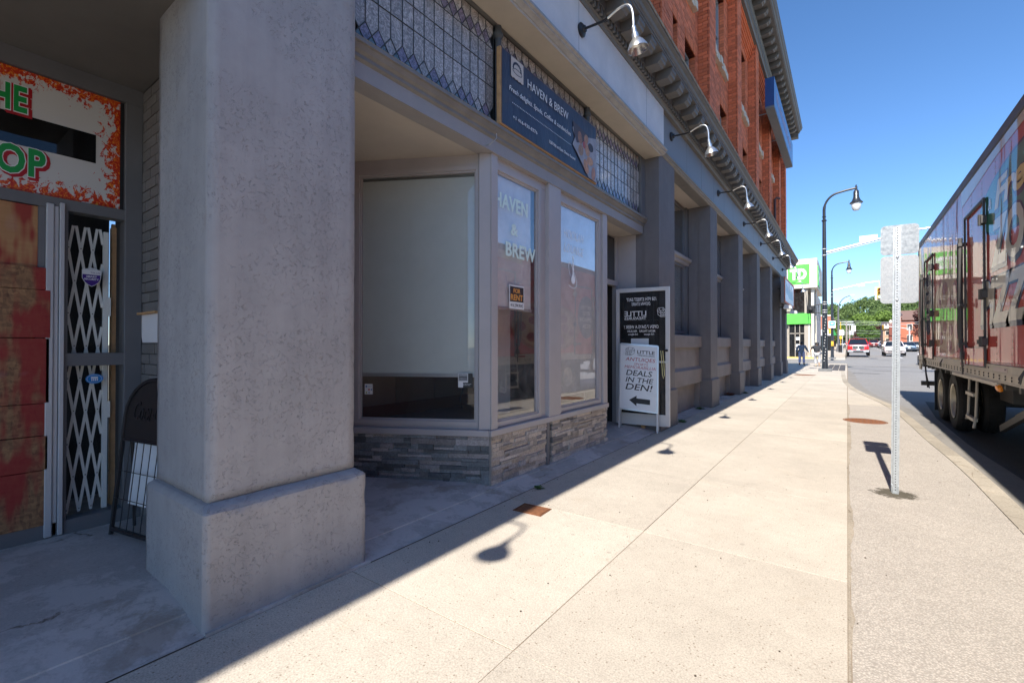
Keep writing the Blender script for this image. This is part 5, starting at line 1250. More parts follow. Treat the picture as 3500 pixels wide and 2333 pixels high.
build('strap', MB().tube([(TX - .03, 14.40, 1.1), (TX - .02, 14.30, .75), (TX + .0, 14.2, .43)], .014, 6).tube([(TX - .03, 14.36, 1.1), (TX - .02, 14.22, .75), (TX + .02, 14.12, .42)], .012, 6), m_black, T)
for y in (6.9, 11.9): build('tie_ring', MB().tube([(TX - .03, y, 1.14), (TX - .06, y + .04, 1.06), (TX - .06, y, 1.0), (TX - .06, y - .04, 1.06), (TX - .03, y, 1.14)], .008, 6), m_tdark, T)
build('slider_rail', MB().prism([(TX + .0, .950), (TX - .035, .945), (TX - .035, .90), (TX + .0, .885)], 'y', 7.95, 10.9), m_trail, T)
und = MB()
for x in (TX + .75, TX + 1.75): und.box(x, x + .12, 2, 15.2, .72, .95)
for y in [2 + .6 * k for k in range(22)]: und.box(TX + .05, TX + 2.55, y, y + .08, .86, .95)
und.box(TX + .55, TX + 2.05, 10.2, 14.1, .50, .74)
build('underframe', und, m_tdark, T)
ax = MB()
for y in (11.45, 12.82): ax.tube([(TX + .1, y, .40), (TX + 2.5, y, .40)], .07, 10)
for s in (0, 1): ax.tube([(TX + .7, 10.0, .62), (TX + .9, 8.6, .9)], .05, 6)
build('axles', ax, m_tdark, T)
m_tyre = mat('tyre', (.022, .021, .021), .8, var=.25, bump=.2, bscale=60); m_rim = mat('wheel_rim', (.50, .45, .36), .4, metal=.4, var=.25, vscale=8)
def truck_wheel(x, y, side):
    a = Vector((-side, 0, 0)); r = .52; c = (x, y, .395)
    w = build('wheel', MB().lathe([(.29, -.12), (.40, -.13), (.49, -.125), (.515, -.09), (.52, 0), (.515, .09), (.49, .125), (.42, .135), (.33, .12), (.295, .10), (.29, -.12)], c, a, 40), m_tyre, T, smooth=True)
    build('rim', MB().lathe([(.295, .115), (.31, .13), (.285, .12), (.27, .06), (.255, .02), (.18, -.03), (.12, -.03), (.11, .03), (.09, .06), (0, .065)], c, a, 28), m_rim, w, smooth=True)
    n = MB()
    for k in range(10): t = 2 * math.pi * k / 10; p = Vector(c) + a * -.03 + Vector((0, math.cos(t), math.sin(t))) * .145; n.lathe([(.014, 0), (.014, .03), (0, .032)], p, a, 6)
    build('wheel_nuts', n, m_trail, w, kind='stuff')
    g_ = MB()
    for k in range(48):
        t = 2 * math.pi * k / 48
        for s in (-.075, .025):
            p = Vector(c) + a * s; u = Vector((0, math.cos(t), math.sin(t))); v = Vector((0, -math.sin(t), math.cos(t)))
            g_.obox(p + u * .514 - v * .026, v * .052, a * .05, u * .012)
    build('tread', g_, m_tyre, w, kind='stuff')
for y in (11.45, 12.82):
    for x, s in ((TX + .18, 1), (TX + .50, 1), (TX + 2.42, -1), (TX + 2.10, -1)): truck_wheel(x, y, s)
build('mud_flap', MB().box(TX + .05, TX + .68, 13.62, 13.635, -.02, .86), m_black, T); build('mud_flap', MB().box(TX + 1.9, TX + 2.55, 13.62, 13.635, -.02, .86), m_black, T)
build('rear_bumper', MB().box(TX + .02, TX + 2.58, 15.5, 15.62, .39, .50).box(TX + .5, TX + .6, 15.45, 15.55, .50, .95).box(TX + 2.0, TX + 2.1, 15.45, 15.55, .50, .95), m_tdark, T)
build('rear_frame', MB().box(TX - .01, TX + .12, 15.601, 15.68, .95, 4.0).box(TX + 2.48, TX + 2.61, 15.601, 15.68, .95, 4.0).box(TX + .121, TX + 2.479, 15.601, 15.66, 3.8, 4.0).box(TX + .121, TX + 2.479, 15.601, 15.68, .95, 1.15), m_trail, T)
build('corner_post', MB().box(TX - .012, TX + .02, 15.3, 15.599, .80, .949), m_trail, T)
build('rear_door', MB().box(TX + .125, TX + 1.295, 15.602, 15.64, 1.16, 3.79), m_tcream, T); build('rear_door', MB().box(TX + 1.305, TX + 2.475, 15.602, 15.64, 1.16, 3.79), m_tcream, T)
ld = MB(); m_lad = mat('ladder_pale', (.50, .45, .38), .45, metal=.3)
ld.tube([(TX + .05, 10.02, .95), (TX + .03, 10.02, .35), (TX + .0, 9.98, .25)], .016, 6); ld.tube([(TX + .05, 9.50, .95), (TX + .03, 9.50, .35), (TX + .0, 9.46, .18)], .016, 6)
for z, s in ((.64, 0), (.27, .0)): ld.box(TX + .0, TX + .05, 9.50, 10.02, z, z + .045)
build('step_ladder', ld, m_lad, T)
br = MB()
for x in (TX + .35, TX + 1.9): br.obox((x, 9.9, .10), (0, -2.6, .78), (.06, 0, 0), (0, .02, .09)); br.obox((x + .1, 9.6, .32), (0, -1.7, .48), (.05, 0, 0), (0, .02, .07))
build('wind_brace', br, m_tdark, T); build('brace_plate', MB().box(TX + .30, TX + .34, 7.6, 8.1, .66, .80), m_trail, T)
build('marker_lamp', MB().lathe([(.05, 0), (.05, .02), (.035, .035), (0, .04)], (TX - .0, 7.98, .885), (-1, -.2, -.3), 14), mat('amber_lens', (.8, .25, .02), .25), T, smooth=True)
lgm = MB()
for x in (TX + .5, TX + 1.95): lgm.box(x, x + .12, 2.6, 2.72, -.05, .95); lgm.box(x - .08, x + .2, 2.55, 2.78, -.12, -.05); lgm.obox((x + .03, 2.66, .2), (0, 1.2, .7), (.05, 0, 0), (0, 0, .06))
build('landing_gear', lgm, m_tdark, T)
# ---- tractor unit ahead of the trailer (outside the frame, carries the front and shows in the glass)

# ================================================================ STREET LAMPS, SIGNALS
m_lampb = mat('lamp_post_black', (.020, .023, .03), .35, var=.2, coat=.3); m_lens = mat('lamp_globe', (.62, .66, .68), .25, var=.05)
m_sig = mat('signal_yellow', (.75, .45, .03), .5, var=.05); m_armw = mat('signal_arm', (.62, .63, .64), .35, metal=.3)
def street_lamp(loc, label, s=1.0, arm=None, sticker=True, group='black street lamps'):
    x, y, z = loc; t = empty('street_lamp', loc, label=label, cat='street lamp', group=group)
    P = lambda a, b, c=0: (x + a * s, y + c * s, z + b * s)
    build('post', MB().tube([P(0, .12), P(0, .5), P(0, 3.5), P(0, 8.2)], [.16 * s, .135 * s, .12 * s, .085 * s], 14), m_lampb, t, smooth=True)
    build('base', MB().box(*[v for pr in ((P(-.30, 0)[0], P(.30, 0)[0]), (y - .3 * s, y + .3 * s), (z - .02, z + .14 * s)) for v in pr]), m_kerb if False else mat('lamp_base_grey', (.16, .165, .17), .7, var=.3, vscale=8), t, bevel=.02)
    build('collar', MB().lathe([(.09 * s, 0), (.13 * s, .02 * s), (.13 * s, .05 * s), (.09 * s, .09 * s)], P(0, 8.15), n=14).lathe([(.085 * s, 0), (.105 * s, .02 * s), (.085 * s, .05 * s)], P(0, 8.38), n=14), m_lampb, t)
    arc = [P(0, 8.2)] + [P(.70 - .70 * math.cos(a) , 8.75 + .85 * math.sin(a)) for a in [R(10 * k) for k in range(0, 9)]] + [P(1.0, 9.66), P(1.42, 9.70)]
    build('arm', MB().tube(arc, [.075 * s] * 3 + [.055 * s] * (len(arc) - 3), 10), m_lampb, t, smooth=True)
    lx = 1.40
    build('finial', MB().lathe([(0, .16 * s), (.04 * s, .13 * s), (.03 * s, .08 * s), (.06 * s, .05 * s), (.06 * s, -.08 * s)], P(lx, 9.72), n=12), m_lampb, t)
    build('lantern', MB().lathe([(.05 * s, 9.62 * s), (.12 * s, 9.52 * s), (.13 * s, 9.22 * s), (.17 * s, 9.10 * s), (.20 * s, 9.02 * s), (.29 * s, 8.93 * s), (.29 * s, 8.90 * s), (.22 * s, 8.90 * s)], (x + lx * s, y, z), n=20), m_lampb, t, smooth=True)
    build('globe', MB().lathe([(.22 * s, 8.90 * s), (.22 * s, 8.78 * s), (.19 * s, 8.62 * s), (.12 * s, 8.52 * s), (0, 8.50 * s)], (x + lx * s, y, z), n=20), m_lens, t, smooth=True)
    cl = MB()
    for h in (6.28, 6.62, 3.18, 3.30, 3.62, 3.74): cl.lathe([(.125 * s, 0), (.13 * s, .015), (.125 * s, .03)], P(0, h), n=14)
    build('clamp', cl, m_armw, t)
    st = MB()
    for k in range(16 if sticker else 0): st.obox(P(-.05 + .02 * (k % 5), .55 + k * .16, -.145), (.03, 0, 0), (0, .004, 0), (0, 0, .04))
    if sticker: build('stickers', st, m_white, t)
    return t
sl1 = street_lamp((-.97, 30.05, 0), 'tall black street lamp with lantern, nearest one at the pavement corner')
for i, (loc, lb, s) in enumerate((((-1.13, 53, .13), 'second black street lamp with lantern, beyond the crossing', .94), )):
    street_lamp(loc, lb, s, sticker=False)
def signal_head(t, x, y, z, s=1.0, lit='g', back=True, facing=-1):
    if back: build('backplate', MB().box(x - .30 * s, x + .30 * s, y, y + .03, z - .55 * s, z + .55 * s), mat('backplate_pale', (.62, .60, .50), .5), t)
    build('housing', MB().box(x - .15 * s, x + .15 * s, y - .12 * s, y - .001, z - .45 * s, z + .45 * s), m_sig, t, bevel=.02)
    for k, (dz, c) in enumerate(((.29, (.12, .015, .01)), (0, (.10, .06, .01)), (-.29, (.02, .12, .06)))):
        m = mat('lens_%d' % k, c, .3)
        if k == 2 and lit == 'g':
            m = bpy.data.materials.get('green_lit')
            if not m:
                q = NT('green_lit'); q.b.inputs['Base Color'].default_value = (.3, .8, .6, 1); q.b.inputs['Emission Color'].default_value = (.45, 1, .75, 1); q.b.inputs['Emission Strength'].default_value = 1.2; m = q.m
        l_ = build('signal_lens', MB().lathe([(.115 * s, 0), (.09 * s, .03 * s), (0, .05 * s)], (x, y - .12 * s, z + dz * s), (0, -1, 0), 14), m, t)
        build('visor', MB().lathe([(.13 * s, 0), (.13 * s, .16 * s), (.122 * s, .16 * s), (.122 * s, 0)], (x, y - .12 * s, z + dz * s), (0, -1, 0), 14), m_sig, l_)
ta = empty('traffic_signal_arm', (-.85, 30.05, 6.45), label='white curved traffic signal arm clamped to the nearest street lamp', cat='signal arm')
arm = [(-.86, 30.05, 6.46), (.2, 30.05, 6.66), (1.6, 30.05, 6.93), (2.9, 30.05, 7.14), (4.2, 30.05, 7.2)]
build('arm', MB().tube(arm, [.065, .058, .05, .045, .04], 10), m_armw, ta, smooth=True); build('arm', MB().tube([(-.86, 30.05, 6.36), (.2, 30.05, 6.56), (1.6, 30.05, 6.82)], .022, 6), m_armw, ta)
build('street_name_sign', MB().box(.55, 1.30, 30.02, 30.04, 6.83, 7.12), m_white, ta)
build('hanger', MB().box(4.18, 4.24, 30.0, 30.06, 6.7, 7.2), m_armw, ta); signal_head(ta, 4.21, 30.0, 6.25)
ta2 = empty('traffic_signal_arm', (-1.0, 53, 7.1), label='second traffic signal arm with a yellow signal on a pale backplate beyond the crossing', cat='signal arm')
arm = [(-1.05, 53, 6.62), (.3, 53, 6.9), (1.5, 53, 7.16), (2.4, 53, 7.22)]
build('arm', MB().tube(arm, [.07, .06, .05, .045], 10), m_armw, ta2, smooth=True); build('street_name_sign', MB().box(.85, 1.35, 52.97, 52.99, 6.86, 6.98), m_white, ta2)
build('hanger', MB().box(2.36, 2.42, 52.95, 53.0, 6.7, 7.2), m_armw, ta2); signal_head(ta2, 2.40, 52.9, 6.12, 1.1)
pd = empty('pedestrian_signal', (-1.4, 30, 3.4), label='dark pedestrian signal bracketed left of the nearest street lamp', cat='pedestrian signal')
build('housing', MB().box(-1.76, -1.44, 29.86, 30.12, 3.18, 3.58), m_dark, pd, bevel=.02); build('visor', MB().box(-1.80, -1.40, 30.125, 30.16, 3.16, 3.60), m_black, pd)
build('hood', MB().lathe([(.10, 0), (.10, .12), (.07, .15), (0, .16)], (-1.60, 29.86, 3.38), (0, -1, 0), 14), m_black, pd)
build('bracket', MB().tube([(-1.44, 30.0, 3.60), (-.98, 30.03, 3.68)], .025, 6).tube([(-1.44, 30.0, 3.20), (-.98, 30.03, 3.18)], .025, 6), m_dark, pd)
sl3 = empty('street_lamp', (-1.02, 83, .47), label='slim grey cobra head street lamp in the distance', cat='street lamp')
pp = [(-1.02, 83, gz(83)), (-1.02, 83, 6.6)] + [(-1.02 + 1.3 - 1.3 * math.cos(R(a)), 83, 6.6 + 2.0 * math.sin(R(a))) for a in range(10, 90, 10)] + [(.5, 83, 8.75)]
build('post', MB().tube(pp, [.15, .10] + [.07] * (len(pp) - 2), 8), mat('post_grey', (.12, .12, .125), .5), sl3); build('lamp_head', MB().box(.4, .95, 82.9, 83.1, 8.70, 8.82), m_armw, sl3); build('base', MB().lathe([(.32, gz(83)), (.26, gz(83) + .5), (.12, gz(83) + .9)], (-1.02, 83, 0), n=10), mat('post_grey', (0, 0, 0)), sl3)
bs = empty('bus_stop_sign', (-1.1, 52.7, 4), label='small white and blue bus stop sign on the second street lamp', cat='sign')
build('panel', MB().box(-1.40, -.86, 52.72, 52.75, 3.05, 3.72), m_white, bs); build('blue_print', MB().box(-1.34, -.92, 52.713, 52.719, 3.30, 3.66), mat('bus_blue', (.02, .30, .42), .4), bs); build('bus_symbol', MB().box(-1.24, -1.02, 52.708, 52.712, 3.42, 3.56), m_white, bs)
for zz, lb, xx in ((2.5, 'yellow crossing button plate high on the second street lamp', -1.33), (1.35, 'yellow crossing button plate low on the second street lamp', -1.12)):
    pb = empty('push_button_sign', (xx, 52.8, zz), label=lb, cat='sign'); build('plate', MB().box(xx - .09, xx + .09, 52.78, 52.81, zz, zz + .45), m_sig, pb); build('button', MB().lathe([(.04, 0), (.03, .03), (0, .035)], (xx, 52.78, zz + .1), (0, -1, 0), 8), m_black, pb)

# ================================================================ SIGNS ON THE BUILDING END
ob = empty('orange_box_sign', (-2.3, 24.8, 3.8), label='internally lit box sign with orange edge and pale blue face near the building corner', cat='sign')
build('cabinet', MB().box(-2.30, -2.165, 22.8, 26.9, 3.27, 4.38), mat('cabinet_grey', (.22, .21, .21), .5), ob)
build('orange_frame', frame_ring(MB(), (-2.165, 22.8, 3.27), (0, 1, 0), (0, 0, 1), 4.1, 1.11, .07, (.03, 0, 0)), mat('orange_edge', (.62, .12, .025), .45), ob)
build('face_panel', MB().box(-2.164, -2.15, 22.875, 26.825, 3.345, 4.305), mat('sign_face', (.62, .62, .68), .3, var=.1, vscale=1), ob)
sk = MB(); stroke(sk, [(.3, .55), (.9, .75), (1.3, .55), (1.9, .85), (2.3, .6), (2.9, .8), (3.4, .6)], Vector((-2.1498, 22.9, 3.35)), Vector((0, 1, 0)), Vector((0, 0, 1)), Vector((1, 0, 0)), .06, .004); build('wave_print', sk, m_white, ob)
sk = MB().prism([(23.1, 4.2), (24.2, 4.05), (26.4, 4.0), (26.4, 3.6), (24.8, 3.55), (23.3, 3.75)], 'x', -2.1499, -2.149); build('blue_print', sk, mat('pale_blue_print', (.35, .52, .64), .4, var=.25, vscale=3), ob)
br_ = MB(); 
for y in (23.3, 26.2): br_.box(-2.47, -2.30, y, y + .05, 3.9, 3.95)
build('bracket', br_, m_dark, ob)
for y, z, lb in ((23.7, 3.05, 'white floodlight below the orange edged box sign, nearer one'), (26.4, 2.98, 'white floodlight below the orange edged box sign, farther one')):
    f_ = empty('floodlight', (-2.1, y, z), label=lb, cat='floodlight'); build('housing', MB().prism([(-2.28, z), (-1.96, z - .02), (-1.98, z + .11), (-2.22, z + .17)], 'y', y - .25, y + .25), m_white, f_); build('bracket', MB().box(-2.47, -2.25, y - .04, y + .04, z + .03, z + .09), m_dark, f_)
bsn = empty('blue_banner_sign', (-2.2, 22, 10.5), label='long blue sign box mounted high on the brick wall under the cornice', cat='sign')
m_bl1 = mat('sign_blue', (.012, .075, .26), .35, var=.15, coat=.4); 
build('cabinet', MB().prism([(-2.34, 10.0), (-2.05, 10.0), (-2.05, 11.02), (-2.34, 11.02)], 'y', 18.6, 25.5), m_bl1, bsn)
build('underside', MB().box(-2.335, -2.055, 18.61, 25.49, 9.93, 9.999), mat('sign_underside', (.17, .19, .21), .6), bsn)
rr = random.Random(6); tp = MB(); y = 19.2
text('Insurance Brokers', (-2.0495, 19.1, 10.3), (0, 1, 0), (0, 0, 1), 5.6, .42, mat('sign_letter', (.45, .42, .45), .4), bsn, shear=.25, thick=.004) if False else None
for k in range(22): h = rr.uniform(.12, .4); tp.box(-2.05, -2.046, y, y + .16, 10.4, 10.4 + h); y += .25
build('lettering', tp, mat('sign_letter', (.34, .30, .42), .4, var=.4), bsn)
for y in (19.6, 22.4, 24.6): build('stay', MB().tube([(-2.34, y, 10.2), (-2.72, y, 10.2)], .02, 5), m_alu, bsn)

# ================================================================ BANK ON THE NEXT CORNER
bk = empty('bank_building', (-5, 58, 0), label='modern cream bank building with green TD panels on the next corner', cat='building')
m_bcream = mat('bank_cream', (.68, .62, .52), .7, var=.05); m_bgreen = mat('bank_green', (.10, .52, .07), .4, var=.04); m_bglass = glass('bank_glass', (.3, .33, .36), .4, boost=1.5); m_bcol = mat('bank_column', (.34, .30, .25), .7, var=.1)
z0 = gz(55)
build('upper_box', MB().box(-14, -2.38, 55, 66, 7.25, 10.2), m_bcream, bk); build('green_panel', MB().box(-4.9, -3.03, 54.93, 54.998, 7.68, 9.66), m_bgreen, bk); build('green_panel', MB().box(-2.378, -2.30, 55.5, 58.8, 7.5, 9.5), m_bgreen, bk)
text('TD', (-4.72, 54.925, 8.12), (1, 0, 0), (0, 0, 1), 1.45, 1.12, m_whiteprint, bk, off=.06, thick=.01)
text('TD', (-2.295, 55.9, 7.9), (0, 1, 0), (0, 0, 1), 2.3, 1.1, m_whiteprint, bk, off=.06, thick=.01)
build('lower_wall', MB().box(-14, -3.45, 55.6, 72, z0, 7.25), m_bcol, bk)
build('window', MB().box(-4.7, -3.50, 55.45, 55.55, 4.85, 7.2), m_bglass, bk); build('window_frame', MB().box(-3.49, -3.20, 55.3, 55.6, .1, 7.249), m_bcol, bk)
build('green_band', MB().box(-5.2, -2.96, 55.1, 55.44, 3.60, 4.68), m_bgreen, bk); build('green_band', MB().box(-2.96, -2.90, 58, 60.5, 3.0, 4.3), m_bgreen, bk)
for (a, b, d) in ((-3.19, -3.0, 55.32), (-2.92, -2.70, 55.5), (-2.66, -2.6, 58)): build('column', MB().box(a, b, d, d + 1.5, gz(d), 7.248 if a > -3.1 else 3.6), m_bcream, bk)
build('side_wall', MB().box(-3.449, -2.75, 60, 72, gz(60), 7.24), m_bcream, bk)
dr = MB(); dr.box(-4.9, -3.5, 55.4, 55.44, z0, 3.59)
build('entrance_glass', dr, m_bglass, bk)
fr = MB()
for x in (-4.9, -4.35, -3.95, -3.52): fr.box(x, x + .06, 55.34, 55.39, z0, 3.59)
fr.box(-4.9, -3.5, 55.34, 55.39, 2.6, 2.68); build('door_frame', fr, m_bcol, bk)
pz = MB()
for (x, z, w, h) in ((-4.25, 1.95, .34, .3), (-4.25, 1.25, .34, .28), (-4.3, .95, .1, .15), (-4.12, .95, .1, .15), (-3.98, .95, .1, .15)): pz.box(x, x + w, 55.32, 55.335, z, z + h)
build('notice', pz, m_white, bk)
for k in range(6): x = -3.1 + k * .16; build('bare_rod', MB().tube([(x, 54.6 + k * .5, 4.0), (x - .1, 54.6 + k * .5, 5.6), (x - .25 + k * .04, 54.6 + k * .5, 6.9 - k * .3)], .02, 5), m_dark, bk)
yk = MB(); yk.box(-6, -2.2, 53.8, 54.1, gz(54), gz(54) + .14); t_ = empty('yellow_kerb', (-4, 54, .1), label='yellow painted kerb before the bank entrance', cat='kerb'); build('kerb_block', yk, mat('kerb_yellow', (.62, .45, .12), .7), t_)
rb_ = empty('brick_store', (-4, 90, 0), label='low orange brick store beyond the bank with a green awning', cat='building')
zb = gz(90); build('wall', MB().box(-12, -1.9, 90, 104, zb, zb + 5.6), mat('orange_brick', (.40, .15, .09), .8, var=.1), rb_); build('awning', MB().prism([(-1.9, 4.4), (-1.9, 3.0), (-1.3, 3.0)], 'y', 88, 94), mat('awning_green', (.02, .25, .05), .6), rb_)
build('shop_front', MB().box(-3.6, -2.0, 89.8, 89.99, zb, zb + 2.4), m_bglass, rb_); build('parapet', MB().box(-12.1, -1.85, 89.9, 104.1, zb + 5.6, zb + 5.8), m_bcream, rb_); build('sign_panel', MB().box(-3.4, -2.0, 89.7, 89.79, 3.0, 4.0), m_white, rb_)

# ================================================================ VEHICLES
m_tyre2 = m_tyre; m_glasscar = mat('car_glass', (.012, .016, .02), .06, var=.1, coat=1)
def cpaint(name, col, metal=.0):
    return mat(name, col, .3, metal=metal, var=.05, coat=1)
m_lamp = mat('headlight', (.65, .68, .7), .15, var=.2, coat=1); m_tail = mat('tail_light', (.45, .02, .02), .2, coat=1); m_chr = mat('chrome', (.7, .7, .7), .15, metal=1)
def loft(mb, secs, close=True):
    b = len(mb.v); n = len(secs[0])
    for s in secs: mb.v += s
    for i in range(len(secs) - 1):
        for k in range(n): k2 = (k + 1) % n; mb.f.append((b + i * n + k, b + i * n + k2, b + (i + 1) * n + k2, b + (i + 1) * n + k))
    mb.f.append(tuple(b + k for k in range(n - 1, -1, -1))); e = b + (len(secs) - 1) * n; mb.f.append(tuple(e + k for k in range(n)))
    return mb
def car(loc, rz, label, paint, L=4.6, W=1.85, H=1.5, hood=.95, belt=.98, zb=.28, nose=.85, y_ws=(-1.15, -.35), y_rw=(1.3, 2.0), wheel_r=.34, kind='car', front='dark', group=None, trunk=1.0, name='parked_car', cat='car'):
    """local frame: x across, -y is the nose"""
    t = empty(name, loc, rz, label=label, cat=cat, **({'group': group} if group else {}))
    Mw = WM[t.name]
    def bd(nm, mb, m, par=t, **k): return build(nm, mb.xform(Mw), m, par, **k)
    h = L / 2
    def ring(y, hw, z0, z1, sh=.06):
        zs = z0 + (z1 - z0) * .62
        return [(-hw * .90, y, z0), (-hw, y, z0 + .12), (-hw, y, zs), (-hw * .955, y, z1 - sh * .4), (-hw * .82, y, z1), (0, y, z1 + .015), (hw * .82, y, z1), (hw * .955, y, z1 - sh * .4), (hw, y, zs), (hw, y, z0 + .12), (hw * .90, y, z0)]
    w2 = W / 2
    secs = [ring(-h, w2 * .80, zb + .10, nose - .16), ring(-h + .05, w2 * .90, zb + .04, nose - .04), ring(-h + .25, w2 * .97, zb, nose), ring(-h + .9, w2, zb, hood), ring(y_ws[0], w2, zb, belt), ring(0, w2, zb, belt), ring(y_rw[1] if kind != 'pickup' else y_rw[1], w2, zb, belt), ring(h - .25, w2 * .97, zb, trunk), ring(h - .05, w2 * .9, zb + .08, trunk - .05), ring(h, w2 * .82, zb + .16, trunk - .2)]
    bd('body', loft(MB(), secs), paint, smooth=True)
    bw, tw = w2 * .90, w2 * .70; y0, y1 = y_ws; y2, y3 = y_rw; zr = H - .05
    gh = MB().hexa([(-bw, y0, belt - .03), (bw, y0, belt - .03), (bw, y3, belt - .03), (-bw, y3, belt - .03), (-tw, y1, zr), (tw, y1, zr), (tw, y2, zr), (-tw, y2, zr)])
    bd('windows', gh, m_glasscar)
    rf = loft(MB(), [[(-tw * .96, y1 - .02, zr), (-tw * .8, y1 - .02, zr + .03), (tw * .8, y1 - .02, zr + .03), (tw * .96, y1 - .02, zr)], [(-tw * 1.03, (y1 + y2) / 2, zr - .01), (-tw * .82, (y1 + y2) / 2, H), (tw * .82, (y1 + y2) / 2, H), (tw * 1.03, (y1 + y2) / 2, zr - .01)], [(-tw * .98, y2 + .02, zr), (-tw * .8, y2 + .02, zr + .02), (tw * .8, y2 + .02, zr + .02), (tw * .98, y2 + .02, zr)]])
    bd('roof', rf, paint, smooth=True)
    pl = MB()
    for s in (-1, 1):
        pl.tube([(s * bw * 1.0, y0, belt), (s * tw * 1.01, y1, zr)], .035, 6); pl.tube([(s * bw * 1.0, y3, belt), (s * tw * 1.01, y2, zr)], .05, 6)
        ym = (y1 + y2) / 2; pl.tube([(s * bw * 1.0, ym, belt), (s * tw * 1.01, ym, zr)], .03, 6)
    bd('pillars', pl, paint)
    for s in (-1, 1):
        for yy in (-h + .9, h - .95):
            c = (s * (w2 - .11), yy, wheel_r); a = (s, 0, 0)
            w = bd('wheel', MB().lathe([(wheel_r * .62, -.11), (wheel_r * .95, -.10), (wheel_r, -.05), (wheel_r, .06), (wheel_r * .95, .11), (wheel_r * .64, .115), (wheel_r * .62, .08)], c, a, 22), m_tyre2, smooth=True)
            bd('rim', MB().lathe([(wheel_r * .62, .09), (wheel_r * .55, .05), (.06, .07), (0, .08)], c, a, 14), m_chr, w)
            bd('wheel_arch', MB().lathe([(wheel_r * 1.18, .10), (wheel_r * 1.18, .122), (wheel_r * .98, .122)], c, a, 22), m_black, w)
        bd('mirror', MB().box(s * w2 * .98 - .02, s * w2 * .98 + s * .17 + .02, y0 + .25, y0 + .35, belt + .0, belt + .15), paint, bevel=.02)
        hl = MB().hexa([(s * w2 * .56, -h + .06, nose - .24), (s * w2 * .92, -h + .20, nose - .22), (s * w2 * .93, -h + .30, nose - .20), (s * w2 * .5, -h + .2, nose - .24), (s * w2 * .56, -h + .04, nose - .09), (s * w2 * .92, -h + .18, nose - .05), (s * w2 * .93, -h + .3, nose - .05), (s * w2 * .5, -h + .2, nose - .09)])
        bd('headlight', hl, m_lamp)
        bd('tail_light', MB().box(s * w2 * .55 if s > 0 else -w2 * .93, s * w2 * .93 if s > 0 else -w2 * .55, h - .12, h + .012, trunk - .24, trunk - .06), m_tail)
        bd('fog_lamp', MB().box(s * w2 * .74 - .12, s * w2 * .74 + .12, -h - .01, -h + .08, zb + .16, zb + .27), m_black)
    gr = MB()
    if kind == 'pickup':
        frame = frame_ring(MB(), (-.52, -h - .05, .72), (1, 0, 0), (0, 0, 1), 1.04, .38, .04, (0, .06, 0))
        g_ = bd('grille', frame, m_chr)
        bars = MB()
        for k in range(3): bars.box(-.48, .48, -h - .04, -h - .01, .79 + k * .09, .82 + k * .09)
        bd('grille_bars', bars, m_chr, g_); bd('grille_back', MB().box(-.48, .48, -h - .012, -h + .1, .76, 1.06), m_black, g_)
        bd('bumper', MB().prism([(-h - .12, .42), (-h + .05, .38), (-h + .1, .66), (-h - .10, .62)], 'x', -w2 * .93, w2 * .93), m_alu, bevel=.02)
        bd('bumper_inset', MB().box(-.45, .45, -h - .13, -h - .09, .44, .56), m_black)
        bd('bed_rim', MB().box(-w2 * .95, -w2 * .88, .95, h - .1, belt, belt + .06).box(w2 * .88, w2 * .95, .95, h - .1, belt, belt + .06), paint)
        st = MB(); st.box(-.035, .035, -h - .09, -h - .052, .60, 1.12); bd('centre_stripe', st, m_white)
    else:
        gr.box(-.36, .36, -h - .012, -h + .06, nose - .24, nose - .10); bd('grille', gr, m_black); bd('intake', MB().box(-.62, .62, -h - .01, -h + .1, zb + .12, zb + .28), m_black)
        bd('badge', MB().lathe([(.07, 0), (.05, .02), (0, .02)], (0, -h - .012, nose - .17), (0, -1, 0), 12), m_chr)
    bd('licence_plate', MB().box(-.16, .16, -h - (.15 if kind == 'pickup' else .022), -h - (.131 if kind == 'pickup' else .011), zb + .18, zb + .30), m_white)
    bd('licence_plate', MB().box(-.16, .16, h + .002, h + .012, trunk - .40, trunk - .28), m_white)
    bd('underbody', MB().box(-w2 * .8, w2 * .8, -h + .3, h - .3, zb - .1, zb + .05), m_black)
    return t
red = cpaint('red_car_paint', (.52, .012, .012)); wht = cpaint('white_car_paint', (.80, .73, .74)); slv = cpaint('silver_paint', (.36, .39, .41), .4); blu = cpaint('blue_grey_paint', (.10, .15, .22), .3); blk = cpaint('dark_car_paint', (.02, .022, .03)); dred = cpaint('maroon_car_paint', (.25, .02, .02))
zr_ = lambda y: gz(y) - .13
car((1.0, 66, zr_(66) + .12), 0, 'red pickup truck with chrome grille driving towards the viewer', red, L=5.7, W=2.03, H=1.92, hood=1.25, belt=1.28, zb=.45, nose=1.20, y_ws=(-1.15, -.55), y_rw=(1.0, 1.2), wheel_r=.42, kind='pickup', trunk=1.25, name='pickup_truck', cat='pickup truck')
car((4.35, 69, zr_(69) + .08), 0, 'white sport utility car half hidden behind the sign post', wht, L=4.7, W=1.93, H=1.66, hood=1.05, belt=1.08, nose=.98, y_ws=(-1.2, -.5), y_rw=(1.8, 2.2), wheel_r=.37, trunk=1.1)
car((5.35, 45.5, -.13), 0, 'silver sedan showing behind the rear of the pizza trailer', slv, L=4.7, W=1.85, H=1.45, hood=.92, belt=.95, nose=.80, y_ws=(-1.1, -.3))
car((7.55, 93, zr_(93)), 0, 'blue grey sedan parked beyond the white car', blu, L=4.7, H=1.46, trunk=.98)
car((8.6, 97, zr_(97)), 0, 'silver blue car parked nearest the maroon tree', slv, L=4.6, H=1.5)
car((6.9, 104, zr_(104)), 0, 'dark blue car behind the blue grey sedan', blk, L=4.5, H=1.5)
car((4.0, 138, zr_(138)), 0, 'small dark car right of the red pickup, far up the street', blk)
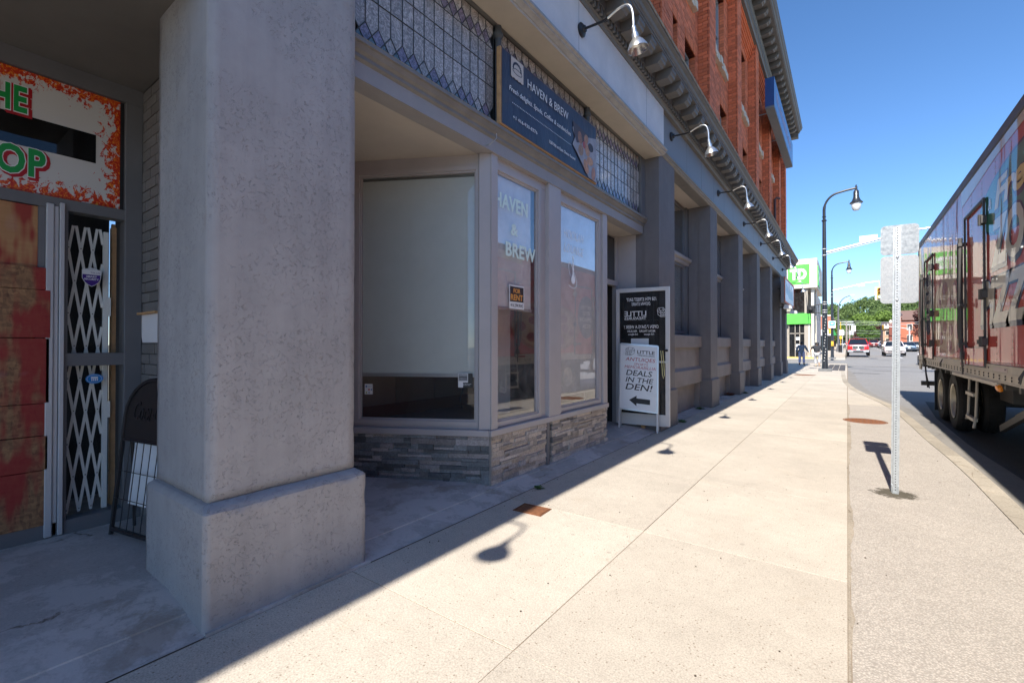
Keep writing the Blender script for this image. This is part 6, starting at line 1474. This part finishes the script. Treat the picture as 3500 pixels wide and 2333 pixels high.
car((4.9, 133, zr_(133)), 0, 'small maroon sport utility car far up the street', dred, H=1.75, belt=1.15, hood=1.1, nose=1.0, wheel_r=.38)
car((5.7, 140, zr_(140)), 0, 'far dark car between the maroon one and the white sedan', blk, H=1.45)
car((6.25, 125, zr_(125)), 0, 'far white sedan left of the white sport utility car', wht, H=1.45)
car((-.6, 112, gz(112) + .02), 0, 'dark car parked at the left kerb behind the red pickup', blk)

# ================================================================ PEOPLE
def skin(name, pts, edges, rad, m, parent, sub=2, root=0):
    me = bpy.data.meshes.new(name); me.from_pydata(pts, edges, []); o = bpy.data.objects.new(name, me); COL.objects.link(o)
    o.modifiers.new('s', 'SKIN'); sm = o.modifiers.new('d', 'SUBSURF'); sm.levels = sub; sm.render_levels = sub
    for i, r in enumerate(rad): v = me.skin_vertices[0].data[i]; v.radius = (r, r) if isinstance(r, (int, float)) else r; v.use_root = (i == root)
    dg = bpy.context.evaluated_depsgraph_get(); me2 = bpy.data.meshes.new_from_object(o.evaluated_get(dg)); bpy.data.objects.remove(o)
    me2.name = name; me2.materials.clear(); me2.materials.append(m); me2.polygons.foreach_set('use_smooth', [True] * len(me2.polygons))
    return me2
m_skin = mat('skin', (.42, .25, .17), .5, var=.05); m_skind = mat('skin_tan', (.36, .21, .14), .5, var=.05); m_hair = mat('dark_hair', (.02, .015, .012), .6)
def person(loc, rz, label, J, top, trousers, shoes, m_sk, tr=.0, hem=None, sleeve=True, extra=None):
    """J: joint positions (pelvis, chest, neck, head, L/R shoulder elbow wrist hand, L/R hip knee ankle toe)"""
    t = empty('person', loc, rz, label=label, cat='person'); Mw = WM[t.name]
    k = ['pel', 'che', 'nec', 'hed', 'crn', 'ls', 'le', 'lw', 'lh', 'rs', 're', 'rw', 'rh', 'lp', 'lk', 'la', 'lt', 'rp', 'rk', 'ra', 'rt']
    P = [J[a] for a in k]; I = {a: i for i, a in enumerate(k)}
    E = [('pel', 'che'), ('che', 'nec'), ('nec', 'hed'), ('hed', 'crn'), ('che', 'ls'), ('ls', 'le'), ('le', 'lw'), ('lw', 'lh'), ('che', 'rs'), ('rs', 're'), ('re', 'rw'), ('rw', 'rh'), ('pel', 'lp'), ('lp', 'lk'), ('lk', 'la'), ('la', 'lt'), ('pel', 'rp'), ('rp', 'rk'), ('rk', 'ra'), ('ra', 'rt')]
    rad = dict(pel=.13, che=.14, nec=.05, hed=.088, crn=.075, ls=.06, le=.042, lw=.03, lh=.035, rs=.06, re=.042, rw=.03, rh=.035, lp=.09, lk=.055, la=.04, lt=.035, rp=.09, rk=.055, ra=.04, rt=.035)
    put('body', skin('body', P, [(I[a], I[b]) for a, b in E], [rad[a] for a in k], m_sk, t), t, Mw)
    V = lambda a: Vector(J[a])
    # trousers
    tp = [V('pel'), V('lp'), V('lk'), V('la').lerp(V('lk'), .12), V('rp'), V('rk'), V('ra').lerp(V('rk'), .12)]
    put('trousers', skin('trousers', [tuple(v) for v in tp], [(0, 1), (1, 2), (2, 3), (0, 4), (4, 5), (5, 6)], [.155, .115, .085, .08, .115, .085, .08], trousers, t), t, Mw)
    cp = [V('che') + Vector((0, 0, .06)), V('pel').lerp(V('che'), .45), V('pel') + Vector((0, 0, hem or -.03)), V('ls'), V('le'), V('lw') if sleeve else V('ls').lerp(V('le'), .7), V('rs'), V('re'), V('rw') if sleeve else V('rs').lerp(V('re'), .7)]
    sr = [.17, .165, .20 if hem else .17, .085, .07, .055 if sleeve else .06, .085, .07, .055 if sleeve else .06]
    put('coat' if hem else 'shirt', skin('top', [tuple(v) for v in cp], [(0, 1), (1, 2), (0, 3), (3, 4), (4, 5), (0, 6), (6, 7), (7, 8)], sr, top, t), t, Mw)
    hr = MB().lathe([(0, -.0), (.10, .02), (.115, .08), (.112, .15), (.08, .21), (0, .235)], V('hed') + Vector((0, -.012, -.07)), (0, 0, 1), 14); build('hair', hr.xform(Mw), m_hair, t, smooth=True)
    for a, b in (('la', 'lt'), ('ra', 'rt')):
        d = (V(b) - V(a)); mb = MB(); q0 = V(a) - d * .25
        mb.tube([q0 + Vector((0, 0, -.01)), V(a).lerp(V(b), .4), V(b) + d * .25], [.055, .056, .045], 8); build('shoe', mb.xform(Mw), shoes, t, smooth=True)
    if extra:
        for nm, mb, m in extra: build(nm, mb.xform(Mw), m, t, smooth=True)
    return t
J1 = dict(pel=(0, 0, .90), che=(0, .02, 1.25), nec=(0, .03, 1.43), hed=(0, .04, 1.52), crn=(0, .05, 1.58), ls=(-.19, .02, 1.36), le=(-.29, -.02, 1.12), lw=(-.33, .06, .90), lh=(-.34, .08, .82), rs=(.19, .02, 1.36), re=(.30, .04, 1.12), rw=(.42, .08, .93), rh=(.46, .10, .86), lp=(-.10, 0, .84), lk=(-.12, .04, .46), la=(-.13, -.05, .10), lt=(-.13, .10, .05), rp=(.10, 0, .84), rk=(.13, .0, .46), ra=(.14, -.06, .10), rt=(.15, .09, .05))
person((-2.60, 38.3, 0), 0, 'person walking away in a long grey blue tunic and pale lavender trousers', J1, mat('tunic', (.17, .20, .23), .8, var=.12), mat('lavender_cloth', (.50, .48, .62), .8), m_black, m_skin, hem=-.22)
J2 = dict(pel=(0, 0, .90), che=(-.03, .10, 1.22), nec=(-.02, .20, 1.38), hed=(.0, .26, 1.46), crn=(.0, .28, 1.52), ls=(-.21, .10, 1.32), le=(-.36, .04, 1.10), lw=(-.34, .12, .90), lh=(-.33, .14, .84), rs=(.19, .10, 1.32), re=(.30, .12, 1.08), rw=(.33, .26, .92), rh=(.34, .30, .86), lp=(-.10, 0, .84), lk=(-.10, .10, .46), la=(-.06, -.04, .10), lt=(-.06, .11, .05), rp=(.10, 0, .84), rk=(.14, .04, .47), ra=(.13, -.26, .22), rt=(.13, -.22, .08))
bag = MB().box(-.62, -.40, .05, .2, .72, .94)
person((-1.62, 36.6, 0), 0, 'person walking away in a black t-shirt and light grey trousers, carrying a beige bag', J2, mat('black_shirt', (.02, .022, .028), .8), mat('grey_cloth', (.42, .42, .43), .8), mat('pale_shoe', (.5, .38, .28), .7), m_skind, sleeve=False, extra=[('bag', bag, mat('beige_bag', (.45, .36, .27), .8))])

# ================================================================ TREES AND HILL
def leaf_mat(name, c1, c2):
    q = NT(name); ge = q.n('ShaderNodeNewGeometry'); c = q.coord()
    k = q.math('ADD', q.math('MULTIPLY', ge.outputs['Random Per Island'], .6), q.math('MULTIPLY', q.noise(c, .35, 3), .5))
    q.l(q.mix(k, c1, c2), q.b.inputs['Base Color']); q.b.inputs['Roughness'].default_value = .65; q.b.inputs['Specular IOR Level'].default_value = .25
    tr = q.n('ShaderNodeBsdfTranslucent'); q.l(q.mix(k, c1, c2), tr.inputs[0]); mx = q.n('ShaderNodeMixShader'); mx.inputs[0].default_value = .3
    q.l(q.b.outputs[0], mx.inputs[1]); q.l(tr.outputs[0], mx.inputs[2]); q.l(mx.outputs[0], q.o.inputs['Surface']); MATS[name] = q.m; return q.m
lf_mid = leaf_mat('leaf_mid', (.04, .085, .018), (.13, .21, .05)); lf_lime = leaf_mat('leaf_lime', (.075, .14, .025), (.22, .32, .07)); lf_maroon = leaf_mat('leaf_maroon', (.05, .02, .02), (.17, .075, .06)); lf_far = leaf_mat('leaf_far', (.07, .12, .035), (.19, .26, .09))
m_bark = mat('bark', (.09, .07, .055), .9, var=.3)
def crown(mb, c, rx, rz, n, leaf, rr, lobes=16):
    L = []
    for k in range(lobes):
        a = rr.uniform(0, 6.28); e = rr.uniform(-.7, 1); r_ = math.sqrt(max(0, 1 - e * e)) * rr.uniform(.45, .8)
        L.append((Vector((math.cos(a) * r_ * rx, math.sin(a) * r_ * rx, e * rz * .72)), rr.uniform(.28, .46)))
    for k in range(n):
        o, s = rr.choice(L); d = Vector((rr.gauss(0, 1), rr.gauss(0, 1), rr.gauss(0, 1))).normalized()
        p = Vector(c) + o + Vector((d.x * rx, d.y * rx, d.z * rz)) * s * rr.uniform(.72, 1.05)
        nrm = (d + Vector((rr.uniform(-.8, .8), rr.uniform(-.8, .8), rr.uniform(-.5, .9)))).normalized(); u = nrm.orthogonal().normalized(); v = nrm.cross(u)
        a = rr.uniform(0, 3.1); u, v = u * math.cos(a) + v * math.sin(a), v * math.cos(a) - u * math.sin(a); l = leaf * rr.uniform(.6, 1.3)
        b = len(mb.v); mb.v += [tuple(p - u * l * .5), tuple(p - v * l * .32), tuple(p + u * l * .5), tuple(p + v * l * .32)]; mb.f.append((b, b + 1, b + 2, b + 3))
def tree(loc, h, r, m, label, n=2600, leaf=.55, seed=1, trunk=.25, name='broadleaf_tree'):
    rr = random.Random(seed); t = empty(name, loc, label=label, cat='tree'); x, y, z = loc
    rz = h * .42; cz = h - rz
    tb = MB().tube([(x, y, z - .3), (x + .1, y, z + h * .25), (x, y + .1, z + cz)], [trunk, trunk * .8, trunk * .4], 8)
    for k in range(6): a = rr.uniform(0, 6.28); tb.tube([(x, y, z + h * .28 + k * h * .05), (x + math.cos(a) * r * .35, y + math.sin(a) * r * .35, z + cz * .9 + k * .1), (x + math.cos(a) * r * .7, y + math.sin(a) * r * .7, z + cz + rz * .2)], [trunk * .45, trunk * .3, trunk * .1], 5)
    build('trunk', tb, m_bark, t); mb = MB(); crown(mb, (x, y, z + cz), r, rz, n, leaf, rr); put('crown', mb.mesh('crown', m, fix=False), t)
    return t
# hill terrain behind the town
def hz(x, y):
    t = max(0, min(1, (y - 215) / 170)); s = t * t * (3 - 2 * t)
    return gz(min(y, 300)) + s * (17.5 + 2.2 * math.sin(x * .045 + 1.2) + 1.6 * math.sin(x * .11 + .4) - 3.0 * math.exp(-((x - 0) / 8) ** 2)) + (y > 385) * (y - 385) * .01
hl = MB(); nx, ny = 40, 24
for j in range(ny + 1):
    for i in range(nx + 1): x = -160 + 420 * i / nx; y = 200 + 400 * j / ny; hl.v.append((x, y, hz(x, y) - .2))
for j in range(ny):
    for i in range(nx): a = j * (nx + 1) + i; hl.f.append((a, a + 1, a + nx + 2, a + nx + 1))
build('hill', hl, mat('hill_undergrowth', (.05, .075, .025), .95, var=.3), kind='structure', smooth=True)
wd = MB(); rr = random.Random(21)
for k in range(330):
    y = rr.uniform(225, 400); x = rr.uniform(-.14, .30) * y + rr.uniform(-4, 4)
    if x < -30 or x > 90: continue
    r_ = rr.uniform(3.0, 5.2); h_ = rr.uniform(7.5, 10.5)
    crown(wd, (x, y, hz(x, y) + h_ * .55), r_, h_ * .5, 420, .95, rr, 11)
put('hillside_wood', wd.mesh('hillside_wood', lf_far, fix=False), None, kind='stuff', label='wooded hillside closing the end of the street')
G = lambda y: gz(y) - .1
for a in [((4.4, 205, G(205)), 10.5, 5.5, lf_lime, 'bright lime green tree in the middle before the wooded hill', 4200, .7, 3), ((9.8, 210, G(210)), 12.0, 5.8, lf_lime, 'tall bright green tree left of the brick turret building', 4200, .7, 4), ((1.0, 185, G(185)), 7.0, 3.6, lf_mid, 'green tree above the roof of the red pickup, farther left', 2600, .55, 5),
          ((5.4, 165, G(165)), 5.6, 3.2, lf_mid, 'round green tree at the street end just right of the red pickup', 2600, .5, 6), ((8.0, 175, G(175)), 6.0, 3.0, lf_maroon, 'dark maroon tree behind the round green tree', 2200, .5, 7), ((.6, 150, G(150)), 4.6, 2.0, lf_maroon, 'small dark maroon tree left of the red pickup roof', 1500, .45, 8),
          ((11.4, 100, G(100)), 7.0, 3.5, lf_maroon, 'large maroon leaved tree beside the orange brick hall', 5200, .42, 9), ((13.5, 92, G(92)), 4.2, 2.0, lf_mid, 'green tree at the right behind the trailer edge', 1800, .4, 10), ((-2.4, 135, G(135)), 6.2, 3.4, lf_lime, 'pale green tree just right of the bank building', 2600, .5, 11), ((-7.5, 150, G(150)), 9.0, 4.5, lf_mid, 'tall green tree behind the bank building', 2600, .6, 12), ((2.6, 158, G(158)), 3.6, 1.9, lf_mid, 'low green street tree behind the red pickup', 1500, .4, 13), ((7.2, 118, G(118)), 3.0, 1.2, lf_mid, 'small green shrub tree at the foot of the brick turret building', 1200, .3, 14)]:
    tree(a[0], a[1], a[2], a[3], a[4], a[5], a[6], a[7])

# ================================================================ FAR BUILDINGS, POLES, SMALL SIGNS
m_ob = mat('hall_brick', (.42, .14, .08), .85, var=.12); m_tb = mat('tan_brick', (.44, .28, .19), .85, var=.12); m_rs = mat('brown_shingle', (.20, .12, .095), .9, var=.15); m_slate = mat('dark_slate_roof', (.07, .05, .055), .8)
hb_ = empty('turreted_brick_hall', (9, 112, gz(112)), label='orange brick hall with a dark pointed turret roof across the street', cat='building'); z0 = gz(110)
build('wall', MB().box(7.0, 18, 112, 126, z0 - .2, 6.1), m_ob, hb_); build('wing_wall', MB().box(5.6, 6.95, 113, 120, z0 - .2, 4.6), m_tb, hb_)
build('roof', MB().prism([(111.6, 6.1), (119, 8.3), (126.4, 6.1)], 'x', 7.6, 18.3), m_rs, hb_)
build('turret', MB().box(7.15, 8.15, 111.4, 112.6, z0 - .2, 7.0), m_ob, hb_)
build('turret_roof', MB().add([(6.9, 111.1, 7.0), (8.4, 111.1, 7.0), (8.4, 112.9, 7.0), (6.9, 112.9, 7.0), (7.65, 112, 8.5)], [(0, 1, 4), (1, 2, 4), (2, 3, 4), (3, 0, 4), (3, 2, 1, 0)]), m_slate, hb_)
build('buttress', MB().box(6.45, 6.95, 111.8, 112.8, z0 - .2, 5.6), mat('dark_brick', (.2, .06, .04), .8), hb_); build('finial', MB().lathe([(.2, 0), (.25, .3), (.15, .6), (0, .7)], (6.7, 112.2, 5.6), n=10), m_bcream, hb_)
build('wing_roof', MB().prism([(112.6, 4.6), (116, 6.0), (120, 4.6)], 'x', 5.5, 6.95), m_slate, hb_); build('gable_trim', MB().prism([(5.5, 4.6), (5.8, 5.6), (6.05, 4.7), (6.3, 5.7), (6.6, 4.7), (6.7, 4.6)], 'y', 112.5, 112.7), m_bcream, hb_)
for x in (5.95,):
    for z in (1.9, 3.35): f_ = build('window', frame_ring(MB(), (x, 112.93, z), (1, 0, 0), (0, 0, 1), .55, .85, .07, (0, .06, 0)), m_bcream, hb_); build('pane', MB().box(x + .07, x + .48, 112.96, 112.98, z + .07, z + .78), m_black, f_)
for k in range(5):
    for z in (2.2, 4.2): x = 9 + k * 1.7; f_ = build('window', frame_ring(MB(), (x, 111.93, z), (1, 0, 0), (0, 0, 1), .8, 1.2, .08, (0, .06, 0)), m_bcream, hb_); build('pane', MB().box(x + .08, x + .72, 111.96, 111.98, z + .08, z + 1.12), m_black, f_)
fb = empty('far_white_house', (8, 150, 1.3), label='white trimmed house far up the street left of the brick hall', cat='building'); build('wall', MB().box(7.2, 10.5, 150, 158, 1.0, 4.0), m_ob, fb); build('porch', MB().box(6.9, 9.5, 149, 149.9, 2.4, 2.6), m_white, fb); build('roof', MB().prism([(6.9, 4.0), (8.8, 5.2), (10.8, 4.0)], 'y', 149.6, 158.4), m_slate, fb)
for k in range(3): build('window', MB().box(7.5 + k, 7.9 + k, 149.94, 149.99, 2.9, 3.6), m_white, fb)
# low storefronts left far
for i, (x0, x1, y0, y1, hh, c, lb) in enumerate([(-14, -2.4, 112, 124, 4.6, (.45, .42, .38), 'low pale store on the left beyond the brick store'), (-12, -2.6, 128, 142, 3.8, (.34, .2, .15), 'low brown store farther up on the left')]):
    b_ = empty('low_store', (x0, y0, gz(y0)), label=lb, cat='building'); build('wall', MB().box(x0, x1, y0, y1, gz(y0) - .2, gz(y0) + hh), mat('store%d' % i, c, .8), b_); build('front', MB().box(x1 - .02, x1 + .05, y0 + 1, y1 - 1, gz(y0) + .4, gz(y0) + 2.6), m_bglass, b_); build('cornice', MB().box(x0, x1 + .1, y0 - .1, y1, gz(y0) + hh + .002, gz(y0) + hh + .25), m_bcream, b_)
# building across the street (behind the trailer, shows in the glass of the bay)
ac = empty('store_across_street', (22, 20, 0), label='tan two storey store across the street, behind the trailer', cat='building')
build('wall', MB().box(20.5, 32, -15, 36, -.2, 7.2), mat('tan_render', (.40, .33, .25), .85), ac); build('cornice', MB().box(20.2, 32, -15.2, 36.2, 7.2, 7.7), m_bcream, ac)
for k in range(11): y = -13 + k * 4.4; f_ = build('window', frame_ring(MB(), (20.42, y, .5), (0, 1, 0), (0, 0, 1), 3.2, 2.4, .1, (.07, 0, 0)), m_greyd, ac); build('pane', MB().box(20.45, 20.47, y + .1, y + 3.1, .6, 2.8), m_glassd, f_); f_ = build('window', frame_ring(MB(), (20.42, y + .8, 4.2), (0, 1, 0), (0, 0, 1), 1.4, 1.8, .1, (.07, 0, 0)), m_greyd, ac); build('pane', MB().box(20.45, 20.47, y + .9, y + 2.1, 4.3, 5.9), m_glassd, f_)
m_pole = mat('weathered_pole', (.30, .27, .24), .9, var=.2)
def upole(x, y, h, label, arms):
    t = empty('utility_pole', (x, y, gz(y)), label=label, cat='utility pole'); z = gz(y)
    build('pole', MB().tube([(x, y, z), (x, y, z + h)], [.17, .11], 8), m_pole, t)
    for dz, w in arms: build('crossarm', MB().box(x - w, x + w, y - .06, y + .06, z + h - dz, z + h - dz + .12), m_armw, t)
    for s in (-.5, .5): build('transformer', MB().lathe([(0, 0), (.2, .02), (.22, .1), (.22, .75), (.15, .82), (0, .82)], (x + s, y - .2, z + h - 2.4), n=10), m_armw, t)
    return t
upole(-.05, 100, 4.9, 'utility pole with twin crossarms left of the red pickup', [(.1, 1.0), (.5, 1.1)]); upole(.45, 118, 5.0, 'farther utility pole just behind the twin crossarm pole', [(.3, .8)])
ss = empty('lane_sign', (.8, 70, 3.2), label='white regulatory sign hanging above the red pickup', cat='sign'); build('panel', MB().box(.55, 1.05, 84, 84.03, 3.45, 4.35), m_white, ss); build('hanger', MB().tube([(.8, 84.02, 4.35), (.8, 84.02, 5.0)], .02, 5), m_dark, ss)
wr_ = empty('overhead_wires', (0, 84, 5), label='thin overhead wires spanning the street by the hanging sign', cat='wires')
w = MB()
for (za, zb, ya) in ((4.95, 4.75, 84), (5.2, 5.1, 84.3), (4.2, 4.3, 118), (4.7, 4.8, 118), (5.2, 5.5, 100), (3.3, 3.2, 118)):
    pts = [(-1.4 + 18 * k / 12, ya, za + (zb - za) * k / 12 - .5 * math.sin(math.pi * k / 12)) for k in range(13)]; w.tube(pts, .018, 4)
build('wire', w, m_armw, wr_)
fsg = empty('far_traffic_signal', (5.4, 110, 4), label='far yellow traffic signal on a white arm by the brick hall', cat='traffic signal')
build('post', MB().tube([(9.2, 110, gz(110)), (9.2, 110, 4.9)], .12, 8), m_armw, fsg); build('arm', MB().tube([(9.2, 110, 4.4), (7.5, 110, 4.75), (5.6, 110, 5.0)], .07, 6), m_armw, fsg); signal_head(fsg, 5.45, 109.9, 4.75, .95, lit='n', back=False)
fsp = empty('street_sign_post', (-.5, 78, .4), label='slim pale sign post with a white panel at the left kerb', cat='sign'); build('post', MB().tube([(-.48, 76, gz(76)), (-.48, 76, 3.6)], .035, 6), m_armw, fsp); build('panel', MB().box(-.85, -.35, 75.93, 75.96, 2.75, 3.5), m_white, fsp)
fys = empty('yellow_pole_signal', (-.9, 84, 2.6), label='small yellow pedestrian signal behind the slim grey lamp', cat='traffic signal'); build('post', MB().tube([(-.75, 84, gz(84)), (-.75, 84, 4.9)], .04, 6), m_sig, fys); build('housing', MB().box(-.92, -.55, 83.8, 84.0, 2.35, 2.75), m_sig, fys, bevel=.02)
bn_ = empty('litter_bin', (-.9, 79, .4), label='black litter bin beside the slim grey lamp base', cat='bin'); build('drum', MB().lathe([(0, 0), (.28, 0), (.30, .9), (.32, .92), (.28, .98), (0, 1.0)], (-.72, 80, gz(80)), n=14), m_black, bn_)
